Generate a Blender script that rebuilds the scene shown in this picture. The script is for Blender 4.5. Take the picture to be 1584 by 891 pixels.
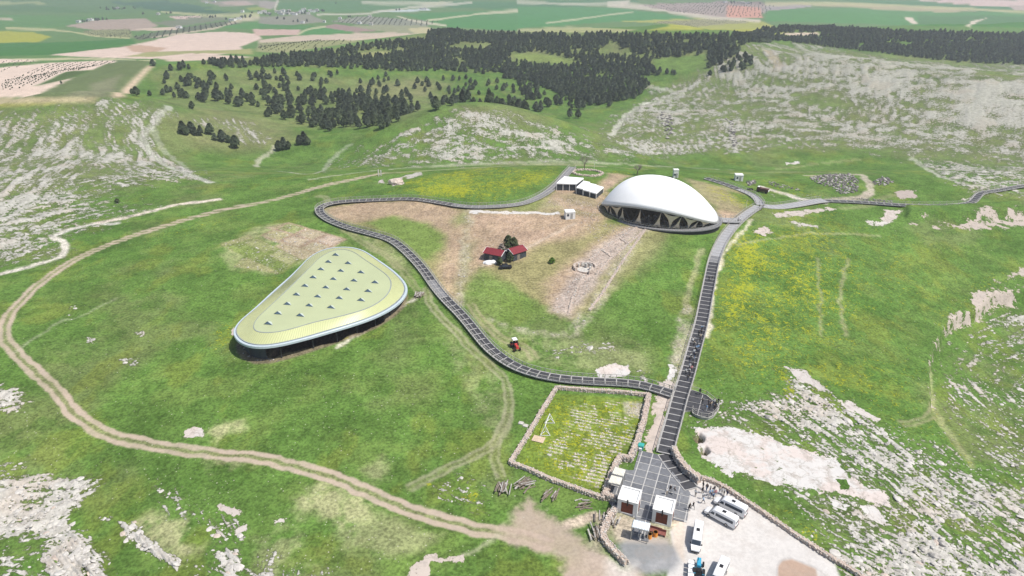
import bpy, bmesh, math, random
import numpy as np
from mathutils import Vector, Matrix

random.seed(7)
rng = np.random.default_rng(7)
scn = bpy.context.scene
col = scn.collection
for o in list(bpy.data.objects):
    bpy.data.objects.remove(o)

# ------------------------------------------------------------------ camera
CAM_H, PITCH, FPX, W0, H0 = 90.0, math.radians(26.0), 1056.0, 1584, 891
cam_d = bpy.data.cameras.new("camera")
cam_d.sensor_width = 36.0
cam_d.lens = 36.0 * FPX / W0
cam_d.clip_start = 1.0
cam_d.clip_end = 30000.0
cam = bpy.data.objects.new("camera", cam_d)
cam.location = (0, 0, CAM_H)
cam.rotation_euler = (math.pi / 2 - PITCH, 0, 0)
col.objects.link(cam)
scn.camera = cam

# ------------------------------------------------------------------ sky, sun, exposure
SUN_DIR = Vector((0.90, -0.42, 0)).normalized()      # horizontal direction towards the sun
SUN_EL = math.radians(60)
world = bpy.data.worlds.new("World")
scn.world = world
world.use_nodes = True
wn = world.node_tree
sky = wn.nodes.new("ShaderNodeTexSky")
sky.sky_type = 'NISHITA'
sky.sun_disc = False
sky.sun_elevation = SUN_EL
sky.sun_rotation = math.atan2(SUN_DIR.x, SUN_DIR.y)
sky.air_density = 1.0
sky.dust_density = 2.0
bg = wn.nodes["Background"]
wn.links.new(sky.outputs[0], bg.inputs[0])
bg.inputs[1].default_value = 0.115
sl = bpy.data.lights.new("sun", 'SUN')
sl.energy = 4.2
sl.angle = math.radians(0.55)
sl.color = (1.0, 0.955, 0.89)
sun = bpy.data.objects.new("sun", sl)
sun.rotation_euler = Vector((SUN_DIR.x * math.cos(SUN_EL), SUN_DIR.y * math.cos(SUN_EL), math.sin(SUN_EL))).to_track_quat('Z', 'Y').to_euler()
col.objects.link(sun)
scn.view_settings.view_transform = 'Standard'
scn.view_settings.look = 'None'
scn.view_settings.exposure = 0.2
scn.view_settings.gamma = 1.0
try:
    scn.cycles.volume_bounces = 0
    scn.cycles.max_bounces = 5
    scn.cycles.volume_step_rate = 4.0
except Exception:
    pass

# ------------------------------------------------------------------ noise and height field
def _hash(ix, iy, s):
    h = (ix.astype(np.int64) * 374761393 + iy.astype(np.int64) * 668265263 + s * 1274126177) & 0x7fffffff
    h = ((h ^ (h >> 13)) * 1103515245) & 0x7fffffff
    h = (h ^ (h >> 16)) & 0xffff
    return h.astype(np.float32) / 65535.0

def vnoise(x, y, s=0):
    fx, fy = np.floor(x), np.floor(y)
    tx, ty = (x - fx).astype(np.float32), (y - fy).astype(np.float32)
    tx = tx * tx * tx * (tx * (tx * 6 - 15) + 10); ty = ty * ty * ty * (ty * (ty * 6 - 15) + 10)
    a, b = _hash(fx, fy, s), _hash(fx + 1, fy, s)
    c, d = _hash(fx, fy + 1, s), _hash(fx + 1, fy + 1, s)
    return (a + (b - a) * tx) * (1 - ty) + (c + (d - c) * tx) * ty

def fbm(x, y, s=0, n=4):
    v = 0; a = 0.5; t = 0
    for i in range(n):
        v = v + a * vnoise(x * 2 ** i + 17.3 * i, y * 2 ** i - 9.1 * i, s + i); t += a; a *= 0.55
    return v / t

def sm(a, b, t):
    t = np.clip((t - a) / (b - a), 0, 1)
    return t * t * (3 - 2 * t)

def pline_dist(x, y, pts):
    best = np.full(np.shape(x), 1e9, dtype=np.float64)
    for (x0, y0), (x1, y1) in zip(pts[:-1], pts[1:]):
        dx, dy = x1 - x0, y1 - y0
        L = dx * dx + dy * dy + 1e-9
        t = np.clip(((x - x0) * dx + (y - y0) * dy) / L, 0, 1)
        d = np.hypot(x - x0 - t * dx, y - y0 - t * dy)
        best = np.minimum(best, d)
    return best

def gs(x, y, cx, cy, sx, sy):
    return np.exp(-((x - cx) / sx) ** 2 - ((y - cy) / sy) ** 2)

RIGHT_RIDGE = [(200, 860), (248, 780), (379, 545), (520, 430), (760, 330)]
FOREST_RIDGE = [(-330, 720), (-140, 960), (120, 1040), (350, 1060), (1000, 1220), (1800, 1300)]
CLIFF = [(108, 118), (110, 140), (122, 152), (140, 170), (165, 182), (260, 200)]

def height(x, y):
    x = np.asarray(x, dtype=np.float64); y = np.asarray(y, dtype=np.float64)
    h = -29 * sm(285, 420, y) - 9 * sm(520, 800, y) - 25 * sm(900, 1800, y)
    h = h + 9 * gs(x, y, 30, 245, 115, 75)
    h = h + 30 * gs(x, y, -28, 455, 85, 58)
    h = h + 37 * gs(x, y, -285, 440, 95, 80)
    h = h + 36 * np.exp(-(pline_dist(x, y, RIGHT_RIDGE) / 125) ** 2)
    h = h + 33 * np.exp(-(pline_dist(x, y, FOREST_RIDGE) / 180) ** 2)
    h = h - 6 * gs(x, y, -100, 75, 45, 45)
    h = h - 15 * gs(x, y, 175, 150, 72, 75)
    und = (vnoise(x / 38, y / 38, 3) - 0.5) * 1.6 + (vnoise(x / 95 + 5, y / 95, 4) - 0.5) * 4
    calm = 1 - gs(x, y, 32, 96, 45, 30)
    und2 = (vnoise(x / 240 + 5, y / 240, 9) - 0.5) * 14 * sm(700, 1400, y)
    return h + und * calm * (0.4 + 0.6 * sm(150, 450, y)) + und2

FW = np.array([0, math.cos(PITCH), -math.sin(PITCH)])
UP = np.array([0, math.sin(PITCH), math.cos(PITCH)])
_TS = 60 * 1.012 ** np.arange(420)

def at(pts, z=None):
    """points of the photograph (1584 x 891) to places on the ground, or on the level z"""
    p = np.asarray(pts, dtype=np.float64).reshape(-1, 2)
    d = FW[None] * FPX + np.array([1., 0, 0])[None] * (p[:, :1] - W0 / 2) - UP[None] * (p[:, 1:] - H0 / 2)
    d /= np.linalg.norm(d, axis=1)[:, None]
    if z is not None:
        t = (np.asarray(z) - CAM_H) / d[:, 2]
        return np.c_[d[:, 0] * t, d[:, 1] * t, np.broadcast_to(z, t.shape)]
    X = d[:, :1] * _TS; Y = d[:, 1:2] * _TS; Z = CAM_H + d[:, 2:] * _TS
    below = Z < height(X, Y)
    i = np.where(below.any(1), below.argmax(1), len(_TS) - 1)
    i = np.maximum(i, 1)
    lo, hi = _TS[i - 1], _TS[i]
    for _ in range(14):
        m = (lo + hi) / 2
        b = CAM_H + d[:, 2] * m < height(d[:, 0] * m, d[:, 1] * m)
        hi = np.where(b, m, hi); lo = np.where(b, lo, m)
    x, y = d[:, 0] * hi, d[:, 1] * hi
    return np.c_[x, y, height(x, y)]

def at1(u, v, z=None):
    r = at([(u, v)], z)[0]
    return Vector((float(r[0]), float(r[1]), float(r[2])))

def gz(x, y):
    return float(height(np.array([x]), np.array([y]))[0])

def dense(pts, close=False, step=14):
    out = []
    seq = list(pts) + ([pts[0]] if close else [])
    for (a, b), (c, d) in zip(seq[:-1], seq[1:]):
        n = max(1, int(math.hypot(c - a, d - b) / step))
        for k in range(n):
            out.append((a + (c - a) * k / n, b + (d - b) * k / n))
    if not close:
        out.append(seq[-1])
    return out

def smooth_line(pts, n=8):
    """Catmull-Rom through the points"""
    P = [np.array(p, float) for p in pts]
    P = [2 * P[0] - P[1]] + P + [2 * P[-1] - P[-2]]
    out = []
    for i in range(1, len(P) - 2):
        for k in range(n):
            t = k / n
            out.append(0.5 * (2 * P[i] + (P[i + 1] - P[i - 1]) * t + (2 * P[i - 1] - 5 * P[i] + 4 * P[i + 1] - P[i + 2]) * t * t
                              + (3 * P[i] - P[i - 1] - 3 * P[i + 1] + P[i + 2]) * t ** 3))
    out.append(P[-2])
    return [tuple(p) for p in out]

def resample(P, step):
    """even spacing along a 2D or 3D polyline"""
    P = np.asarray(P, float)
    s = np.r_[0, np.cumsum(np.linalg.norm(np.diff(P[:, :2], axis=0), axis=1))]
    n = max(2, int(round(s[-1] / step)) + 1)
    q = np.linspace(0, s[-1], n)
    return np.stack([np.interp(q, s, P[:, k]) for k in range(P.shape[1])], 1)

# ------------------------------------------------------------------ helpers for objects
def tag(o, label=None, cat=None, group=None, kind=None):
    if label: o['label'] = label
    if cat: o['category'] = cat
    if group: o['group'] = group
    if kind: o['kind'] = kind
    return o

def empty(name, loc, rz=0.0, label=None, cat=None, group=None):
    o = bpy.data.objects.new(name, None)
    o.empty_display_size = 0.5
    o.location = loc; o.rotation_euler = (0, 0, rz)
    col.objects.link(o)
    return tag(o, label, cat, group)

class MB:
    """collects shapes that become ONE mesh object"""
    def __init__(s): s.v = []; s.f = []; s.m = []
    def add(s, vs, fs, mi=0):
        b = len(s.v); s.v += [tuple(map(float, v)) for v in vs]
        s.f += [tuple(i + b for i in f) for f in fs]; s.m += [mi] * len(fs); return s
    def box(s, c, d, rz=0, mi=0, top=None):
        """box centred on c in x,y with its foot at c.z; top = (scale x, scale y) tapers it"""
        hx, hy = d[0] / 2, d[1] / 2; tx, ty = top or (1, 1)
        ca, sa = math.cos(rz), math.sin(rz); vs = []
        for z, kx, ky in ((0, 1, 1), (d[2], tx, ty)):
            for x, y in ((-hx * kx, -hy * ky), (hx * kx, -hy * ky), (hx * kx, hy * ky), (-hx * kx, hy * ky)):
                vs.append((c[0] + x * ca - y * sa, c[1] + x * sa + y * ca, c[2] + z))
        return s.add(vs, [(3, 2, 1, 0), (4, 5, 6, 7), (0, 1, 5, 4), (1, 2, 6, 5), (2, 3, 7, 6), (3, 0, 4, 7)], mi)
    def bar(s, a, b, w, h, mi=0):
        a, b = Vector(a), Vector(b); d = (b - a)
        if d.length < 1e-6: return s
        d.normalize()
        sd = d.cross(Vector((0, 0, 1)))
        sd = Vector((1, 0, 0)) if sd.length < 1e-4 else sd.normalized()
        up = sd.cross(d).normalized(); vs = []
        for p in (a, b):
            for x, y in ((-1, -1), (1, -1), (1, 1), (-1, 1)):
                vs.append(p + sd * (x * w / 2) + up * (y * h / 2))
        return s.add(vs, [(0, 1, 2, 3), (7, 6, 5, 4), (0, 4, 5, 1), (1, 5, 6, 2), (2, 6, 7, 3), (3, 7, 4, 0)], mi)
    def tube(s, a, b, r0, r1=None, n=8, mi=0, cap=True):
        a, b = Vector(a), Vector(b); r1 = r0 if r1 is None else r1
        d = (b - a).normalized(); t = Vector((0, 0, 1)) if abs(d.z) < .9 else Vector((1, 0, 0))
        e1 = d.cross(t).normalized(); e2 = d.cross(e1); vs = []
        for p, r in ((a, r0), (b, r1)):
            for k in range(n):
                q = 2 * math.pi * k / n; vs.append(p + e1 * (r * math.cos(q)) + e2 * (r * math.sin(q)))
        fs = [(k, (k + 1) % n, n + (k + 1) % n, n + k) for k in range(n)]
        if cap: fs += [tuple(range(n))[::-1], tuple(range(n, 2 * n))]
        return s.add(vs, fs, mi)
    def prism(s, pts, z0, z1, mi=0):
        n = len(pts)
        vs = [(p[0], p[1], z0 if len(p) < 3 else p[2] + z0) for p in pts] + [(p[0], p[1], z1 if len(p) < 3 else p[2] + z1) for p in pts]
        return s.add(vs, [tuple(range(n))[::-1], tuple(range(n, 2 * n))] + [(k, (k + 1) % n, n + (k + 1) % n, n + k) for k in range(n)], mi)
    def ball(s, c, r, n=8, k=5, mi=0, jit=0):
        vs = []; fs = []
        r = (r, r, r) if not hasattr(r, '__len__') else r
        for i in range(k + 1):
            t = math.pi * i / k
            for j in range(n):
                q = 2 * math.pi * j / n; f = 1 + random.uniform(-jit, jit)
                vs.append((c[0] + r[0] * math.sin(t) * math.cos(q) * f, c[1] + r[1] * math.sin(t) * math.sin(q) * f, c[2] + r[2] * math.cos(t) * f))
        for i in range(k):
            for j in range(n):
                a, b = i * n + j, i * n + (j + 1) % n
                fs.append((a, a + n, b + n, b))
        return s.add(vs, fs, mi)
    def mesh(s, name, mats, smooth=False):
        me = bpy.data.meshes.new(name)
        me.from_pydata(s.v, [], s.f)
        for m in (mats if isinstance(mats, (list, tuple)) else [mats]): me.materials.append(m)
        if any(s.m): me.polygons.foreach_set('material_index', s.m)
        if smooth: me.polygons.foreach_set('use_smooth', [True] * len(me.polygons))
        me.validate(); me.update()
        return me
    def build(s, name, mats, parent=None, loc=(0, 0, 0), rz=0, smooth=False):
        o = bpy.data.objects.new(name, s.mesh(name, mats, smooth))
        o.location = loc; o.rotation_euler = (0, 0, rz); o.parent = parent
        col.objects.link(o)
        return o

def bevel(o, w=0.05, seg=2):
    b = o.modifiers.new('bevel', 'BEVEL'); b.width = w; b.segments = seg; b.limit_method = 'ANGLE'
    return o

def copy_tree(o, parent=None, loc=None, rz=None, scale=None, label=None, group=None):
    c = o.copy(); col.objects.link(c)
    if parent is not None: c.parent = parent
    if loc is not None: c.location = loc
    if rz is not None: c.rotation_euler = (0, 0, rz)
    if scale is not None: c.scale = (scale,) * 3 if not hasattr(scale, '__len__') else scale
    if label: c['label'] = label
    if group: c['group'] = group
    for ch in list(o.children): copy_tree(ch, c)
    return c

def mat(name, c, rough=0.8, var=0.25, scale=1.5, metal=0.0, bump=0.0, bscale=6.0, spec=0.3, c2=None, det=4):
    m = bpy.data.materials.new(name); m.use_nodes = True
    nt = m.node_tree; N = nt.nodes; L = nt.links
    b = N['Principled BSDF']
    b.inputs['Roughness'].default_value = rough; b.inputs['Metallic'].default_value = metal
    b.inputs['Specular IOR Level'].default_value = spec
    tc = N.new('ShaderNodeTexCoord')
    n = N.new('ShaderNodeTexNoise'); n.inputs['Scale'].default_value = scale; n.inputs['Detail'].default_value = det
    L.new(tc.outputs['Object'], n.inputs['Vector'])
    r = N.new('ShaderNodeValToRGB')
    lo = tuple(x * (1 - var) for x in c); hi = c2 if c2 else tuple(min(1, x * (1 + var)) for x in c)
    r.color_ramp.elements[0].position = 0.3; r.color_ramp.elements[1].position = 0.7
    r.color_ramp.elements[0].color = (*lo, 1); r.color_ramp.elements[1].color = (*hi, 1)
    L.new(n.outputs['Fac'], r.inputs['Fac']); L.new(r.outputs['Color'], b.inputs['Base Color'])
    if bump:
        n2 = N.new('ShaderNodeTexNoise'); n2.inputs['Scale'].default_value = bscale; n2.inputs['Detail'].default_value = 3
        L.new(tc.outputs['Object'], n2.inputs['Vector'])
        bp = N.new('ShaderNodeBump'); bp.inputs['Strength'].default_value = bump; bp.inputs['Distance'].default_value = 0.1
        L.new(n2.outputs['Fac'], bp.inputs['Height']); L.new(bp.outputs['Normal'], b.inputs['Normal'])
    return m
# ------------------------------------------------------------------ the ground: one sheet out to the horizon
def lin(r, g, b):
    f = lambda c: (c / 255 / 12.92) if c < 10 else ((c / 255 + 0.055) / 1.055) ** 2.4
    return np.array([f(r), f(g), f(b)], dtype=np.float32)

NA, NR = 1080, 740
az = np.radians(np.r_[np.linspace(-72, -47.5, 40), np.linspace(-47, 47, 1010), np.linspace(47.5, 72, 40)]); NA = len(az)
# ring spacing follows the height of the viewpoint above ground so near and far ground are equally fine
dep = np.radians(np.r_[np.linspace(62, 7, 620), np.linspace(6.95, 1.5, 135)])
rr = 90.0 / np.tan(dep)
rr = np.r_[10, 25, rr, np.geomspace(rr[-1] * 1.05, 9000, 9)]
NR = len(rr)
GX = (rr[:, None] * np.sin(az)[None]).ravel()
GY = (rr[:, None] * np.cos(az)[None]).ravel()
GR = np.hypot(GX, GY)
GZ = height(GX, GY)
amp = 0.5 + 0.004 * GR
fq = 1 / (2.5 + 0.02 * GR)
q = np.exp(np.round(np.log(GR) * 2) / 2)                     # warp scale steps up with distance
WX = GX + (fbm(GX / (1.2 + .012 * q), GY / (1.2 + .012 * q), 11, 3) - .5) * 2 * amp
WY = GY + (fbm(GX / (1.2 + .012 * q), GY / (1.2 + .012 * q), 21, 3) - .5) * 2 * amp

def seg_dist(x, y, P, closed):
    P = np.asarray(P)[:, :2]
    Q = np.roll(P, -1, 0) if closed else P[1:]
    A = P if closed else P[:-1]
    best = np.full(x.shape, 1e18); ins = np.zeros(x.shape, bool)
    for (x0, y0), (x1, y1) in zip(A, Q):
        dx, dy = x1 - x0, y1 - y0
        t = np.clip(((x - x0) * dx + (y - y0) * dy) / (dx * dx + dy * dy + 1e-9), 0, 1)
        best = np.minimum(best, (x - x0 - t * dx) ** 2 + (y - y0 - t * dy) ** 2)
        if closed:
            c = ((y0 > y) != (y1 > y)) & (x < dx * (y - y0) / (dy + 1e-12) + x0)
            ins ^= c
    return np.sqrt(best), ins

def beyond(px):
    """covers that leave the photograph go on outside it"""
    return [(u + 220 if u >= 1580 else u - 220 if u <= 0 else u, v + 90 if v >= 890 else v) for u, v in px]

def area(px, f=1.0, warp=1.0):
    """soft mask of an area traced on the ground; f = feather in metres"""
    W = at(dense(beyond(px), True, 16))
    x, y = GX + (WX - GX) * warp, GY + (WY - GY) * warp
    m = np.zeros(GX.shape, np.float32)
    k = f * 2 + 1
    s = np.where((x > W[:, 0].min() - k) & (x < W[:, 0].max() + k) & (y > W[:, 1].min() - k) & (y < W[:, 1].max() + k))[0]
    if len(s):
        d, i = seg_dist(x[s], y[s], W, True)
        m[s] = sm(-f, f, np.where(i, d, -d))
    return m

def line(px, w, f=0.5, warp=0.35, off=0.0, smooth=True):
    """soft mask of a line on the ground, half width w metres (or one per end); off = sideways shift"""
    pts = smooth_line(px, 6) if smooth else dense(px, False, 10)
    W = at(pts)[:, :2]
    if off:
        T = np.gradient(W, axis=0); T /= np.linalg.norm(T, axis=1)[:, None] + 1e-9
        W = W + np.c_[-T[:, 1], T[:, 0]] * off
    x, y = GX + (WX - GX) * warp, GY + (WY - GY) * warp
    m = np.zeros(GX.shape, np.float32)
    k = w + f + 1
    s = np.where((x > W[:, 0].min() - k) & (x < W[:, 0].max() + k) & (y > W[:, 1].min() - k) & (y < W[:, 1].max() + k))[0]
    if len(s):
        d, _ = seg_dist(x[s], y[s], W, False)
        we = np.maximum(w, GR[s] ** 2 / 90 * .00145 * .55)          # never thinner than the mesh can carry
        m[s] = (1 - sm(we - f, we + f, d)) * np.sqrt(w / we)
    return m

GU, GV = np.degrees(np.arctan2(GX, GY)) * 12.0, np.degrees(np.arctan2(90.0, GR)) * 12.0
def far_line(px, w):
    """a far road: as wide across the view as w twelfths of a degree, so it never breaks up"""
    W = at(dense(smooth_line(px, 4), False, 6))
    P = np.c_[np.degrees(np.arctan2(W[:, 0], W[:, 1])) * 12.0, np.degrees(np.arctan2(90.0, np.hypot(W[:, 0], W[:, 1]))) * 12.0]
    m = np.zeros(GX.shape, np.float32); k = w + 2
    s = np.where((GU > P[:, 0].min() - k) & (GU < P[:, 0].max() + k) & (GV > P[:, 1].min() - k) & (GV < P[:, 1].max() + k))[0]
    if len(s):
        d, _ = seg_dist(GU[s], GV[s], P, False); m[s] = 1 - sm(w * .5, w * 1.3, d)
    return m

def near(px, w, f): return line(px, w, f, 1.0)

def mixc(C, c, m):
    return C + (np.asarray(c, np.float32)[None] - C) * np.clip(m, 0, 1)[:, None]

# --- colours of the ground covers (albedo)
GRASS = np.array([0.094, 0.170, 0.035], np.float32)
GRASS_D = np.array([0.069, 0.139, 0.025], np.float32)
GRASS_L = np.array([0.134, 0.198, 0.047], np.float32)
OLIVE = np.array([0.165, 0.175, 0.075], np.float32)
DRY = np.array([0.260, 0.230, 0.110], np.float32)
STRAW = np.array([0.320, 0.325, 0.165], np.float32)
SOIL = np.array([0.385, 0.278, 0.195], np.float32)
TRACK = np.array([0.435, 0.355, 0.272], np.float32)
PALE = np.array([0.560, 0.510, 0.450], np.float32)
PINK = np.array([0.500, 0.410, 0.350], np.float32)
YEL = np.array([0.420, 0.390, 0.020], np.float32)

n_big = fbm(GX / 45, GY / 45, 31, 4)
n_mid = fbm(GX / 11, GY / 11, 41, 4)
n_sml = fbm(GX / 2.2, GY / 2.2, 51, 3)
C = mixc(np.repeat(GRASS[None], len(GX), 0), GRASS_D, sm(.5, .72, n_big) * .8)
C = mixc(C, GRASS_L, sm(.52, .75, n_mid) * .65)
C = mixc(C, OLIVE, sm(.56, .74, fbm(GX / 26, GY / 26, 61, 4)) * .42)
C = mixc(C, np.array([.155, .19, .035]), sm(.56, .72, fbm(GX / 9, GY / 14, 65, 4)) * .5)
C = mixc(C, GRASS_D * .9, sm(.56, .68, fbm(GX / 6, GY / 6, 67, 4)) * .5)
rock = np.zeros(len(GX), np.float32)       # how much limestone shows
rang = np.zeros(len(GX), np.float32)       # direction its bands run
flow = np.zeros(len(GX), np.float32)       # yellow flowers
speck = np.full(len(GX), 0.05, np.float32) # small white stones and daisies
grit = np.zeros(len(GX), np.float32)       # rubble grain
slab = np.zeros(len(GX), np.float32)       # bare flat bedrock
flat = np.zeros(len(GX), np.float32)       # smooth made ground

# --- dry grass and olive slopes
for px, k in [
    ([(235, 110), (420, 105), (640, 130), (700, 150), (640, 190), (500, 200), (330, 180), (260, 160)], .5),
    ([(560, 130), (640, 118), (700, 130), (660, 150), (560, 160)], .9),
    ([(250, 175), (330, 170), (430, 190), (470, 215), (380, 240), (270, 230)], .75),
    ([(700, 165), (780, 160), (860, 185), (820, 200), (720, 190)], .6),
    ([(1060, 120), (1150, 70), (1584, 108), (1584, 290), (1300, 230), (1000, 240), (900, 215)], .45),
    ([(0, 200), (60, 165), (250, 155), (300, 270), (0, 330)], .45),
    ([(330, 100), (1130, 100), (1150, 60), (700, 40), (300, 90)], .6)]:
    C = mixc(C, OLIVE * 1.05, area(px, 14) * k * (.55 + .9 * n_mid))
for px, k in [
    ([(55, 725), (160, 745), (180, 720), (240, 790), (320, 850), (250, 860), (190, 810), (120, 800)], .0),
    ([(205, 810), (235, 790), (270, 805), (300, 800), (290, 830), (325, 845), (280, 870), (250, 850), (200, 830)], .75),
    ([(455, 775), (500, 745), (540, 760), (580, 775), (570, 800), (510, 812), (480, 790), (462, 800)], .75),
    ([(510, 800), (580, 790), (680, 830), (660, 850), (600, 860), (530, 850)], .5),
    ([(310, 672), (330, 660), (355, 655), (378, 650), (380, 660), (350, 675), (335, 688), (325, 680)], .8),
    ([(320, 708), (370, 708), (400, 715), (380, 722), (335, 728)], .6),
    ([(400, 835), (440, 815), (480, 830), (520, 891), (400, 891)], .4),
    ([(560, 725), (590, 705), (600, 740), (570, 752)], .5),
    ([(335, 375), (352, 368), (420, 345), (540, 370), (500, 395), (420, 425), (360, 415), (340, 385)], .55),
    ([(530, 355), (600, 370), (640, 420), (610, 415), (560, 375)], .5),
    ([(690, 520), (760, 570), (790, 640), (775, 690), (750, 660), (700, 560)], .3),
    ([(745, 500), (800, 515), (870, 520), (1000, 550), (1010, 575), (850, 570), (790, 550)], .35),
    ([(720, 410), (760, 420), (800, 460), (760, 500), (725, 480)], .35),
    ([(1040, 570), (1075, 590), (1070, 610), (1050, 600)], .5)]:
    if k: C = mixc(C, STRAW, area(px, 1.8, 1.5) * min(1, k * 1.25) * sm(.30, .56, n_mid * .6 + n_sml * .4))

# --- test squares of stony ground above the triangular roof
for px, k in [
    ([(412, 352), (447, 344), (536, 370), (500, 392), (482, 385), (430, 360)], 1),
    ([(420, 350), (445, 345), (470, 352), (440, 364)], .5),
    ([(410, 362), (435, 365), (470, 376), (440, 380), (408, 368)], .8),
    ([(415, 384), (440, 376), (492, 392), (468, 402), (440, 398)], .8),
    ([(340, 378), (385, 362), (400, 375), (360, 390)], .6),
    ([(372, 400), (420, 392), (450, 412), (430, 424), (362, 412)], .55)]:
    m = area(px, .55, .18)
    C = mixc(C, np.array([.36, .30, .19]) if k > .7 else np.array([.27, .26, .12]), m * (.60 + .38 * k) * (.8 + .35 * n_sml)); speck = np.maximum(speck, m * .42); grit = np.maximum(grit, m * .7 * k)

def plots(TL, TR, BR, BL, nu, nv, fills, edge):
    q = lambda u, v: tuple((TL[k] * (1 - u) + TR[k] * u) * (1 - v) + (BL[k] * (1 - u) + BR[k] * u) * v for k in (0, 1))
    global C, speck, grit
    C = mixc(C, edge, area([TL, TR, BR, BL], .5, .2) * .85)
    for a in range(nu):
        for b_ in range(nv):
            e = .09
            m = area([q((a + e) / nu, (b_ + e) / nv), q((a + 1 - e) / nu, (b_ + e) / nv), q((a + 1 - e) / nu, (b_ + 1 - e) / nv), q((a + e) / nu, (b_ + 1 - e) / nv)], .4, .2)
            c = fills[(a * nv + b_) % len(fills)]; C = mixc(C, c, m * .9 * (.8 + .35 * n_sml)); speck = np.maximum(speck, m * .4)
plots((447, 344), (537, 370), (492, 393), (402, 364), 3, 2, [np.array([.22, .26, .09]), np.array([.33, .31, .16]), np.array([.36, .31, .20]), np.array([.38, .32, .22]), np.array([.42, .34, .26]), np.array([.36, .32, .20])], np.array([.30, .215, .15]))
plots((398, 367), (466, 402), (436, 424), (345, 381), 2, 2, [np.array([.26, .27, .12]), np.array([.17, .22, .06]), np.array([.30, .30, .15]), np.array([.13, .18, .045])], np.array([.15, .19, .05]))

# --- mound top: bare soil, dry grass, rubble
HALO = [(497, 322), (560, 312), (640, 309), (700, 318), (760, 322), (820, 315), (850, 300), (872, 282), (935, 290), (945, 345),
        (1035, 352), (1015, 385), (965, 430), (920, 475), (885, 495), (835, 472), (775, 437), (735, 425), (705, 472), (690, 460),
        (655, 410), (600, 362), (545, 348), (505, 338)]
m = area(HALO, 2.5); dry_all = m.copy()
C = mixc(C, DRY * .95, m * .92)
soil = np.maximum.reduce([
    area([(498, 324), (560, 313), (640, 310), (700, 319), (715, 335), (725, 350), (715, 420), (700, 468), (675, 440), (690, 385), (680, 360), (610, 333), (545, 345), (510, 338)], 3) * .8,
    area([(725, 328), (870, 330), (935, 335), (900, 365), (830, 378), (800, 400), (745, 412), (712, 440), (718, 380)], 4) * .95,
    area([(845, 305), (872, 288), (935, 302), (932, 332), (885, 325), (830, 326)], 2) * .9,
    area([(925, 285), (945, 268), (975, 272), (960, 280), (935, 300)], 2) * .95,
    area([(840, 440), (890, 400), (960, 350), (990, 348), (945, 400), (905, 450), (885, 490), (850, 480)], 3) * .9])
C = mixc(C, SOIL, soil * (.7 + .5 * n_mid)); grit = np.maximum(grit, soil * .55)
m = area([(880, 432), (900, 400), (975, 348), (1000, 352), (950, 400), (915, 448), (880, 492), (850, 478)], 2)
C = mixc(C, np.array([.38, .32, .28]), m * .8); grit = np.maximum(grit, m); speck = np.maximum(speck, m * .45)
for px, w in [([(1000, 352), (965, 400), (930, 455), (885, 515)], 2.0), ([(885, 515), (850, 517), (800, 510), (765, 496)], 1.0),
              ([(724, 325), (722, 360), (716, 420), (708, 470)], 1.6), ([(1090, 470), (1070, 520), (1050, 565), (1042, 590)], 1.6),
              ([(1065, 475), (1057, 510), (1045, 560)], 1.3)]:
    m = line(px, w, 1.2, 1.0); m = m * sm(.3, .6, n_mid * .6 + n_sml * .4); C = mixc(C, np.array([.42, .38, .28]), m * .6); grit = np.maximum(grit, m * .9); speck = np.maximum(speck, m * .5)
C = mixc(C, TRACK, line([(745, 412), (790, 395), (860, 360), (890, 345)], .7, .5) * .7)
C = mixc(C, TRACK * .9, line([(880, 420), (930, 380), (985, 345)], .6, .5) * .5)
m = area([(565, 345), (610, 334), (660, 345), (685, 362), (688, 380), (668, 400), (650, 402), (600, 362)], 2.5)
C = mixc(C, GRASS_L * 1.05, m * .95); grit *= 1 - m
for px, k in [([(725, 430), (745, 415), (790, 440), (840, 475), (850, 490), (790, 500), (725, 480)], .75),
              ([(700, 335), (720, 330), (722, 345), (705, 350)], .6), ([(722, 380), (735, 372), (730, 410), (712, 440)], .4),
              ([(860, 300), (925, 300), (925, 320), (880, 318)], .25), ([(780, 318), (850, 305), (870, 322), (800, 330)], .45)]:
    C = mixc(C, GRASS_L, area(px, 3) * k)
C = mixc(C, OLIVE * 1.4, area([(1000, 360), (1040, 355), (1020, 400), (960, 440), (930, 450)], 4) * .6)
# slope right of the big shelter
for px, k in [([(1060, 275), (1120, 290), (1160, 330), (1120, 345), (1110, 325), (1080, 300)], .55), ([(1110, 325), (1140, 330), (1128, 342), (1112, 340)], .9),
              ([(1120, 285), (1145, 292), (1150, 300), (1125, 296)], .5)]:
    C = mixc(C, SOIL, area(px, 2.5) * k)

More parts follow.
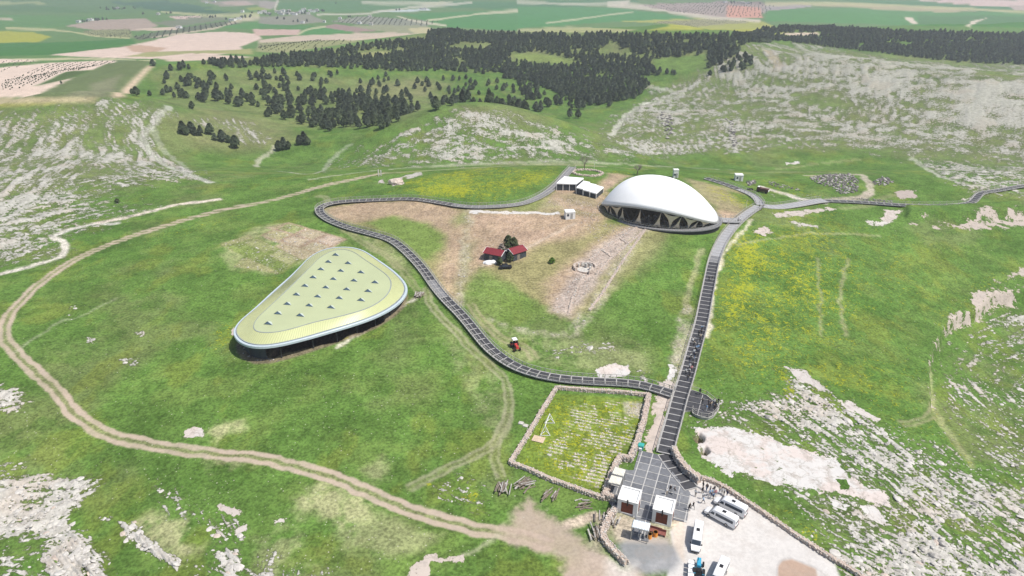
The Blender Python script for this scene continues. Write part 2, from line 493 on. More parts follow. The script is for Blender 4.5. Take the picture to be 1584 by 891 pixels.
# --- yellow flowers
for px, k, f in [
    ([(1125, 372), (1160, 352), (1190, 352), (1192, 400), (1180, 450), (1150, 500), (1110, 515), (1108, 480), (1118, 430)], .62, 4),
    ([(1120, 380), (1200, 340), (1300, 345), (1345, 420), (1340, 500), (1250, 560), (1180, 600), (1110, 560)], .46, 12),
    ([(1330, 345), (1450, 380), (1440, 470), (1340, 520), (1330, 420)], .28, 14), ([(1060, 590), (1250, 540), (1400, 560), (1440, 660), (1330, 630), (1200, 600)], .38, 12), ([(1130, 360), (1190, 350), (1200, 420), (1150, 480)], .6, 5),
    ([(610, 285), (660, 268), (760, 258), (868, 262), (868, 275), (800, 302), (760, 314), (690, 308), (630, 303)], .48, 4),
    ([(600, 296), (680, 282), (780, 292), (770, 308), (660, 305)], .62, 3),
    ([(1200, 570), (1222, 575), (1235, 600), (1228, 625), (1208, 620)], .6, 1.5), ([(1165, 580), (1200, 570), (1195, 590), (1170, 592)], .45, 2),
    ([(335, 500), (360, 500), (370, 525), (330, 545), (320, 535)], .45, 1.5), ([(1440, 480), (1480, 465), (1520, 430), (1560, 420), (1530, 470), (1480, 490), (1450, 520)], .35, 3),
    ([(1100, 285), (1165, 310), (1170, 330), (1110, 310), (1070, 285)], .45, 3), ([(1160, 275), (1240, 295), (1320, 305), (1300, 312), (1200, 300)], .35, 2),
    ([(1200, 310), (1300, 318), (1330, 350), (1260, 345), (1190, 345)], .3, 4), ([(500, 275), (590, 264), (640, 262), (600, 270), (520, 284)], .25, 2),
    ([(180, 385), (300, 345), (400, 325), (360, 345), (260, 370)], .25, 2), ([(560, 470), (650, 455), (640, 470), (560, 510), (530, 540), (520, 530)], .22, 2),
    ([(710, 765), (735, 755), (745, 768), (725, 780)], .5, .8), ([(655, 748), (667, 746), (667, 756), (657, 758)], .7, .5),
    ([(845, 612), (1000, 620), (975, 700), (930, 760), (800, 715), (830, 650)], .38, 1), ([(850, 612), (905, 615), (880, 650), (840, 660)], .42, 1),
    ([(1210, 785), (1260, 810), (1290, 850), (1330, 880), (1310, 880), (1240, 830)], .3, 1.5), ([(1270, 705), (1310, 720), (1300, 735)], .2, 2),
    ([(1490, 690), (1500, 690), (1514, 715), (1508, 716)], .6, .8), ([(900, 258), (1000, 268), (960, 275)], .35, 2), ([(1080, 270), (1125, 272), (1120, 280)], .4, 2),
    ([(0, 300), (80, 395), (40, 420), (0, 420)], .0, 2), ([(740, 360), (790, 420), (770, 425)], .0, 2)]:
    if k: flow = np.maximum(flow, area(px, f * 2) * k * (.55 + .9 * n_mid))

# --- limestone breaking through
def rk(px, k, ang, f=6, stretch=None):
    global rock, rang
    m = area(px, f) * k
    hit = m > rock
    rang[hit] = math.radians(ang); rock = np.maximum(rock, m)
rk([(0, 430), (0, 205), (60, 172), (150, 152), (250, 156), (262, 176), (235, 205), (250, 240), (325, 280), (200, 292), (170, 305), (250, 322), (180, 345), (110, 375), (90, 400)], .54, 12, 14)
rk([(70, 235), (100, 170), (150, 152), (200, 153), (190, 175), (160, 185), (140, 225), (110, 250)], .62, 60, 6)
rk([(215, 200), (245, 160), (260, 175), (235, 205), (240, 235), (290, 262), (325, 280), (290, 278), (235, 250), (210, 225)], .72, -40, 4)
rk([(0, 310), (60, 265), (110, 235), (125, 245), (80, 285), (10, 330)], .58, 40, 4)
rk([(280, 185), (330, 180), (400, 190), (430, 215), (400, 225), (330, 215)], .37, 55, 8)
rk([(515, 262), (560, 235), (620, 210), (680, 178), (720, 162), (790, 170), (860, 195), (905, 218), (920, 245), (800, 252), (640, 255)], .50, 14, 16)
rk([(600, 215), (650, 190), (700, 165), (740, 166), (790, 180), (760, 190), (690, 195), (640, 215)], .55, 30, 5)
rk([(490, 268), (540, 235), (560, 222), (565, 228), (530, 250), (505, 268)], .4, 50, 2)
rk([(905, 215), (960, 178), (1005, 150), (1060, 122), (1150, 68), (1250, 66), (1400, 92), (1584, 106), (1584, 292), (1440, 250), (1300, 232), (1200, 228), (1100, 240), (960, 248), (920, 240)], .54, 2, 24)
rk([(1180, 90), (1250, 70), (1400, 95), (1584, 110), (1584, 230), (1480, 215), (1400, 190), (1350, 170), (1250, 165), (1190, 130)], .70, 3, 40)
rk([(1340, 120), (1584, 118), (1584, 160), (1500, 180), (1380, 190), (1330, 150)], .78, 6, 40)
rk([(1150, 70), (1200, 65), (1230, 85), (1190, 110), (1160, 100)], .5, 10, 5)
rk([(1010, 165), (1060, 165), (1060, 240), (1020, 240), (1030, 200)], .55, 70, 4)
rk([(1100, 165), (1140, 175), (1150, 240), (1120, 240), (1120, 200)], .55, 75, 4)
rk([(930, 215), (960, 185), (1010, 150), (985, 130), (1000, 125), (1050, 150), (1000, 175), (945, 212)], .55, 40, 3)
rk([(1400, 245), (1584, 240), (1584, 330), (1500, 300), (1430, 262)], .55, -8, 6)
# bottom left
rk([(0, 735), (60, 730), (168, 743), (140, 768), (112, 790), (105, 815), (150, 850), (215, 891), (70, 891), (72, 850), (60, 832), (0, 822)], .86, 15, 2.0)
rk([(183, 806), (215, 815), (280, 872), (275, 884), (235, 860), (190, 832)], .84, -40, .8)
rk([(150, 797), (172, 803), (170, 810), (152, 805)], .8, 10, .6)
rk([(0, 575), (45, 605), (40, 640), (0, 650)], .62, 5, 2)
rk([(0, 700), (40, 712), (30, 735), (0, 735)], .55, 5, 2)
rk([(240, 745), (275, 760), (310, 805), (330, 830), (300, 800), (260, 790)], .50, -40, 2)
rk([(310, 790), (330, 800), (370, 800), (385, 835), (340, 845), (325, 820)], .5, 30, 2)
rk([(330, 850), (375, 850), (370, 891), (340, 880)], .7, 60, 1)
rk([(0, 830), (60, 850), (70, 891), (0, 891)], .32, 15, 3)
rk([(400, 860), (430, 850), (425, 891), (380, 891)], .5, 80, 2)
rk([(280, 860), (520, 880), (500, 891), (280, 891)], .25, 20, 3)
rk([(670, 755), (700, 730), (750, 740), (755, 790), (720, 800), (690, 790)], .34, 20, 1.5)
rk([(840, 545), (900, 525), (960, 530), (955, 545), (905, 550), (860, 555)], .36, 15, 2)
rk([(985, 568), (1006, 575), (1002, 592), (990, 588)], .55, 60, 1)
# bottom right
rk([(1050, 620), (1110, 610), (1140, 640), (1230, 600), (1215, 570), (1240, 575), (1310, 620), (1400, 680), (1470, 720), (1584, 800), (1584, 891), (1330, 891), (1260, 800), (1180, 745), (1060, 690)], .45, -38, 4)
rk([(1215, 575), (1290, 615), (1340, 660), (1300, 670), (1260, 650), (1225, 640)], .58, -38, 4)
rk([(1340, 670), (1420, 700), (1470, 750), (1500, 790), (1460, 790), (1400, 740), (1340, 700)], .58, -40, 4)
rk([(1350, 830), (1440, 810), (1500, 850), (1584, 880), (1584, 891), (1400, 891)], .64, -35, 4)
rk([(1120, 660), (1180, 660), (1230, 690), (1180, 700)], .5, -30, 2)
rk([(1130, 620), (1220, 620), (1260, 650), (1200, 660), (1140, 650)], .55, -20, 2)
rk([(1080, 690), (1060, 670), (1070, 665), (1100, 700), (1090, 710)], .7, -40, 1)
rk([(1440, 560), (1480, 500), (1530, 480), (1584, 455), (1584, 700), (1520, 700), (1470, 650)], .30, -20, 6)
rk([(1500, 640), (1584, 640), (1584, 740), (1540, 740)], .42, -30, 6)
rk([(1540, 470), (1584, 460), (1584, 520), (1560, 520)], .5, -10, 4)
rk([(1410, 675), (1470, 690), (1510, 730), (1470, 720)], .45, -30, 3)
rk([(1290, 560), (1400, 580), (1430, 640), (1380, 640)], .0, -40, 6)
rk([(1190, 300), (1280, 298), (1260, 315), (1200, 312)], .3, 0, 1)
for px in [([(100, 490), (110, 495), (125, 485), (115, 483)]), ([(133, 520), (150, 520), (150, 530), (138, 534)]), ([(205, 515), (222, 512), (222, 522), (208, 522)]),
           ([(183, 553), (220, 555), (215, 565), (190, 565)]), ([(107, 478), (112, 474), (120, 476), (112, 480)])]:
    rk(px, .62, 15, .8)
rock *= np.clip(.35 + 1.3 * fbm(GX / (16 + .04 * q), GY / (16 + .04 * q), 71, 4), .4, 1.35)
# ledges: noise drawn out along the beds, whose run was read off the photograph at these places
RUNS = [(258, 165, 240, 190), (222, 205, 225, 225), (240, 245, 275, 265), (300, 275, 330, 282), (190, 200, 205, 230), (130, 180, 115, 210), (70, 260, 110, 238), (20, 310, 60, 280), (120, 292, 190, 286),
        (40, 365, 100, 345), (200, 320, 260, 316), (150, 165, 120, 185), (40, 230, 55, 205), (340, 180, 362, 230), (400, 185, 425, 215), (300, 190, 312, 230), (430, 180, 450, 200),
        (490, 265, 540, 228), (560, 240, 640, 200), (640, 200, 700, 172), (700, 172, 780, 180), (780, 180, 860, 200), (650, 245, 750, 235), (800, 240, 880, 236), (860, 205, 905, 225),
        (910, 215, 950, 190), (1000, 160, 1050, 150), (1050, 182, 1150, 170), (1060, 222, 1160, 204), (1150, 240, 1250, 226), (1200, 140, 1300, 150), (1250, 90, 1350, 102), (1400, 112, 1500, 116),
        (1300, 160, 1400, 190), (1420, 190, 1540, 202), (1450, 152, 1560, 150), (1250, 210, 1400, 216), (1450, 240, 1580, 262), (1480, 280, 1560, 300), (1150, 75, 1180, 110),
        (1220, 580, 1300, 640), (1300, 650, 1400, 740), (1400, 760, 1500, 850), (1450, 700, 1560, 800), (1130, 660, 1200, 690), (1480, 600, 1530, 660), (1060, 660, 1090, 640), (1500, 500, 1580, 470), (1350, 840, 1420, 880),
        (0, 770, 120, 750), (100, 780, 160, 745), (190, 810, 275, 875), (120, 830, 200, 885), (270, 760, 320, 820), (340, 850, 370, 885), (0, 600, 40, 592), (420, 850, 410, 885), (280, 870, 450, 885), (100, 490, 220, 480), (850, 550, 950, 535)]
ra0, ra1 = at([r[:2] for r in RUNS])[:, :2], at([r[2:] for r in RUNS])[:, :2]
rt = np.arctan2(ra1[:, 1] - ra0[:, 1], ra1[:, 0] - ra0[:, 0]); rm = (ra0 + ra1) / 2
c2_ = np.zeros(len(GX)); s2_ = np.zeros(len(GX))
for t_, (mx, my) in zip(rt, rm):
    w_ = 1 / (((GX - mx) ** 2 + (GY - my) ** 2) / (my * my * .01) + .15) ** 1.6
    c2_ += w_ * np.cos(2 * t_); s2_ += w_ * np.sin(2 * t_)
bang = np.arctan2(s2_, c2_) / 2 + (fbm(GX / 30, GY / 30, 77, 3) - .5) * .7
bc, bs_ = np.cos(bang), np.sin(bang)
def drawn(K, L_, n, sd_):
    v = 0
    for k in np.linspace(-1, 1, n):
        x_, y_ = GX + bc * k * L_ * GR, GY + bs_ * k * L_ * GR
        v = v + vnoise(np.arctan2(x_, y_) * K + 900, np.log(np.maximum(np.hypot(x_, y_), 1)) * K * 1.0, sd_)
    v = v / n
    return np.clip(.5 + (v - v.mean()) / v.std() * .13, 0, 1)
ledge = .70 * drawn(330, .014, 9, 120) + .30 * drawn(130, .034, 9, 130)
ledge = np.clip(.5 + (ledge - ledge.mean()) / ledge.std() * .13, 0, 1)
rang = bang
speck = np.maximum(speck, np.clip(rock * .6, 0, .3))
for px, k in [([(500, 590), (640, 570), (690, 640), (640, 720), (480, 720), (400, 640)], .30), ([(180, 700), (480, 720), (760, 850), (700, 891), (250, 891)], .34),
              ([(330, 540), (480, 530), (470, 600), (350, 600)], .30), ([(1430, 560), (1584, 460), (1584, 800), (1480, 680)], .40), ([(0, 560), (120, 680), (60, 760), (0, 740)], .34),
              ([(830, 530), (1000, 520), (1010, 575), (850, 575)], .34), ([(720, 560), (800, 600), (790, 700), (700, 720)], .25),
              ([(1210, 570), (1584, 790), (1584, 891), (1330, 891), (1060, 690), (1100, 620)], .4), ([(560, 90), (900, 180), (920, 240), (560, 230)], .3),
              ([(670, 755), (700, 730), (755, 735), (760, 795), (690, 800)], .5)]:
    speck = np.maximum(speck, area(px, 12) * k * .7)

# --- bare flat bedrock and pale scars
SLC = np.repeat(np.array([[.58, .50, .45]], np.float32), len(GX), 0)
for px, k, c, f in [
    ([(1072, 663), (1132, 660), (1190, 678), (1245, 698), (1290, 708), (1312, 738), (1365, 760), (1378, 785), (1340, 772), (1285, 760), (1232, 752), (1180, 747), (1150, 730), (1125, 735), (1098, 718), (1080, 690)], 1, (.62, .52, .47), 1.0),
    ([(1330, 785), (1350, 783), (1372, 805), (1368, 815), (1345, 805)], 1, (.6, .55, .51), .7), ([(1292, 775), (1306, 778), (1302, 790), (1290, 785)], 1, (.6, .55, .5), .5),
    ([(1510, 738), (1535, 735), (1534, 745), (1515, 747)], 0, (.6, .55, .5), .5), ([(1298, 615), (1320, 622), (1360, 650), (1345, 650), (1305, 628)], .9, (.55, .48, .43), .6),
    ([(1217, 568), (1245, 575), (1285, 605), (1270, 604), (1230, 582)], .9, (.5, .45, .41), .6),
    ([(922, 570), (950, 562), (970, 565), (975, 575), (955, 585), (930, 588)], 1, (.66, .56, .49), .6),
    ([(1032, 566), (1042, 568), (1038, 590), (1026, 590)], 1, (.72, .68, .62), .5), ([(1022, 590), (1040, 592), (1045, 605), (1020, 640), (1005, 640), (1015, 610)], .9, (.54, .43, .35), .6),
    ([(1020, 622), (1036, 625), (1018, 680), (1010, 700), (995, 700), (1005, 660)], 1, (.52, .41, .33), .5),
    ([(725, 325), (870, 329), (870, 333), (725, 329)], 1, (.68, .62, .55), .3),
    ([(286, 665), (300, 658), (318, 665), (316, 676), (290, 678)], 1, (.56, .47, .41), .5),
    ([(352, 520), (366, 503), (372, 512), (366, 520)], .9, (.5, .4, .34), .4),
    ([(606, 278), (618, 274), (622, 284), (610, 287)], .9, (.5, .42, .38), .6), ([(586, 279), (600, 277), (596, 285), (588, 285)], .7, (.5, .44, .4), .6),
    ([(618, 274), (650, 266), (655, 270), (630, 278)], .7, (.45, .42, .36), .8),
    ([(630, 880), (660, 862), (690, 858), (715, 862), (712, 870), (680, 868), (665, 872), (645, 891), (628, 891)], .9, (.52, .42, .34), .5),
    ([(340, 790), (348, 778), (372, 790), (370, 798), (350, 796)], .9, (.5, .42, .36), .4), ([(362, 820), (378, 812), (380, 824), (366, 830)], .9, (.54, .46, .4), .4),
    ([(420, 805), (440, 803), (446, 812), (425, 815)], .7, (.55, .47, .4), .4),
    ([(1405, 335), (1430, 334), (1480, 345), (1530, 325), (1584, 318), (1584, 350), (1520, 355), (1440, 357), (1412, 350)], .72, (.43, .335, .265), 1.5),
    ([(1190, 330), (1240, 325), (1285, 318), (1295, 322), (1240, 335), (1195, 336)], .7, (.5, .42, .36), .8), ([(1360, 338), (1372, 325), (1392, 322), (1390, 335), (1375, 345)], .8, (.52, .44, .38), .8),
    ([(1215, 340), (1265, 348), (1268, 354), (1240, 353)], .6, (.5, .45, .4), .8), ([(1335, 340), (1380, 340), (1378, 348), (1345, 350)], .6, (.55, .5, .44), .8),
    ([(1465, 485), (1490, 478), (1505, 455), (1530, 440), (1575, 415), (1584, 425), (1584, 440), (1540, 462), (1510, 490), (1480, 495), (1462, 520), (1448, 540), (1440, 560), (1444, 600), (1452, 615), (1436, 560)], .74, (.44, .35, .28), 1.0),
    ([(1170, 355), (1185, 352), (1192, 360), (1180, 365), (1168, 360)], .95, (.54, .43, .36), .5),
    ([(1060, 440), (1070, 440), (1050, 560), (1043, 560)], .0, (.5, .4, .3), .5),
    ([(1380, 296), (1416, 295), (1417, 306), (1388, 307)], .85, (.34, .25, .2), .5),
    ([(1402, 315), (1440, 314), (1438, 321), (1400, 320)], .9, (.62, .55, .46), .5), ([(1460, 318), (1490, 312), (1500, 298), (1506, 300), (1495, 315), (1462, 322)], .7, (.6, .52, .42), .6),
    ([(1215, 250), (1235, 249), (1230, 255), (1214, 255)], .7, (.6, .55, .48), .6)]:
    if k:
        m = area(px, f * 2.2, 1.3) * k
        if px[0][0] > 1400 and px[0][1] < 600: m = m * (.34 + .66 * sm(.40, .58, fbm(GX / 7, GY / 7, 141, 4)))
        SLC[m > slab] = np.array(c) * .62 + np.array([.50, .485, .46]) * .36; slab = np.maximum(slab, m); rock *= 1 - m; speck *= 1 - .6 * m
C = mixc(C, (.52, .48, .42), near([(1186, 75), (1200, 95), (1212, 108)], 2.2, 1.5) * .6)
C = mixc(C, (.5, .36, .25), line([(1190, 78), (1206, 105)], 1.4, 1) * .7)
# green holes and cistern rims in the bedrock
for px in [[(1290, 742), (1310, 742), (1314, 756), (1298, 756)], [(1060, 680), (1072, 672), (1082, 690), (1072, 695)]]:
    m = area(px, .6); C = mixc(C, GRASS_D, m); slab *= 1 - m

# --- enclosure field with rows of stones
m = area([(858, 608), (1000, 618), (974, 712), (955, 713), (930, 765), (796, 716)], .5, .2)
C = mixc(C, np.array([.15, .20, .03]), m * .8 * (.5 + n_mid)); enc = m
A0, A1 = at1(850, 640), at1(985, 668)
ra = math.atan2(A1.y - A0.y, A1.x - A0.x)
vrow = -(GX - A0.x) * math.sin(ra) + (GY - A0.y) * math.cos(ra) + (n_mid - .5) * .9
band = sm(.25, .75, .5 + .5 * np.cos(vrow * 2 * math.pi / .98))
m2 = area([(885, 612), (998, 624), (986, 665), (974, 706), (938, 748), (900, 735), (850, 705), (850, 690), (872, 665), (880, 640)], 1.2) * band * sm(.35, .5, n_mid * .8 + .1)
m3 = area([(835, 703), (850, 698), (900, 715), (940, 735), (930, 755), (880, 735)], 1.2) * band
m23 = np.clip(m2 + m3, 0, 1) * sm(.3, .6, n_sml)
C = mixc(C, np.array([.52, .48, .37]), m23 * .38 * (.4 + 1.2 * n_mid)); speck = np.maximum(speck, m23 * .6)
m = area([(965, 622), (998, 626), (992, 648), (968, 640)], 1); C = mixc(C, np.array([.42, .37, .33]), m * .7); grit = np.maximum(grit, m)

# --- tracks and paths
MAIN = [(590, 268), (500, 288), (420, 310), (340, 326), (260, 348), (180, 374), (110, 405), (60, 440), (24, 476), (7, 505), (12, 530), (38, 560), (78, 595),
        (108, 630), (145, 662), (190, 679), (260, 693), (330, 702), (400, 708), (450, 720), (510, 737), (570, 762), (630, 787), (690, 806), (740, 819), (790, 827), (850, 842)]
def ruts(px, half, w, k, c, mid=.5, f=.35):
    global C, rock, speck, flow, flat
    for s in (-half, half):
        m = line(px, w, f, .5, s) * (.86 + .2 * sm(.3, .6, n_mid)); C = mixc(C, c, m * k * (.85 + .25 * n_sml)); flow *= 1 - m * k; speck *= 1 - m * k; rock *= 1 - m * k; flat = np.maximum(flat, m * k)
    m = line(px, half, .5, .45); C = mixc(C, np.array([.24, .235, .12]), m * mid * (1 - flat)); flow *= 1 - m * .7
ruts(MAIN, 1.02, .60, 1.0, TRACK, .6, .28)
ruts([(1000, 262), (870, 255), (760, 258), (660, 264), (590, 268)], .9, .5, .55, np.array([.40, .37, .25]), .4)
ruts([(660, 445), (668, 475), (700, 508), (735, 545), (762, 568), (782, 592), (787, 630), (780, 662), (762, 688), (735, 704), (680, 731), (635, 755)], .85, .42, .55, np.array([.36, .34, .22]), .4)
ruts([(500, 330), (530, 352), (565, 378), (600, 398), (630, 428), (650, 455)], .85, .42, .45, np.array([.30, .29, .16]), .3)
ruts([(787, 640), (768, 680), (766, 710), (773, 738)], .8, .35, .45, np.array([.36, .34, .22]), .3)
ruts([(728, 470), (745, 495), (765, 515), (790, 530), (815, 540), (828, 555)], .9, .45, .45, np.array([.4, .34, .22]), .3)
ruts([(500, 330), (508, 318), (504, 306), (490, 303)], .8, .5, .5, np.array([.34, .33, .2]), .4)
ruts([(1394, 655), (1420, 653), (1442, 640), (1446, 625)], .8, .35, .5, np.array([.34, .30, .18]), .3)
ruts([(1400, 300), (1370, 305), (1345, 318), (1300, 322)], .9, .5, .3, np.array([.34, .30, .18]), .3)
for px, w, k, c in [
    ([(480, 277), (590, 263), (700, 255), (870, 249), (1000, 256), (1130, 263)], .9, .6, (.44, .43, .33)),
    ([(1130, 268), (1240, 266), (1330, 268)], .8, .4, (.40, .38, .22)), ([(1200, 262), (1280, 252), (1330, 246)], .9, .4, (.40, .38, .2)),
    ([(640, 260), (760, 254), (880, 252), (960, 255)], 1.0, .4, (.45, .42, .33)), ([(310, 245), (400, 262), (500, 255), (560, 222)], .0, .5, (.5, .48, .42)),
    ([(430, 265), (490, 268), (520, 240), (545, 222)], .7, .45, (.5, .48, .42)),
    ([(425, 228), (412, 240), (400, 248), (396, 258)], 1.4, .5, (.5, .45, .38)), ([(260, 165), (240, 190), (222, 214), (236, 240), (270, 262), (326, 282)], 1.6, .6, (.56, .54, .5)), ([(240, 200), (250, 230), (290, 262)], 1.0, .3, (.56, .54, .5)),
    ([(0, 424), (60, 408), (88, 399), (104, 386), (98, 375), (84, 367), (100, 357), (150, 345)], 1.3, .85, (.58, .53, .47)),
    ([(150, 345), (205, 334), (260, 320), (300, 313), (338, 308)], 1.5, .9, (.58, .50, .43)),
    ([(80, 366), (130, 350), (180, 345)], 1.0, .8, (.58, .55, .5)),
    ([(1345, 300), (1345, 285), (1335, 273), (1320, 270), (1250, 272)], 1.3, .75, (.44, .38, .31)),
    ([(1345, 300), (1330, 306), (1300, 308), (1270, 312)], 1.6, .8, (.46, .39, .32)),
    ([(1180, 290), (1215, 300), (1240, 308), (1275, 313)], 1.8, .85, (.55, .50, .44)),
    ([(1430, 265), (1470, 285), (1500, 292), (1540, 290)], 1.0, .0, (.5, .48, .42)),
    ([(1410, 245), (1440, 265), (1475, 280), (1520, 288)], 1.1, .6, (.52, .50, .44)),
    ([(520, 539), (640, 462)], .35, .9, (.62, .57, .48)), ([(410, 552), (500, 528)], .3, .7, (.6, .55, .46)), ([(1112, 400), (1098, 460), (1094, 520)], .9, .75, (.66, .60, .48)),
    ([(1165, 340), (1125, 385), (1115, 410)], .5, .75, (.6, .54, .42)), ([(1110, 405), (1098, 440), (1096, 470)], .0, .7, (.6, .54, .42)),
    ([(1085, 385), (1068, 440), (1060, 480)], .8, .35, (.46, .40, .26)),
    ([(430, 175), (445, 195), (455, 190)], .0, .3, (.5, .46, .4)), ([(945, 210), (965, 183), (1000, 158)], 1.6, .7, (.58, .55, .5)), ([(985, 130), (1040, 142), (1052, 148), (1000, 160)], 1.5, .7, (.58, .55, .5)),
    ([(405, 265), (415, 232), (400, 205), (395, 190)], .0, .4, (.5, .46, .4)), ([(85, 540), (120, 510)], .0, .5, (.5, .5, .4)), ([(18, 545), (90, 500), (135, 485), (180, 462)], .35, .35, (.5, .48, .36)),
    ([(770, 830), (740, 850), (715, 858)], .35, .5, (.45, .42, .3)), ([(870, 812), (905, 803), (920, 795)], .8, .7, (.52, .42, .33)),
    ([(945, 810), (920, 798), (895, 808), (875, 812)], .9, .6, (.52, .42, .33)), ([(1140, 378), (1250, 362), (1360, 364)], .4, .5, (.45, .42, .25)),
    ([(1310, 400), (1300, 470), (1310, 520)], .5, .35, (.45, .38, .25)), ([(1265, 400), (1268, 460), (1272, 520)], .4, .3, (.45, .38, .25)),
    ([(1445, 560), (1450, 610), (1480, 660), (1510, 712)], .7, .4, (.42, .40, .22)),
    ([(305, 345), (306, 400), (318, 450), (318, 490)], .3, .0, (.05, .1, .02))]:
    if k and w:
        m = line(px, w, .6, .8); C = mixc(C, c, m * k); rock *= 1 - m * k * .7; speck *= 1 - m * k * .5
# bare junction ground by the gate
m = area([(765, 825), (790, 806), (803, 782), (812, 772), (832, 790), (872, 815), (922, 848), (945, 872), (965, 878), (1000, 880), (1000, 905), (885, 905), (868, 868), (822, 845)], 1.4, 2.0)
C = mixc(C, np.array([.40, .315, .25]), m * .92 * (.75 + .4 * n_mid)); rock *= 1 - m; flat = np.maximum(flat, m * .9); speck *= 1 - m * .6; flow *= 1 - m
m = area([(925, 800), (950, 800), (945, 830), (930, 850), (955, 880), (900, 880)], 1.4); C = mixc(C, np.array([.42, .34, .28]), m * .6)
m = area([(958, 800), (1000, 812), (985, 835), (955, 838), (945, 820)], .8); C = mixc(C, np.array([.52, .43, .33]), m * .7)
m = area([(945, 815), (955, 818), (965, 835), (950, 845), (940, 835)], .8); C = mixc(C, GRASS_D, m * .8 * sm(.4, .55, n_sml))
# car park and concrete apron
PARK = [(1060, 742), (1092, 737), (1125, 757), (1172, 789), (1232, 830), (1292, 872), (1340, 905), (1380, 960), (1000, 1000), (1000, 905), (1035, 880), (1040, 850), (1036, 822), (1058, 800)]
m = area(PARK, .35, .12); park = m
C = mixc(C, np.array([.545, .52, .49]), m); rock *= 1 - m; speck *= 1 - m; flow *= 1 - m; flat = np.maximum(flat, m)
m = area([(955, 842), (972, 829), (1000, 827), (1030, 832), (1046, 848), (1052, 868), (1040, 884), (1000, 888), (962, 872)], 1.0, .25)
C = mixc(C, np.array([.245, .25, .258]) * (1), m * .95); flat = np.maximum(flat, m); speck *= 1 - m
m = area([(985, 858), (1020, 848), (1040, 870), (1010, 885), (985, 878)], 1.5); C = mixc(C, np.array([.40, .39, .385]), m * .6 * sm(.35, .6, n_mid))
m = area([(940, 868), (985, 872), (1005, 890), (940, 900)], 1.5); C = mixc(C, np.array([.62, .58, .54]), m * .6)
m = area([(1203, 905), (1203, 876), (1210, 867), (1225, 865), (1262, 880), (1290, 905)], .3, .1)
C = mixc(C, np.array([.40, .29, .22]), m)
m = line([(1201, 900), (1203, 874), (1211, 866), (1226, 864), (1264, 880), (1292, 905)], .15, .08, .0); C = mixc(C, np.array([.42, .40, .38]), m * .7)
m = area([(952, 775), (1060, 790), (1040, 842), (950, 838)], .8, .2); C = mixc(C, np.array([.56, .47, .38]), m * .55 * (1 - park))
m = area([(1040, 800), (1062, 790), (1058, 870), (1040, 842)], .6, .2); C = mixc(C, np.array([.60, .50, .40]), m * .7)

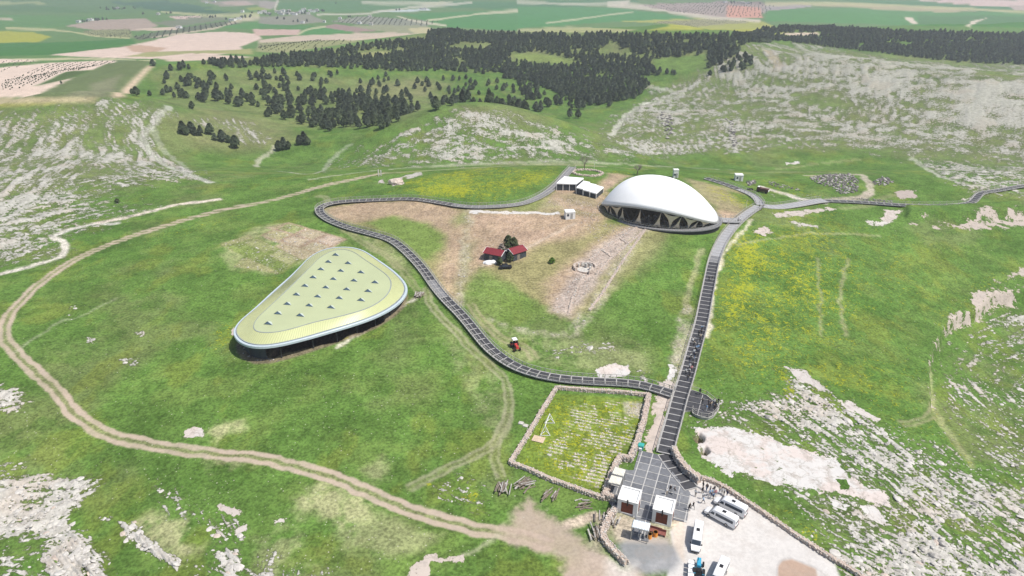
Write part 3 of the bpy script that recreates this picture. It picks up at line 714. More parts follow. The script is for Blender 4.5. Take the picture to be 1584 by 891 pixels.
# --- fields of the plain
FIELD = [
    ([(0, 48), (50, 49), (80, 57), (60, 65), (0, 70)], (.30, .31, .03)), ([(0, 72), (110, 65), (200, 60), (210, 68), (80, 85), (0, 91)], (.045, .15, .025)),
    ([(0, 20), (100, 24), (190, 28), (130, 40), (60, 44), (0, 42)], (.08, .19, .04)), ([(0, 0), (150, 0), (260, 12), (200, 20), (60, 16), (0, 18)], (.085, .17, .05)),
    ([(200, 10), (300, 14), (380, 20), (350, 25), (240, 16)], (.04, .11, .045)), ([(170, 3), (260, 2), (330, 12), (260, 14), (190, 8)], (.045, .12, .05)),
    ([(75, 85), (195, 72), (240, 62), (275, 53), (340, 49), (400, 52), (405, 60), (372, 72), (385, 80), (300, 88), (262, 92), (150, 89)], (.56, .44, .36)),
    ([(195, 72), (215, 70), (260, 74), (240, 82), (205, 80)], (.42, .29, .2)), ([(190, 88), (235, 80), (330, 78), (390, 76), (390, 84), (300, 82), (240, 88)], (.28, .28, .12)),
    ([(250, 90), (310, 84), (390, 88), (350, 92), (260, 95)], (.5, .4, .32)),
    ([(0, 92), (45, 91), (60, 94), (0, 114)], (.60, .48, .39)), ([(0, 115), (50, 97), (76, 95), (0, 124)], (.075, .11, .035)),
    ([(0, 125), (80, 97), (180, 93), (145, 108), (102, 111), (62, 130), (20, 140), (0, 140)], (.60, .48, .39)),
    ([(62, 131), (105, 111), (142, 109), (110, 121)], (.075, .115, .035)), ([(0, 150), (62, 132), (116, 120), (50, 150), (0, 153)], (.58, .46, .37)),
    ([(50, 150), (118, 119), (180, 93), (235, 95), (175, 150), (160, 152)], (.115, .15, .06)), ([(100, 151), (140, 130), (190, 115), (165, 150)], (.17, .18, .10)),
    ([(175, 151), (231, 101), (236, 103), (190, 150)], (.56, .42, .31)), ([(0, 152), (150, 150), (145, 158), (0, 174)], (.36, .31, .18)), ([(0, 166), (60, 160), (90, 160), (0, 180)], (.26, .26, .06)),
    ([(100, 40), (150, 31), (225, 28), (245, 40), (215, 48), (150, 47)], (.33, .26, .20)), ([(205, 57), (260, 46), (355, 32), (372, 36), (240, 59), (215, 63)], (.11, .13, .07)),
    ([(130, 48), (200, 44), (205, 58), (160, 58), (130, 53)], (.22, .23, .10)), ([(260, 25), (330, 23), (332, 28), (270, 29)], (.5, .38, .32)), ([(205, 45), (275, 41), (275, 46), (240, 48)], (.5, .4, .3)),
    ([(342, 41), (400, 33), (430, 40), (400, 46), (352, 43)], (.07, .2, .04)), ([(235, 35), (340, 22), (350, 30), (270, 42)], (.15, .17, .10)), ([(0, 10), (80, 10), (150, 20), (60, 19)], (.07, .16, .04)),
    ([(0, 30), (20, 29), (18, 32), (0, 33)], (.4, .35, .25)), ([(400, 25), (480, 22), (505, 34), (440, 40), (400, 36)], (.21, .21, .15)),
    ([(400, 37), (490, 40), (470, 46), (400, 44)], (.06, .18, .04)), ([(390, 45), (465, 46), (460, 54), (395, 55)], (.46, .33, .27)),
    ([(463, 54), (470, 48), (500, 42), (547, 50), (475, 56)], (.06, .2, .045)), ([(400, 62), (460, 55), (600, 50), (650, 52), (560, 62), (450, 68), (400, 72)], (.45, .37, .28)),
    ([(400, 66), (520, 62), (560, 64), (440, 82), (395, 80)], (.24, .25, .12)), ([(498, 42), (520, 37), (587, 48), (550, 50)], (.27, .19, .16)), ([(585, 48), (540, 40), (650, 37), (680, 48), (650, 52), (600, 50)], (.24, .25, .14)),
    ([(630, 44), (665, 42), (660, 52), (640, 51)], (.4, .36, .2)), ([(510, 33), (560, 25), (680, 33), (660, 40), (560, 38)], (.21, .22, .16)),
    ([(583, 18), (662, 13), (667, 16), (590, 19)], (.45, .5, .48)), ([(620, 22), (800, 14), (800, 48), (690, 42), (650, 30)], (.055, .19, .04)),
    ([(430, 4), (600, 0), (680, 0), (640, 12), (520, 20), (430, 14)], (.075, .18, .055)), ([(660, 2), (1000, 0), (960, 8), (800, 14), (690, 12)], (.05, .16, .045)),
    ([(400, 2), (430, 2), (420, 14), (400, 15)], (.3, .27, .22)),
    ([(660, 3), (700, 2), (690, 6), (650, 7)], (.35, .36, .2)), ([(800, 10), (950, 12), (1080, 28), (960, 33), (800, 44)], (.055, .2, .045)),
    ([(980, 7), (1120, 3), (1200, 8), (1200, 17), (1125, 28), (1055, 21)], (.30, .24, .20)), ([(1124, 8), (1176, 12), (1180, 28), (1124, 27)], (.50, .25, .17)), ([(1105, 2), (1250, 4), (1250, 8), (1120, 6)], (.22, .17, .14)),
    ([(960, 33), (1010, 31), (1100, 28), (1180, 33), (1200, 42), (1200, 54), (1120, 46), (1000, 47), (1050, 38)], (.30, .31, .06)),
    ([(1010, 34), (1100, 29), (1170, 34), (1080, 41)], (.26, .25, .12)), ([(800, 45), (880, 41), (985, 46), (960, 50), (820, 50)], (.30, .31, .14)),
    ([(1184, 15), (1330, 12), (1450, 18), (1584, 20), (1584, 47), (1400, 39), (1250, 34), (1184, 33)], (.06, .2, .035)), ([(1420, 24), (1584, 26), (1584, 45), (1430, 40)], (.055, .16, .03)),
    ([(1255, 6), (1360, 7), (1460, 12), (1510, 17), (1450, 19), (1330, 13), (1260, 9)], (.36, .32, .17)), ([(1184, 7), (1255, 7), (1255, 11), (1184, 17)], (.30, .26, .24)),
    ([(1420, 0), (1584, 0), (1584, 6), (1530, 11), (1470, 5)], (.55, .41, .35)), ([(1300, 0), (1420, 1), (1500, 10), (1584, 14), (1584, 18), (1450, 12), (1340, 6)], (.05, .17, .04)),
    ([(1560, 8), (1584, 7), (1584, 17), (1570, 16)], (.4, .32, .26)), ([(1184, 42), (1225, 48), (1215, 55), (1184, 55)], (.24, .28, .05)), ([(1205, 51), (1265, 50), (1268, 54), (1225, 56)], (.45, .37, .28)),
    ([(1400, 27), (1412, 28), (1420, 37), (1408, 36)], (.58, .5, .38)), ([(1495, 41), (1502, 33), (1527, 28), (1510, 35), (1500, 42)], (.58, .5, .38)), ([(0, 5), (60, 2), (70, 6), (0, 9)], (.25, .3, .12)),
    ([(310, 2), (400, 0), (400, 8), (340, 10)], (.26, .24, .17)), ([(340, 3), (380, 2), (395, 8), (350, 8)], (.38, .30, .24)), ([(380, 12), (400, 10), (420, 16), (385, 16)], (.22, .28, .05)),
    ([(555, 82), (600, 79), (602, 87), (556, 89)], (.24, .25, .10)), ([(795, 84), (835, 83), (895, 96), (860, 98), (800, 92)], (.17, .22, .06)),
    ([(1010, 92), (1090, 84), (1095, 100), (1050, 112), (1015, 110)], (.12, .19, .045))]
plain = sm(560, 700, GR) * (1 - area([(205, 152), (235, 102), (330, 93), (430, 85), (520, 74), (600, 62), (690, 46), (800, 47), (1000, 47), (1140, 45), (1200, 54), (1255, 40), (1400, 45), (1700, 60), (1700, 330), (0, 330), (0, 182), (150, 153)], 6, .3))
C = mixc(C, (.095, .185, .05), plain * .8 * (1 - np.clip(rock * 2, 0, 1)))
for px, c in FIELD:
    C = mixc(C, c, area(px, 4, .25))
for px, w, c in [([(235, 58), (330, 44), (365, 33), (400, 27)], 5, (.5, .42, .3)), ([(10, 43), (100, 48), (150, 56), (200, 59)], 4, (.42, .40, .2)),
                 ([(940, 6), (990, 12), (1050, 20), (1100, 27), (1175, 32)], 12, (.55, .48, .38)), ([(940, 5), (965, 3), (975, 0)], 12, (.55, .48, .38)), ([(615, 25), (640, 32), (690, 40)], 6, (.5, .46, .33)),
                 ([(660, 32), (740, 22), (800, 17)], 7, (.5, .46, .3)), ([(845, 36), (920, 26), (980, 18)], 6, (.42, .42, .25)), ([(460, 54), (475, 46), (503, 41)], 4, (.46, .44, .26)),
                 ([(425, 14), (430, 0)], 8, (.55, .5, .4)), ([(490, 22), (560, 22), (600, 16), (680, 8), (730, 4)], 5, (.48, .46, .36)), ([(20, 92), (140, 91), (240, 94)], 3, (.46, .42, .26)),
                 ([(250, 18), (330, 24), (400, 22)], 3, (.4, .4, .2)), ([(1184, 6), (1300, 5), (1420, 10), (1584, 19)], 5, (.45, .42, .2)), ([(800, 4), (900, 6), (960, 4)], 6, (.42, .42, .3)),
                 ([(560, 3), (620, 5), (700, 3)], 6, (.42, .42, .3))]:
    C = mixc(C, c, far_line(px, .55 if w < 8 else .8) * .75)
speck *= 1 - plain * .8
# ground under the forest is darker needle litter
# relief: limestone stands proud of the turf, soil is uneven, pits under the two shelters
rid = 1 - np.abs(fbm(GX / 3.2, GY / 3.2, 81, 4) * 2 - 1)
GZ = GZ + np.clip(rock - .25, 0, 1) * ((rid - .45) * .9 + (ledge - .5) * 3.2) * np.clip(GR / 160, .55, 1.8) + grit * (n_sml - .5) * .5
GZ = GZ + slab * (1 - flat) * (n_mid - .5) * .5
calm2 = 1 - np.clip(flat + park, 0, 1)
GZ = GZ + calm2 * (n_sml - .5) * .12
for px, dz in [([(1072, 674), (1082, 670), (1090, 676), (1088, 683), (1078, 684)], 2.2), ([(1084, 695), (1092, 692), (1098, 698), (1092, 703), (1085, 702)], 2.2)]:
    m = area(px, .35, .1); GZ -= m * dz; C = mixc(C, (.30, .24, .17), m); slab *= 1 - m; rock *= 1 - m
SC = at(smooth_line([(1444, 612), (1440, 565), (1450, 535), (1465, 505), (1485, 488), (1510, 482), (1540, 455), (1584, 432)], 5))[:, :2]
d, _ = seg_dist(GX, GY, np.r_[SC, SC[:0]], False)
inside = area([(1444, 640), (1440, 565), (1450, 535), (1465, 505), (1485, 488), (1510, 482), (1540, 455), (1584, 432), (1750, 470), (1750, 800), (1500, 720)], .8, .3)
GZ -= inside * 3.6 * np.exp(-(d / 30) ** 2)
up = area([(1405, 338), (1480, 340), (1584, 322), (1800, 322), (1800, 300), (1500, 318), (1400, 320)], 1.5, .3)
GZ += up * 2.2 * np.exp(-(pline_dist(GX, GY, [tuple(p[:2]) for p in at([(1400, 335), (1480, 338), (1584, 322)])]) / 12) ** 2)
# --- excavations under the two shelters (their plans are used again below)
S1C, S1A, S1B, S1R = (51.4, 227.0), 20.3, 13.0, math.radians(-24)
def s1(p, k=1.0):
    """point at angle p of the large shelter's oval plan, scaled k"""
    x, y = S1A * k * math.cos(p), S1B * k * math.sin(p)
    return (S1C[0] + x * math.cos(S1R) - y * math.sin(S1R), S1C[1] + x * math.sin(S1R) + y * math.cos(S1R))
ex = ((GX - S1C[0]) * math.cos(S1R) + (GY - S1C[1]) * math.sin(S1R)) / S1A
ey = (-(GX - S1C[0]) * math.sin(S1R) + (GY - S1C[1]) * math.cos(S1R)) / S1B
er = np.hypot(ex, ey)
GZ -= 5.0 * (1 - sm(.80, .88, er)) * (.8 + .5 * n_mid)
zp = (lambda p: (340 + p[0] / 4.95, 370 + p[1] / 4.95))
ROOF2 = [zp(p) for p in [(100, 690), (125, 652), (250, 545), (400, 405), (560, 265), (695, 132), (735, 98), (790, 74), (890, 60), (1000, 58), (1080, 75),
         (1200, 150), (1330, 240), (1415, 325), (1438, 385), (1410, 450), (1330, 520), (1200, 590), (1050, 645), (850, 705), (650, 762),
         (480, 803), (360, 826), (240, 826), (150, 790), (105, 740)]]
ROOF2_IN = [zp(p) for p in [(238, 670), (300, 600), (450, 455), (600, 310), (740, 175), (830, 95), (930, 75), (1000, 85), (1080, 140), (1200, 220), (1285, 285),
            (1310, 340), (1290, 410), (1220, 480), (1100, 540), (900, 595), (700, 640), (520, 695), (400, 717), (330, 720), (265, 705)]]
R2Z = 5.4
R2 = at(ROOF2, R2Z)
d, i = seg_dist(GX, GY, R2, True)
sd2 = np.where(i, d, -d)
PITW = at([zp(p) for p in [(430, 885), (560, 845), (790, 785), (860, 788), (930, 770), (985, 730), (1100, 690), (1250, 620), (1180, 480), (800, 560), (450, 720)]])
d, i = seg_dist(WX, WY, PITW, True)
GZ -= 4.5 * sm(-.6, 1.2, np.where(i, d, -d)); C = mixc(C, (.24, .165, .12), sm(-.6, 0, np.where(i, d, -d)))
C = mixc(C, (.20, .15, .115), sm(-.5, .5, sd2) * .8); speck *= 1 - sm(0, .5, sd2)  # soil darkened below the triangular roof, shade put into its colour
C = mixc(C, (.24, .185, .14), 1 - sm(.9, .96, er)); flow *= sm(.9, .96, er); rock *= sm(.9, .96, er)  # dig floor painted darker to deepen the shade under the dome

def float_attr(me, name, arr):
    a = me.attributes.new(name, 'FLOAT', 'POINT'); a.data.foreach_set('value', np.ascontiguousarray(arr, np.float32))

me = bpy.data.meshes.new("ground")
nv = NA * NR
me.vertices.add(nv)
me.vertices.foreach_set('co', np.stack([GX, GY, GZ], 1).astype(np.float32).ravel())
ii = (np.arange(NR - 1)[:, None] * NA + np.arange(NA - 1)[None]).ravel()
quads = np.stack([ii, ii + NA, ii + NA + 1, ii + 1], 1).astype(np.int32)
quads = quads[:, ::-1]
me.loops.add(quads.size); me.loops.foreach_set('vertex_index', np.ascontiguousarray(quads).ravel())
me.polygons.add(len(quads)); me.polygons.foreach_set('loop_start', np.arange(0, quads.size, 4, dtype=np.int32))
me.polygons.foreach_set('use_smooth', np.ones(len(quads), bool))
me.update(calc_edges=True)
ca = me.attributes.new('cover', 'FLOAT_COLOR', 'POINT')
cb_ = me.attributes.new('slab_cover', 'FLOAT_COLOR', 'POINT'); cb_.data.foreach_set('color', np.c_[np.clip(SLC, 0, 1), np.ones(nv)].astype(np.float32).ravel())
ca.data.foreach_set('color', np.c_[np.clip(C, 0, 1), np.ones(nv)].astype(np.float32).ravel())
for n, a in (('rock', rock), ('flow', flow), ('speck', speck), ('grit', grit), ('slab', slab), ('plain', plain), ('flat', flat), ('ledge', ledge)):
    float_attr(me, n, np.clip(a, 0, 1))
# band coordinates for the limestone: along and across its beds
cs, sn = 1.0, 0.0
wob = (fbm(GX / 30, GY / 30, 91, 3) - .5) * 14
fa = np.clip(GR / 170, .55, 3.2)
fa = np.exp(np.round(np.log(fa) * 3) / 3)
ctr_ = sm(260, 340, GR)[:, None]
bed = np.stack([GX / 1.25, GY, GZ * .8], 1)
va = me.attributes.new('bed', 'FLOAT_VECTOR', 'POINT'); va.data.foreach_set('vector', bed.astype(np.float32).ravel())
float_attr(me, 'far', np.clip(GR / 900, 0, 1))

gm = bpy.data.materials.new("turf_and_limestone"); gm.use_nodes = True
nt = gm.node_tree; N = nt.nodes; L = nt.links
bs = N['Principled BSDF']; bs.inputs['Roughness'].default_value = .95; bs.inputs['Specular IOR Level'].default_value = .12
def attr(n, out='Fac'):
    a = N.new('ShaderNodeAttribute'); a.attribute_name = n; return a.outputs[out]
def noise(vec, scale, det=3, rough=.55):
    n = N.new('ShaderNodeTexNoise'); n.inputs['Scale'].default_value = scale; n.inputs['Detail'].default_value = det; n.inputs['Roughness'].default_value = rough
    L.new(vec, n.inputs['Vector']); return n.outputs['Fac']
def math_(op, a, b=None, c=None):
    n = N.new('ShaderNodeMath'); n.operation = op
    for k, x in enumerate((a, b, c)):
        if x is None: continue
        if isinstance(x, (int, float)): n.inputs[k].default_value = x
        else: L.new(x, n.inputs[k])
    return n.outputs[0]
def mapr(v, a, b, c=0.0, d=1.0):
    n = N.new('ShaderNodeMapRange'); n.interpolation_type = 'SMOOTHSTEP'
    L.new(v, n.inputs[0])
    for k, x in enumerate((a, b, c, d)):
        if isinstance(x, (int, float)): n.inputs[k + 1].default_value = x
        else: L.new(x, n.inputs[k + 1])
    return n.outputs[0]
def mix(f, a, b, mode='MIX'):
    n = N.new('ShaderNodeMix'); n.data_type = 'RGBA'; n.blend_type = mode; n.clamp_factor = True
    for s, x in ((0, f), (6, a), (7, b)):
        if isinstance(x, (int, float)): n.inputs[s].default_value = x
        elif isinstance(x, tuple): n.inputs[s].default_value = (*x, 1)
        else: L.new(x, n.inputs[s])
    return n.outputs[2]
pos = N.new('ShaderNodeTexCoord').outputs['Object']
cover, plain_a, flat_a = attr('cover', 'Color'), attr('plain'), attr('flat')
g1, g2, g3 = noise(pos, 1.6, 4, .65), noise(pos, .38, 3), noise(pos, .07, 3)
mot = math_('MULTIPLY', math_('ADD', math_('MULTIPLY', mapr(g1, .32, .68, .48, 1.56), .62), math_('MULTIPLY', mapr(g2, .3, .7, .60, 1.40), .38)), mapr(g3, .3, .7, .85, 1.15))
soft = math_('MAXIMUM', math_('MULTIPLY', flat_a, .8), math_('MULTIPLY', plain_a, .55))
mot = math_('ADD', math_('MULTIPLY', mot, math_('SUBTRACT', 1.0, soft)), soft)
cmb = N.new('ShaderNodeCombineColor')
for k in range(3): L.new(mot, cmb.inputs[k])
colr = mix(1.0, cover, cmb.outputs[0], 'MULTIPLY')
# yellow flowers in drifts
fl = attr('flow'); fn = math_('ADD', math_('MULTIPLY', noise(pos, .55, 4, .7), .6), math_('MULTIPLY', noise(pos, 2.2, 2), .4))
fth = math_('SUBTRACT', .635, math_('MULTIPLY', fl, .34))
fm = mapr(fn, fth, math_('ADD', fth, .13))
fm = math_('MULTIPLY', fm, mapr(fl, 0.01, .1))
colr = mix(math_('MULTIPLY', fm, .66), colr, (.40, .405, .018))
# white specks: small stones and daisies
vo = N.new('ShaderNodeTexVoronoi'); vo.feature = 'F1'; vo.inputs['Scale'].default_value = 1.9; vo.inputs['Randomness'].default_value = 1
L.new(pos, vo.inputs['Vector'])
sc_ = N.new('ShaderNodeSeparateColor'); L.new(vo.outputs['Color'], sc_.inputs[0])
spk = attr('speck')
on = math_('LESS_THAN', sc_.outputs[0], math_('MULTIPLY', spk, 1.0))
rad = math_('MULTIPLY', math_('ADD', math_('MULTIPLY', sc_.outputs[1], .26), .06), 1.0)
dot = math_('MULTIPLY', on, mapr(vo.outputs['Distance'], rad, math_('MULTIPLY', rad, .6)))
colr = mix(math_('MULTIPLY', dot, .7), colr, (.50, .48, .38))
# rubble grain on the excavated soil
gr = attr('grit'); gn = noise(pos, 1.1, 4, .75)
gd = noise(pos, 2.7, 3, .7)
colr = mix(math_('MULTIPLY', math_('MULTIPLY', mapr(gn, .52, .66), gr), .75), colr, (.52, .44, .38))
colr = mix(math_('MULTIPLY', math_('MULTIPLY', mapr(gd, .58, .70), gr), .6), colr, (.17, .125, .09))
# limestone beds
bedv = attr('bed', 'Vector'); rk_ = attr('rock'); far = attr('far')
r1 = noise(bedv, .62, 5, .62); r2 = noise(bedv, .17, 4, .6); r3 = noise(bedv, 1.7, 3, .6)
rn = math_('ADD', math_('ADD', math_('MULTIPLY', r1, .33), math_('MULTIPLY', attr('ledge'), .33)), math_('ADD', math_('MULTIPLY', r3, .28), math_('MULTIPLY', r2, .06)))
rth = math_('SUBTRACT', .618, math_('MULTIPLY', rk_, .235))
rmask = math_('MULTIPLY', mapr(rn, rth, math_('ADD', rth, .045)), mapr(rk_, .03, .12))
rim = math_('MULTIPLY', mapr(rn, math_('SUBTRACT', rth, .05), rth), mapr(rk_, .03, .12))
crack = noise(bedv, 1.15, 4, .7)
rc = mix(mapr(noise(pos, .5, 4, .7), .35, .65), (.40, .38, .345), (.58, .555, .51))
rc = mix(math_('MULTIPLY', mapr(crack, .60, .68), .75), rc, (.15, .135, .11))
rc = mix(math_('MULTIPLY', mapr(noise(pos, .06, 3), .5, .65), .35), rc, (.52, .42, .35))
colr = mix(math_('MULTIPLY', rim, .45), colr, (.10, .105, .05))
colr = mix(math_('MULTIPLY', rmask, math_('SUBTRACT', 1.0, math_('MULTIPLY', far, .52))), colr, rc)
# bare slabs: weather stains and lichen
sbe = math_('ADD', attr('slab'), math_('MULTIPLY', math_('SUBTRACT', math_('ADD', math_('MULTIPLY', noise(pos, .42, 4, .65), .6), math_('MULTIPLY', noise(pos, 1.7, 3, .6), .4)), .5), 2.3))
sb = mapr(sbe, .44, .52)
sfr = math_('MULTIPLY', mapr(sbe, .34, .44), math_('SUBTRACT', 1.0, sb))
scol = attr('slab_cover', 'Color')
ssep = N.new('ShaderNodeSeparateColor'); L.new(scol, ssep.inputs[0])
scol = mix(math_('MULTIPLY', math_('MULTIPLY', mapr(noise(pos, .12, 5, .7), .44, .54), .85), mapr(ssep.outputs[0], .50, .56)), scol, (.56, .55, .525))
scol = mix(math_('MULTIPLY', mapr(noise(pos, .5, 5, .75), .50, .60), .55), scol, (.37, .325, .285))
crk = N.new('ShaderNodeTexVoronoi'); crk.feature = 'DISTANCE_TO_EDGE'; crk.inputs['Scale'].default_value = .19; L.new(N.new('ShaderNodeVectorMath').outputs[0], crk.inputs['Vector'])
vm_ = crk.inputs['Vector'].links[0].from_node; vm_.operation = 'ADD'; L.new(pos, vm_.inputs[0])
wn3 = N.new('ShaderNodeTexNoise'); wn3.inputs['Scale'].default_value = .5; wn3.inputs['Detail'].default_value = 4; L.new(pos, wn3.inputs['Vector']); vs3 = N.new('ShaderNodeVectorMath'); vs3.operation = 'SCALE'; vs3.inputs['Scale'].default_value = 3.5; L.new(wn3.outputs['Color'], vs3.inputs[0]); L.new(vs3.outputs[0], vm_.inputs[1])
scol = mix(math_('MULTIPLY', mapr(crk.outputs['Distance'], .03, .008), .28), scol, (.16, .14, .09))
scol = mix(math_('MULTIPLY', mapr(noise(pos, 1.5, 4, .7), .62, .68), .7), scol, (.20, .17, .14))
scol = mix(math_('MULTIPLY', mapr(noise(pos, .33, 3, .8), .64, .68), .8), scol, (.10, .13, .04))
colr = mix(math_('MULTIPLY', sfr, .5), colr, (.09, .095, .045))
colr = mix(sb, colr, scol)
# made ground: faint wheel stains
colr = mix(math_('MULTIPLY', math_('MULTIPLY', mapr(noise(pos, .22, 5, .7), .48, .62), flat_a), .22), colr, (.34, .29, .25))
L.new(colr, bs.inputs['Base Color'])
hgt = math_('ADD', math_('ADD', math_('MULTIPLY', g1, .25), math_('MULTIPLY', rmask, .9)), math_('ADD', math_('MULTIPLY', math_('MULTIPLY', gn, gr), .8), math_('ADD', math_('MULTIPLY', r3, math_('MULTIPLY', rmask, .6)), math_('MULTIPLY', fm, .35))))
bp = N.new('ShaderNodeBump'); bp.inputs['Strength'].default_value = .55; bp.inputs['Distance'].default_value = .55
L.new(math_('MULTIPLY', hgt, math_('SUBTRACT', 1.0, math_('MULTIPLY', math_('MAXIMUM', plain_a, flat_a), .8))), bp.inputs['Height']); L.new(bp.outputs['Normal'], bs.inputs['Normal'])
me.materials.append(gm)
print('verts', nv)
ground = bpy.data.objects.new("ground", me); col.objects.link(ground)
tag(ground, kind='structure')
# ------------------------------------------------------------------ materials
M = {}
M['membrane'] = mat('white_membrane', (.89, .89, .88), .55, .02, .3)
M['rim'] = mat('grey_painted_steel', (.34, .34, .33), .5, .08, 1)
M['dark_steel'] = mat('dark_steel', (.045, .045, .048), .5, .2, 2)
M['sail'] = mat('beige_sail_cloth', (.68, .57, .44), .8, .08, .6)
M['deck_grey'] = mat('weathered_grey_deck', (.22, .22, .225), .7, .18, 1.5)
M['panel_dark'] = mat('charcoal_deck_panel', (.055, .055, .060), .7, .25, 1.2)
M['panel_mid'] = mat('worn_glare_deck_panel', (.20, .20, .205), .7, .18, 1.2)  # worn panel, its grey lightened to paint in glancing sun glare
M['panel_light'] = mat('pale_glare_deck_panel', (.34, .34, .345), .7, .12, 1.0)  # sun glare on the upper panels put into a lighter grey
M['beam'] = mat('pale_concrete_beam', (.37, .36, .345), .8, .12, 1.5)
M['rail'] = mat('pale_timber_rail', (.37, .355, .32), .7, .15, 3)
M['skirt'] = mat('near_black_deck_frame', (.03, .03, .032), .8, .2, 2)  # near-black skirt and bearers below the decks
M['paver'] = mat('bluish_grey_paver', (.155, .160, .172), .75, .16, 1.6)
M['joint'] = mat('light_paving_joint', (.46, .45, .43), .8, .12, 2)
M['roof_green'] = mat('pale_olive_roof_sheet', (.43, .47, .27), .42, .05, .12, spec=.4)
M['roof_edge'] = mat('pale_olive_standing_seam', (.48, .505, .26), .36, .05, .15, spec=.45)
M['flashing'] = mat('pale_skylight_flashing', (.50, .56, .52), .5, .05, 1)
M['seam'] = mat('roof_seam', (.40, .42, .23), .5, .08, 1)
M['blue_trim'] = mat('pale_blue_gutter', (.46, .53, .575), .4, .05, 1)
M['grey_line'] = mat('grey_roof_gutter', (.27, .30, .30), .5, .1, 1)
M['glass_dark'] = mat('dark_glass', (.05, .065, .085), .15, .2, 1, spec=.5)
M['skylight'] = mat('skylight_glass', (.11, .17, .26), .25, .2, 1, spec=.5)
M['white'] = mat('white_paint', (.78, .78, .76), .5, .04, .8)
M['wall_white'] = mat('white_plaster', (.74, .73, .70), .8, .06, .8)
M['door_red'] = mat('red_brown_shutter', (.19, .055, .035), .6, .2, 3)
M['corr'] = mat('corrugated_white_sheet', (.72, .77, .80), .4, .06, 1)
M['corr_warm'] = mat('corrugated_cream_sheet', (.70, .68, .60), .5, .06, 1)
M['stone'] = mat('rubble_stone', (.52, .42, .35), .9, .25, 1.2, bump=.4, c2=(.66, .57, .49))
M['stone_core'] = mat('wall_core', (.44, .36, .30), .95, .3, 2)
M['lime'] = mat('limestone', (.50, .47, .43), .9, .22, 1.4, bump=.5, bscale=4, c2=(.63, .60, .55))
M['lime_grey'] = mat('grey_limestone', (.33, .31, .28), .9, .3, 1.2, bump=.5, bscale=4, c2=(.52, .49, .45))
M['basalt'] = mat('dark_lichened_stone', (.11, .10, .095), .9, .4, 1.0, bump=.4, c2=(.27, .25, .235))
M['timber'] = mat('old_timber', (.21, .175, .14), .85, .35, 2)
M['red_roof'] = mat('dark_red_roof_sheet', (.20, .028, .035), .5, .15, 2)
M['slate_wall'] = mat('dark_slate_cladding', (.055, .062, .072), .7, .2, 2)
M['bus_white'] = mat('white_van_paint', (.80, .80, .80), .28, .02, .5, spec=.5)
M['tyre'] = mat('black_rubber', (.022, .022, .022), .85, .2, 4)
M['wheel_rim'] = mat('silver_wheel', (.45, .45, .46), .35, .1, 4, metal=.6)
M['black'] = mat('black_trim', (.02, .02, .022), .5, .2, 3)
M['lamp'] = mat('lamp_glass', (.75, .77, .80), .15, .05, 3, spec=.6)
M['lamp_red'] = mat('red_lamp', (.35, .02, .02), .3, .1, 3)
M['red'] = mat('red_tractor_paint', (.50, .055, .05), .4, .15, 2)
M['teal'] = mat('teal_plastic', (.05, .36, .32), .5, .15, 2)
M['blue'] = mat('blue_paint', (.05, .33, .50), .4, .15, 2)
M['orange'] = mat('orange_plastic', (.66, .27, .05), .5, .15, 2)
M['brown_red'] = mat('rust_red_bench', (.25, .09, .07), .7, .2, 2)
M['brown_dark'] = mat('dark_brown_paint', (.10, .045, .035), .6, .2, 2)
M['ply'] = mat('plywood', (.55, .43, .31), .8, .12, 2)
M['needle'] = mat('pine_needles', (.088, .118, .066), .9, .3, .8, c2=(.135, .170, .098), spec=.15)
M['needle2'] = mat('pine_needles_blue', (.090, .114, .078), .9, .3, .8, c2=(.130, .160, .108), spec=.15)
M['leaf'] = mat('dark_leaves', (.05, .07, .035), .9, .35, 1, c2=(.09, .11, .05), spec=.15)
M['leaf_bright'] = mat('bright_leaves', (.07, .13, .02), .9, .3, 1, spec=.15)
M['bark'] = mat('bark', (.12, .09, .065), .9, .3, 3)
M['twig'] = mat('grey_twigs', (.24, .21, .18), .9, .2, 3)
M['tarp'] = mat('white_sheeting', (.80, .80, .79), .6, .04, 1)
M['house'] = mat('pale_house_wall', (.62, .60, .56), .8, .1, .3)
M['house_roof'] = mat('flat_house_roof', (.52, .48, .44), .8, .15, .3)

for k_ in ('needle', 'needle2'):                                # every tree its own shade of green
    nt_ = M[k_].node_tree; oi_ = nt_.nodes.new('ShaderNodeObjectInfo'); mr_ = nt_.nodes.new('ShaderNodeMapRange'); hs_ = nt_.nodes.new('ShaderNodeHueSaturation')
    mr_.inputs[3].default_value = .95; mr_.inputs[4].default_value = 1.65
    nt_.links.new(oi_.outputs['Random'], mr_.inputs[0]); nt_.links.new(mr_.outputs[0], hs_.inputs['Value'])
    b_ = nt_.nodes['Principled BSDF']; src_ = b_.inputs['Base Color'].links[0].from_socket
    nt_.links.new(src_, hs_.inputs['Color']); nt_.links.new(hs_.outputs[0], b_.inputs['Base Color'])
    tl_ = nt_.nodes.new('ShaderNodeBsdfTranslucent'); mx_ = nt_.nodes.new('ShaderNodeMixShader'); mx_.inputs[0].default_value = .48   # light passes through the needles
    nt_.links.new(hs_.outputs[0], tl_.inputs['Color']); nt_.links.new(b_.outputs[0], mx_.inputs[1]); nt_.links.new(tl_.outputs[0], mx_.inputs[2])
    nt_.links.new(mx_.outputs[0], nt_.nodes['Material Output'].inputs['Surface'])
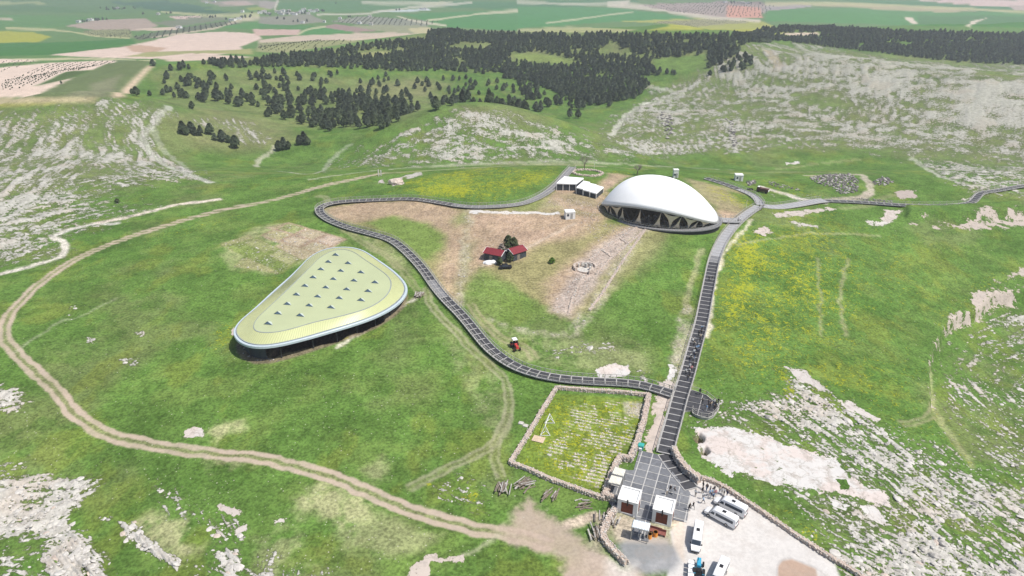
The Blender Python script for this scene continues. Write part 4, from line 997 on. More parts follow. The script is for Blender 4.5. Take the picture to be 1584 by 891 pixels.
# ------------------------------------------------------------------ trees
def crown_mesh(name, m, hgt, rad, n, seed, cone=.55, size=.75):
    r = random.Random(seed); b = MB()
    lobes = [(r.uniform(0, 6.28), r.uniform(.15, .9), r.uniform(.55, 1.0)) for _ in range(9)]
    for k in range(n):
        t = r.random() ** .75                                  # 0 foot of crown, 1 tip
        a = r.uniform(0, 2 * math.pi)
        prof = max(0.02, 1 - abs((t - .30) / (.34 if t < .30 else .72)) ** (2.4 if t < .30 else .85 + cone * .6)) ** .72
        lob = .62 + .55 * max((math.cos(a - la) * (1 - abs(t - lt)) * lw) for la, lt, lw in lobes)
        rr_ = rad * prof * lob * (r.random() ** .33)
        c = Vector((rr_ * math.cos(a), rr_ * math.sin(a), t * hgt))
        out = (Vector((c.x, c.y, (t - .35) * hgt * .8)) + Vector((r.gauss(0, .4), r.gauss(0, .4), r.gauss(.9, .4)))).normalized()
        e1 = out.orthogonal().normalized(); e1 = Matrix.Rotation(r.uniform(0, 6.28), 3, out) @ e1; e2 = out.cross(e1)
        s = size * r.uniform(.6, 1.25)
        b.add([c + e1 * s - out * s * .25, c + e2 * s * .8, c - e1 * s - out * s * .25, c - e2 * s * .8], [(0, 1, 2, 3)])
    b.ball((0, 0, hgt * .42), (rad * .42, rad * .42, hgt * .34), 7, 5, jit=.2)
    return b.mesh(name, m)

def trunk_mesh(name, h, r0, limbs=5, seed=1, m=None):
    r = random.Random(seed); b = MB()
    b.tube((0, 0, -.4), (0.05, 0, h * .5), r0, r0 * .7, 7); b.tube((0.05, 0, h * .5), (0, .04, h), r0 * .7, r0 * .2, 6)
    for k in range(limbs):
        z = h * r.uniform(.35, .8); a = r.uniform(0, 6.28); l = h * r.uniform(.18, .3)
        b.tube((0, 0, z), (l * math.cos(a), l * math.sin(a), z + l * .35), r0 * .35, r0 * .1, 5)
    return b.mesh(name, m or M['bark'])

PINE_C = [crown_mesh('pine_crown_shape', [M['needle'], M['needle'], M['needle2'], M['needle'], M['needle2']][k], [5.4, 5.0, 6.0, 4.3, 5.2][k], [2.4, 2.6, 2.2, 2.3, 2.8][k], 300, 40 + k, [.62, .62, .7, .62, .66][k], .62) for k in range(5)]
PINE_T = trunk_mesh('pine_trunk_shape', 6.0, .20, 5, 3)
FOREST = [(245, 112), (300, 107), (400, 104), (470, 104), (560, 107), (620, 111), (700, 110), (760, 117), (830, 132), (870, 150), (925, 162), (985, 152), (1006, 132), (980, 118),
          (1045, 116), (1020, 98), (1085, 86), (1098, 102), (1132, 100), (1148, 70), (1200, 63), (1330, 79), (1470, 96), (1600, 112), (1600, 62), (1400, 50), (1250, 43), (1180, 47),
          (1150, 56), (1000, 55), (800, 54), (690, 50), (660, 62), (600, 66), (520, 78), (430, 88), (330, 97)]
CLEAR = [[(550, 80), (600, 77), (606, 88), (556, 90)], [(790, 82), (840, 81), (900, 97), (880, 104), (820, 100), (795, 94)], [(1008, 92), (1092, 84), (1098, 102), (1050, 114), (1012, 112)],
         [(690, 72), (720, 66), (765, 68), (760, 76), (700, 78)], [(1190, 52), (1268, 50), (1272, 57), (1230, 59)], [(1360, 66), (1420, 66), (1400, 74)]]

def inside_poly(x, y, px):
    W = at(dense(px, True, 20)); _, i = seg_dist(np.asarray(x), np.asarray(y), W, True)
    return i

def scatter(px, step, jit=.45, seed=1):
    W = at(dense(beyond(px), True, 20))
    r = np.random.default_rng(seed)
    gx, gy = np.meshgrid(np.arange(W[:, 0].min(), W[:, 0].max(), step), np.arange(W[:, 1].min(), W[:, 1].max(), step))
    gx = gx.ravel() + r.uniform(-jit, jit, gx.size) * step; gy = gy.ravel() + r.uniform(-jit, jit, gy.size) * step
    _, i = seg_dist(gx, gy, W, True)
    return gx[i], gy[i]

fx, fy = scatter(FOREST, 5.2, .48, 3)
keep = np.ones(len(fx), bool)
for c in CLEAR: keep &= ~inside_poly(fx, fy, c)
keep &= fbm(fx / 22, fy / 22, 5, 3) > .30 + .12 * (1 - sm(-260, -60, fx))
fx, fy = fx[keep], fy[keep]
# loose trees on the slope below the forest: dense clumps and singles
LOOSE = [([(240, 118), (420, 112), (620, 118), (655, 175), (600, 200), (520, 205), (455, 195), (360, 165), (270, 155)], 9.0, .560, 11),
         ([(640, 122), (760, 122), (830, 150), (830, 172), (770, 165), (690, 165), (640, 150)], 8.0, .545, 12),
         ([(800, 95), (860, 110), (870, 150), (930, 168), (900, 172), (840, 165), (800, 150)], 7.0, .47, 13),
         ([(470, 140), (600, 140), (640, 170), (600, 192), (520, 202), (470, 190)], 7.0, .49, 14),
         ([(395, 110), (440, 112), (470, 170), (440, 190), (400, 160)], 8.0, .51, 15), ([(305, 130), (350, 130), (400, 165), (370, 165), (320, 150)], 8.0, .52, 16),
         ([(890, 150), (955, 150), (950, 166), (900, 164)], 6.5, .35, 17), ([(1150, 85), (1172, 95), (1150, 112), (1080, 112), (1095, 100)], 9, .5, 18),
         ([(250, 122), (300, 122), (330, 140), (280, 150), (250, 140)], 8, .5, 19)]
lx, ly = [], []
for px, st, th, sd_ in LOOSE:
    a, b = scatter(px, st, .48, sd_)
    k = fbm(a / 10, b / 10, sd_, 3) > th + .01
    lx += list(a[k]); ly += list(b[k])
SINGLE = [(205, 146), (212, 149), (232, 148), (253, 147), (259, 143), (270, 152), (280, 151), (290, 152), (298, 169), (290, 209), (284, 207), (297, 206), (303, 210), (311, 210), (322, 206), (326, 208),
          (333, 217), (344, 219), (354, 221), (365, 229), (432, 233), (440, 232), (447, 231), (464, 224), (471, 223), (476, 224), (881, 183), (894, 183), (836, 173), (836, 170), (851, 162), (868, 160), (1098, 117), (1120, 112), (1131, 109), (1148, 108),
          (405, 122), (412, 181), (427, 176), (461, 188), (478, 190), (483, 197), (500, 200), (510, 203), (516, 196), (541, 182), (556, 199), (553, 195), (578, 190), (590, 192), (596, 188), (675, 170), (687, 158), (615, 133), (588, 134), (237, 102)]
w = at(SINGLE)
lx += list(w[:, 0]); ly += list(w[:, 1])
lx, ly = np.array(lx), np.array(ly)
order = np.argsort(np.hypot(lx, ly))
lx, ly = lx[order], ly[order]
# at most 300 individuals in view: the nearest ones, the rest of the wood is one mass
NI = min(300, len(lx))
rx, ry = np.r_[lx[NI:], fx], np.r_[ly[NI:], fy]
print('trees: individual', NI, 'mass', len(rx))
protos = []
TLAB = ['dark green pine growing on the open grassy slope below the forest', 'broad dark pine standing loose between grass and forest edge', 'slender dark pine on the grassy slope below the forest',
        'short rounded pine scattered on the slope below the forest', 'wide bluish pine on the grassy slope below the forest']
def place_tree(k, x, y, s, rz, label, group):
    if len(protos) <= k:
        e = empty('pine_tree', (x, y, gz(x, y)), rz, label, 'tree', group); e.scale = (s, s, s)
        t = bpy.data.objects.new('trunk', PINE_T); t.parent = e; col.objects.link(t)
        c = bpy.data.objects.new('crown', PINE_C[k]); c.location = (0, 0, .9); c.parent = e; col.objects.link(c)
        protos.append(e)
    else:
        copy_tree(protos[k], None, (x, y, gz(x, y)), rz, s * random.uniform(.94, 1.06), label, group)
ZONES = [((205, 146), 22, 'small dark tree on the rocky dome beside the far dirt strip'), ((296, 208), 20, 'dark tree of the hillside clump left of the pale terraces'),
         ((345, 220), 16, 'dark tree of the short row running down into the valley'), ((440, 232), 10, 'dark tree of the clump standing on the valley floor'),
         ((470, 223), 8, 'dark tree of the small group right of the valley floor clump'), ((888, 183), 10, 'lone small pine in the grassy hollow below the forest tip'),
         ((1120, 111), 18, 'dark tree in the clearing by the rocky ridge')]
zc = [(at1(*p), r, l) for p, r, l in ZONES]
for k in range(5):
    place_tree(k, lx[k], ly[k], random.uniform(1.0, 1.3), random.uniform(0, 6.28), TLAB[k], 'pines on the slope below the forest')
for i in range(5, NI):
    k = random.randrange(5)
    lab, grp = TLAB[k], 'pines on the slope below the forest'
    place_tree(k, lx[i], ly[i], random.choice([.75, 1.0, 1.15, 1.2, 1.3, 1.4]) * random.uniform(.93, 1.07), random.uniform(0, 6.28), lab, grp)
inz = {}
for o in [o for o in col.objects if o.name.startswith('pine_tree')]:
    for c, r, l in zc:
        if (o.location.xy - c.xy).length < r:
            inz.setdefault(l, []).append(o)
ORD = ['leftmost', 'second from left', 'third from left', 'fourth from left', 'fifth from left', 'sixth from left', 'seventh from left', 'eighth from left', 'ninth from left', 'tenth from left', 'eleventh from left', 'twelfth from left']
for l, os_ in inz.items():
    os_.sort(key=lambda o: o.location.x / o.location.y)
    for k, o in enumerate(os_):
        o['label'] = l if len(os_) == 1 else f'{l}, {ORD[k]}' if len(os_) <= 12 else l
        if len(os_) > 1: o['group'] = l

def instance_mass(name, x, y, meshes, smin, smax, sink=0.0, tilt=0.0, seed=5):
    """many alike plants or stones as ONE object: points carrying instances"""
    r = np.random.default_rng(seed)
    n = len(x); pm = bpy.data.meshes.new(name); pm.vertices.add(n)
    z = height(np.asarray(x), np.asarray(y)) - sink
    pm.vertices.foreach_set('co', np.stack([x, y, z], 1).astype(np.float32).ravel())
    s = r.uniform(smin, smax, n); rot = np.stack([r.normal(0, tilt, n), r.normal(0, tilt, n), r.uniform(0, 6.28, n)], 1)
    a = pm.attributes.new('size', 'FLOAT', 'POINT'); a.data.foreach_set('value', s.astype(np.float32))
    a = pm.attributes.new('turn', 'FLOAT_VECTOR', 'POINT'); a.data.foreach_set('vector', rot.astype(np.float32).ravel())
    a = pm.attributes.new('kind_no', 'INT', 'POINT'); a.data.foreach_set('value', r.integers(0, len(meshes), n).astype(np.int32))
    ob = bpy.data.objects.new(name, pm); col.objects.link(ob)
    g = bpy.data.node_groups.new(name, 'GeometryNodeTree')
    g.interface.new_socket('Geometry', in_out='INPUT', socket_type='NodeSocketGeometry')
    g.interface.new_socket('Geometry', in_out='OUTPUT', socket_type='NodeSocketGeometry')
    gi, go = g.nodes.new('NodeGroupInput'), g.nodes.new('NodeGroupOutput')
    join = g.nodes.new('GeometryNodeGeometryToInstance')
    def na(nm, t):
        q = g.nodes.new('GeometryNodeInputNamedAttribute'); q.data_type = t; q.inputs['Name'].default_value = nm
        return q.outputs['Attribute']
    for src in meshes:
        oi = g.nodes.new('GeometryNodeObjectInfo'); oi.inputs['Object'].default_value = src; oi.inputs['As Instance'].default_value = True
        g.links.new(oi.outputs['Geometry'], join.inputs['Geometry'])
    ip = g.nodes.new('GeometryNodeInstanceOnPoints')
    g.links.new(gi.outputs[0], ip.inputs['Points']); g.links.new(join.outputs[0], ip.inputs['Instance'])
    ip.inputs['Pick Instance'].default_value = True
    g.links.new(na('kind_no', 'INT'), ip.inputs['Instance Index'])
    e2r = g.nodes.new('FunctionNodeEulerToRotation'); g.links.new(na('turn', 'FLOAT_VECTOR'), e2r.inputs[0])
    g.links.new(e2r.outputs[0], ip.inputs['Rotation'])
    cx = g.nodes.new('ShaderNodeCombineXYZ')
    for k in range(3): g.links.new(na('size', 'FLOAT'), cx.inputs[k])
    g.links.new(cx.outputs[0], ip.inputs['Scale'])
    g.links.new(ip.outputs[0], go.inputs[0])
    md = ob.modifiers.new('spread', 'NODES'); md.node_group = g
    return ob
crowns = [p.children[1] if p.children[1].name.startswith('crown') else p.children[0] for p in protos]
fo = instance_mass('pine_forest', rx, ry, crowns, .75, 1.2, -.5)
tag(fo, 'dense dark pine forest covering the far ridge', 'forest', kind='stuff')
# ------------------------------------------------------------------ the large white membrane shelter
zg = gz(*S1C)
base = Vector((S1C[0], S1C[1], zg))
sh = empty('excavation_shelter', base, 0, 'large white domed membrane shelter with open lattice side over the main dig', 'shelter')
def rel(p, z): return (p[0] - base.x, p[1] - base.y, z - base.z)
CROWN = zg + 13.6
def rimz(p): return zg + 1.7 + 5.0 * abs(math.sin(p)) ** 1.6 - .5 * math.cos(p)
NPH, NRO = 112, 18
b = MB()
vs = []
for i in range(NRO + 1):
    r = i / NRO
    for j in range(NPH):
        p = 2 * math.pi * j / NPH
        z = CROWN + (rimz(p) - CROWN) * r ** 2.5
        q = s1(p, r); k = -2.2 * (1 - r * r)                     # the crown sits left of the middle
        vs.append(rel((q[0] + k * math.cos(S1R), q[1] + k * math.sin(S1R)), z))
fs = [(i * NPH + j, (i + 1) * NPH + j, (i + 1) * NPH + (j + 1) % NPH, i * NPH + (j + 1) % NPH) for i in range(NRO) for j in range(NPH)]
b.add(vs, fs)
roof = b.build('membrane_roof', M['membrane'], sh, smooth=True)
md = roof.modifiers.new('thickness', 'SOLIDIFY'); md.thickness = .12; md.offset = -1
b = MB()
for j in range(NPH):
    p, q_ = 2 * math.pi * j / NPH, 2 * math.pi * (j + 1) / NPH
    b.bar(rel(s1(p, 1.0), rimz(p) - .32), rel(s1(q_, 1.0), rimz(q_) - .32), .45, .55)
b.build('rim_beam', M['rim'], sh)
NV = 18
DECKZ = zg + .55
def dz(p): return DECKZ + .5 * math.sin(p)
for k in range(NV):
    p = 2 * math.pi * (k + .5) / NV; h = math.pi / NV
    foot = Vector(rel(s1(p, .93), dz(p) - .1)); t0 = Vector(rel(s1(p - h, .99), rimz(p - h) - .5)); t1 = Vector(rel(s1(p + h, .99), rimz(p + h) - .5))
    MB().tube(foot, t0, .17, .13, 7).build('column', M['dark_steel'], sh); MB().tube(foot, t1, .17, .13, 7).build('column', M['dark_steel'], sh)
    def sail(a, c, d, pull):
        b = MB(); n = 7; g = (a + c + d) / 3; idx = {}; vs = []; fs = []
        for i in range(n + 1):
            for j in range(n + 1 - i):
                u, v = i / n, j / n; w = 1 - u - v
                q = a * w + c * u + d * v
                e = 1 - 27 * u * v * w
                edge = max(u * v, v * w, w * u) * 4 * e
                idx[i, j] = len(vs); vs.append(q + (g - q) * pull * edge)
        for i in range(n):
            for j in range(n - i):
                fs.append((idx[i, j], idx[i + 1, j], idx[i, j + 1]))
                if i + j < n - 1: fs.append((idx[i + 1, j], idx[i + 1, j + 1], idx[i, j + 1]))
        o = b.add(vs, fs).build('sail', M['sail'], sh, smooth=True)
        s_ = o.modifiers.new('thickness', 'SOLIDIFY'); s_.thickness = .04
    if k not in (12, 13, 4): sail(foot.lerp((t0 + t1) / 2, .04), t0.lerp(t1, .06), t1.lerp(t0, .06), .42)
    p2 = p + 2 * h
    f2 = Vector(rel(s1(p2, .93), dz(p2) - .1))
    sail(t1.lerp((foot + f2) / 2, .05), foot.lerp(f2, .10), foot.lerp(f2, .55), .40)
b = MB(); vs = []; ND = 112
for j in range(ND):
    p = 2 * math.pi * j / ND
    for k, z in ((.95, 0), (1.075, 0), (1.075, -.35), (.95, -.35)):
        vs.append(rel(s1(p, k), dz(p) + z))
fs = []
for j in range(ND):
    a, c = 4 * j, 4 * ((j + 1) % ND)
    for k in range(4): fs.append((a + k, a + (k + 1) % 4, c + (k + 1) % 4, c + k))
b.add(vs, fs).build('deck', M['deck_grey'], sh)
b = MB()                                                        # raised plank edges, far below ten pixels each
for j in range(150):
    p = 2 * math.pi * j / 150
    b.bar(rel(s1(p, .955), dz(p) + .012), rel(s1(p, 1.07), dz(p) + .012), .12, .03)
tag(b.build('deck_planks', M['rim'], sh), kind='stuff')
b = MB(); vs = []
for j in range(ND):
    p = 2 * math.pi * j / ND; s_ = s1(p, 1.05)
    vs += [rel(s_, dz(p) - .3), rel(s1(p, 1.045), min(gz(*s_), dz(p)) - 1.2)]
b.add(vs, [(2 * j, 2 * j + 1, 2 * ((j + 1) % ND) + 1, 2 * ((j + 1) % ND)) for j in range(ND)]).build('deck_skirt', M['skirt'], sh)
b = MB()
for k_ in (.957, 1.068):
    for j in range(ND):
        p, q_ = 2 * math.pi * j / ND, 2 * math.pi * (j + 1) / ND
        b.bar(rel(s1(p, k_), dz(p) + 1.0), rel(s1(q_, k_), dz(q_) + 1.0), .07, .07)
        if j % 2 == 0: b.bar(rel(s1(p, k_), dz(p)), rel(s1(p, k_), dz(p) + 1.0), .06, .06)
b.build('guard_rail', M['rim'], sh)
pl = rel(s1(math.radians(188), .80), 0)
b = MB(); b.box((pl[0], pl[1], rimz(3.2) - zg + 3.6), (.9, .5, .8)); b.build('roof_hatch', M['rim'], sh)
# excavated stone rings dimly seen under the shelter
b = MB()
for cx_, cy_, r_ in ((-7, -0, 5.5), (6, -3, 5), (-1, 4, 4.5)):
    for k in range(26):
        a = 6.283 * k / 26
        b.box((cx_ + r_ * math.cos(a), cy_ + r_ * math.sin(a), -5.6), (1.3, .8, random.uniform(1.0, 2.6)), a)
    for sx in (-1, 1): b.box((cx_ + sx * 1.3, cy_, -5.4), (.5, 1.5, 4.0))
tag(b.build('stone_circles', M['stone'], sh), kind='stuff')

# ------------------------------------------------------------------ the triangular roof
ctr = R2[:, :2].mean(0)
def polar(pts, n=200):
    c = smooth_line([tuple(p) for p in np.r_[pts[-2:], pts, pts[:2]]], 6)
    c = np.array(c); a = np.arctan2(c[:, 1] - ctr[1], c[:, 0] - ctr[0]); r = np.hypot(c[:, 0] - ctr[0], c[:, 1] - ctr[1])
    o = np.argsort(a); a, r = a[o], r[o]
    k = np.ones(9) / 9
    t = np.linspace(-math.pi, math.pi, n, endpoint=False)
    v = np.interp(t, a, r, period=2 * math.pi)
    return t, np.convolve(np.r_[v[-4:], v, v[:4]], k, 'valid')
T2, RO = polar(R2[:, :2])
IN2 = at(ROOF2_IN, R2Z + 1.7)
_, RI = polar(IN2[:, :2])
gb = gz(*ctr)
tri = empty('museum_roof', (ctr[0], ctr[1], gb), 0, 'pale olive rounded triangular roof with rows of small skylights over a dig', 'shelter')
z0 = R2Z - gb
def ringv(r, z): return [(rr_ * math.cos(t), rr_ * math.sin(t), z) for t, rr_ in zip(T2, r)]
n2 = len(T2)
def loft(rings):
    b = MB(); vs = [v for r in rings for v in r]
    return b.add(vs, [(i * n2 + j, i * n2 + (j + 1) % n2, (i + 1) * n2 + (j + 1) % n2, (i + 1) * n2 + j) for i in range(len(rings) - 1) for j in range(n2)])
band = [ringv(RO - .75 + (RI - RO + .95) * f, z0 + .05 + 1.65 * (1 - (1 - f) ** 1.12)) for f in np.linspace(0, 1, 6)]
loft(band).build('sloping_roof_edge', M['roof_edge'], tri, smooth=True)
top = [ringv(RI * f, z0 + 1.72 + .12 * (1 - f * f)) for f in (1, .8, .6, .4, .2, .001)]
loft(top).build('flat_roof', M['roof_green'], tri, smooth=True)
loft([ringv(RO - .62, z0 + .09), ringv(RO - .12, z0 + .10), ringv(RO, z0 - .02), ringv(RO + .02, z0 - .55), ringv(RO - .5, z0 - .7), ringv(RO - 2.5, z0 - .75)]).build('gutter', M['blue_trim'], tri)
loft([ringv(RO - .95, z0 + .05), ringv(RO - .95, z0 + .20), ringv(RO - .72, z0 + .18), ringv(RO - .72, z0 + .05)]).build('edge_seam', M['grey_line'], tri)
loft([ringv(RI + .18, z0 + 1.60), ringv(RI + .16, z0 + 1.80), ringv(RI - .06, z0 + 1.82), ringv(RI - .10, z0 + 1.6)]).build('inner_gutter', M['grey_line'], tri)
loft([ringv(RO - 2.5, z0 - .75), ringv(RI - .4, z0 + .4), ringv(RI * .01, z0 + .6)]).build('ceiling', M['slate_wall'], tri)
b = MB()
for j in range(0, n2 * 3):
    f = j / 3; a = int(f) % n2; c = (a + 1) % n2; w = f - int(f)
    t = -math.pi + 2 * math.pi * f / n2
    ro = (RO[a] * (1 - w) + RO[c] * w); ri = (RI[a] * (1 - w) + RI[c] * w)
    P_ = [((ro - .75 + (ri - ro + .95) * g) * math.cos(t), (ro - .75 + (ri - ro + .95) * g) * math.sin(t), z0 + .06 + 1.65 * (1 - (1 - g) ** 1.12)) for g in (.02, .35, .68, .96)]
    if j % 2 == 0:
        for p_, q_ in zip(P_[:-1], P_[1:]): b.bar(p_, q_, .11, .06)
tag(b.build('standing_seams', M['seam'], tri), kind='stuff')
SKY = [(370, 652), (445, 574), (517, 502), (587, 430), (652, 363), (715, 298), (775, 236), (832, 179), (887, 125), (615, 590), (685, 514), (750, 445), (812, 376), (870, 311), (927, 248),
       (982, 189), (850, 528), (915, 457), (972, 390), (1028, 323), (1080, 259), (1080, 472), (1135, 403), (1188, 336)]
sp = at([zp(p) for p in SKY], R2Z + 1.8)
cb = MB(); w_, l_, h_ = 1.0, 1.5, .80                       # a dormer: upright triangle of glass, back sloping into the roof
cb.add([(-w_ - .2, -.12, 0), (w_ + .2, -.12, 0), (0, -.05, h_ + .12), (0, l_, 0), (-w_ - .2, .06, 0), (w_ + .2, .06, 0)], [(0, 4, 3, 2), (1, 2, 3, 5), (4, 0, 1, 5)])
skm = cb.mesh('skylight_shape', M['flashing'])
gm_ = MB().add([(-w_, -.14, .06), (w_, -.14, .06), (0, -.07, h_), (-w_, -.10, .06), (w_, -.10, .06), (0, -.04, h_)], [(0, 1, 2), (5, 4, 3), (0, 3, 4, 1), (1, 4, 5, 2), (2, 5, 3, 0)]).mesh('pane_shape', M['skylight'])
for x, y, z in sp:
    s_ = bpy.data.objects.new('skylight', skm); s_.parent = tri; s_.location = (x - ctr[0], y - ctr[1], z0 + 1.72 + .06); s_.rotation_euler = (0, 0, -.18); s_.scale = (1.02, 1.0, 1.02); col.objects.link(s_)
    g_ = bpy.data.objects.new('pane', gm_); g_.parent = s_; col.objects.link(g_)
for j in range(0, n2, 9):
    x, y = (RO[j] - 1.6) * math.cos(T2[j]), (RO[j] - 1.6) * math.sin(T2[j]); g_ = gz(x + ctr[0], y + ctr[1]) - gb
    if g_ < z0 - 1.2: MB().tube((x, y, g_ - 4), (x, y, z0 - .7), .16, .16, 8).build('post', M['dark_steel'], tri)
# dark netting wall under the eaves where the roof meets the slope
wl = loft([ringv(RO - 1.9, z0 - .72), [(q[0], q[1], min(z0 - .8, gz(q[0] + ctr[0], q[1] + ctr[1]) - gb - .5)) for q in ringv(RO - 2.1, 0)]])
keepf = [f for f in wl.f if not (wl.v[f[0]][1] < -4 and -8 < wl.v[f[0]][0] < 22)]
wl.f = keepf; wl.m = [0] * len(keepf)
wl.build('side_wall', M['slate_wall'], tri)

# ------------------------------------------------------------------ boardwalks
def frame_path(px, step, ease=9):
    W = at(dense(smooth_line(px, 6), False, 6))
    W = resample(W, step)
    z = W[:, 2].copy(); k = ease
    if k > 1:
        zz = np.r_[np.repeat(z[0], k), z, np.repeat(z[-1], k)]
        z = np.convolve(zz, np.ones(2 * k + 1) / (2 * k + 1), 'valid')
    W[:, 2] = np.maximum(z, W[:, 2] - .15)
    for _ in range(2): W[1:-1, :2] = (W[:-2, :2] + 2 * W[1:-1, :2] + W[2:, :2]) / 4
    T = np.gradient(W[:, :2], axis=0); T /= np.linalg.norm(T, axis=1)[:, None] + 1e-9
    return W, T

def boardwalk(px, width, step, lanes, matf, label, lift=.45, rails=(True, True), beam=.26, edge=.34, name='boardwalk', posts=1.0, rail_m=None, cat='boardwalk'):
    W, T = frame_path(px, step)
    o = Vector(W[0]); root = empty(name, o, 0, label, cat)
    Nn = np.c_[-T[:, 1], T[:, 0]]
    def P(i, s, z): return (W[i, 0] + Nn[i, 0] * s - o.x, W[i, 1] + Nn[i, 1] * s - o.y, W[i, 2] + lift + z - o.z)
    hw = width / 2
    fr = MB(); RL = (MB(), MB())
    for i in range(len(W) - 1):
        for l in range(lanes):
            a = -hw + width * l / lanes + .06; c = -hw + width * (l + 1) / lanes - .06
            e = beam / 2 / step
            def Q(f, s, z):
                q0, q1 = Vector(P(i, s, z)), Vector(P(i + 1, s, z)); return q0.lerp(q1, f)
            dzp = random.uniform(-.012, .012)
            vs = [Q(e, a, dzp), Q(e, c, dzp), Q(1 - e, c, dzp), Q(1 - e, a, dzp), Q(e, a, -.08), Q(e, c, -.08), Q(1 - e, c, -.08), Q(1 - e, a, -.08)]
            MB().add(vs, [(0, 3, 2, 1)[::-1], (4, 5, 6, 7)[::-1], (0, 1, 5, 4)[::-1], (1, 2, 6, 5)[::-1], (2, 3, 7, 6)[::-1], (3, 0, 4, 7)[::-1]]).build('panel', matf(i / (len(W) - 1)), root)
        fr.bar(P(i, -hw, -.02), P(i, hw, -.02), beam, .14)
        for s in (-hw - edge / 2 + .04, hw + edge / 2 - .04): fr.bar(P(i, s, .0), P(i + 1, s, .0), edge, .2)
        if lanes == 2: fr.bar(P(i, 0, -.0), P(i + 1, 0, -.0), .14, .12)
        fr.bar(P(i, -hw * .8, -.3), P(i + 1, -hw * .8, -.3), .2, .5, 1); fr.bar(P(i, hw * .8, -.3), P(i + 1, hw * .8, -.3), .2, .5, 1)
        for s, on, rl in zip((-hw - edge + .1, hw + edge - .1), rails, RL):
            if on:
                rl.bar(P(i, s, 1.05), P(i + 1, s, 1.05), .10, .08); rl.bar(P(i, s, .55), P(i + 1, s, .55), .05, .05)
                rl.bar(P(i, s, -.2), P(i, s, 1.08), .11, .11)
                if posts > 1: rl.bar(Vector(P(i, s, -.2)).lerp(Vector(P(i + 1, s, -.2)), .5), Vector(P(i, s, 1.08)).lerp(Vector(P(i + 1, s, 1.08)), .5), .1, .1)
    fr.bar(P(len(W) - 1, -hw, -.02), P(len(W) - 1, hw, -.02), beam, .14)
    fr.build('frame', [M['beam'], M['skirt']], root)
    for rl in RL:
        if rl.v: rl.build('guard_rail', rail_m or M['rail'], root)
    return root, W
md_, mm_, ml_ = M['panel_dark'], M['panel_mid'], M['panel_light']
boardwalk([(1069, 757), (1058, 743), (1045, 728), (1034, 714), (1028, 703)], 2.7, 2.2, 1, lambda f: md_, 'dark panelled ramp curving down from the boardwalk along the plaza edge', lift=.12, rails=(False, False), beam=.2, edge=.2, cat='ramp', name='ramp')
MAINP = [(1028.5, 703), (1034, 680), (1043, 650), (1051, 619), (1063, 582), (1073, 545), (1085, 501), (1091, 470), (1097, 440), (1103, 410), (1111, 387), (1123, 365), (1139, 346), (1158, 330), (1174, 321)]
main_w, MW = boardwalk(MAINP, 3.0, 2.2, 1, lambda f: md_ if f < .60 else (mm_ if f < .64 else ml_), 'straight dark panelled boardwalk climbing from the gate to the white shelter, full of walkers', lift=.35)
LEFTP = [(1040, 613), (1012, 603), (990, 597), (965, 594), (930, 593), (890, 591), (850, 587), (820, 580), (798, 572), (775, 558), (755, 541), (735, 516), (714, 490), (690, 466), (672, 444), (655, 419), (631, 393),
         (606, 373), (580, 365), (541, 355), (511, 343), (496, 333), (493, 326), (506, 319), (540, 314), (600, 310), (640, 309), (680, 315), (720, 322), (770, 321), (810, 316), (840, 303), (860, 288), (875, 272), (886, 262)]
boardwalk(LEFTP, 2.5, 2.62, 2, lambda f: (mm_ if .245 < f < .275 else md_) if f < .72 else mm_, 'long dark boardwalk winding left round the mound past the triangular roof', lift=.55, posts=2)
boardwalk([(1276, 312), (1300, 313), (1340, 315), (1400, 320), (1450, 321), (1494, 319), (1506, 313), (1517, 300), (1536, 297), (1562, 293), (1592, 288)], 2.3, 2.8, 1, lambda f: md_, 'narrow dark boardwalk running off right below the stony slope', lift=.6)
boardwalk([(1176, 318), (1198, 321), (1232, 318), (1262, 313), (1276, 312)], 4.2, 2.4, 1, lambda f: ml_, 'pale grey boardwalk stretch curving right from the upper fork', lift=.25, rails=(False, True), beam=.1, posts=2)
boardwalk([(1176, 318), (1172, 310), (1162, 302), (1150, 297), (1138, 292), (1122, 286), (1106, 281), (1092, 277)], 2.6, 2.6, 1, lambda f: ml_ if f < .5 else md_, 'short boardwalk branch leading back left behind the white shelter', lift=.35)
boardwalk([(1142, 344), (1128, 344), (1116, 341), (1106, 341)], 4.2, 2.2, 1, lambda f: ml_, 'pale footbridge joining the boardwalk to the white shelter', lift=.5, beam=.08)

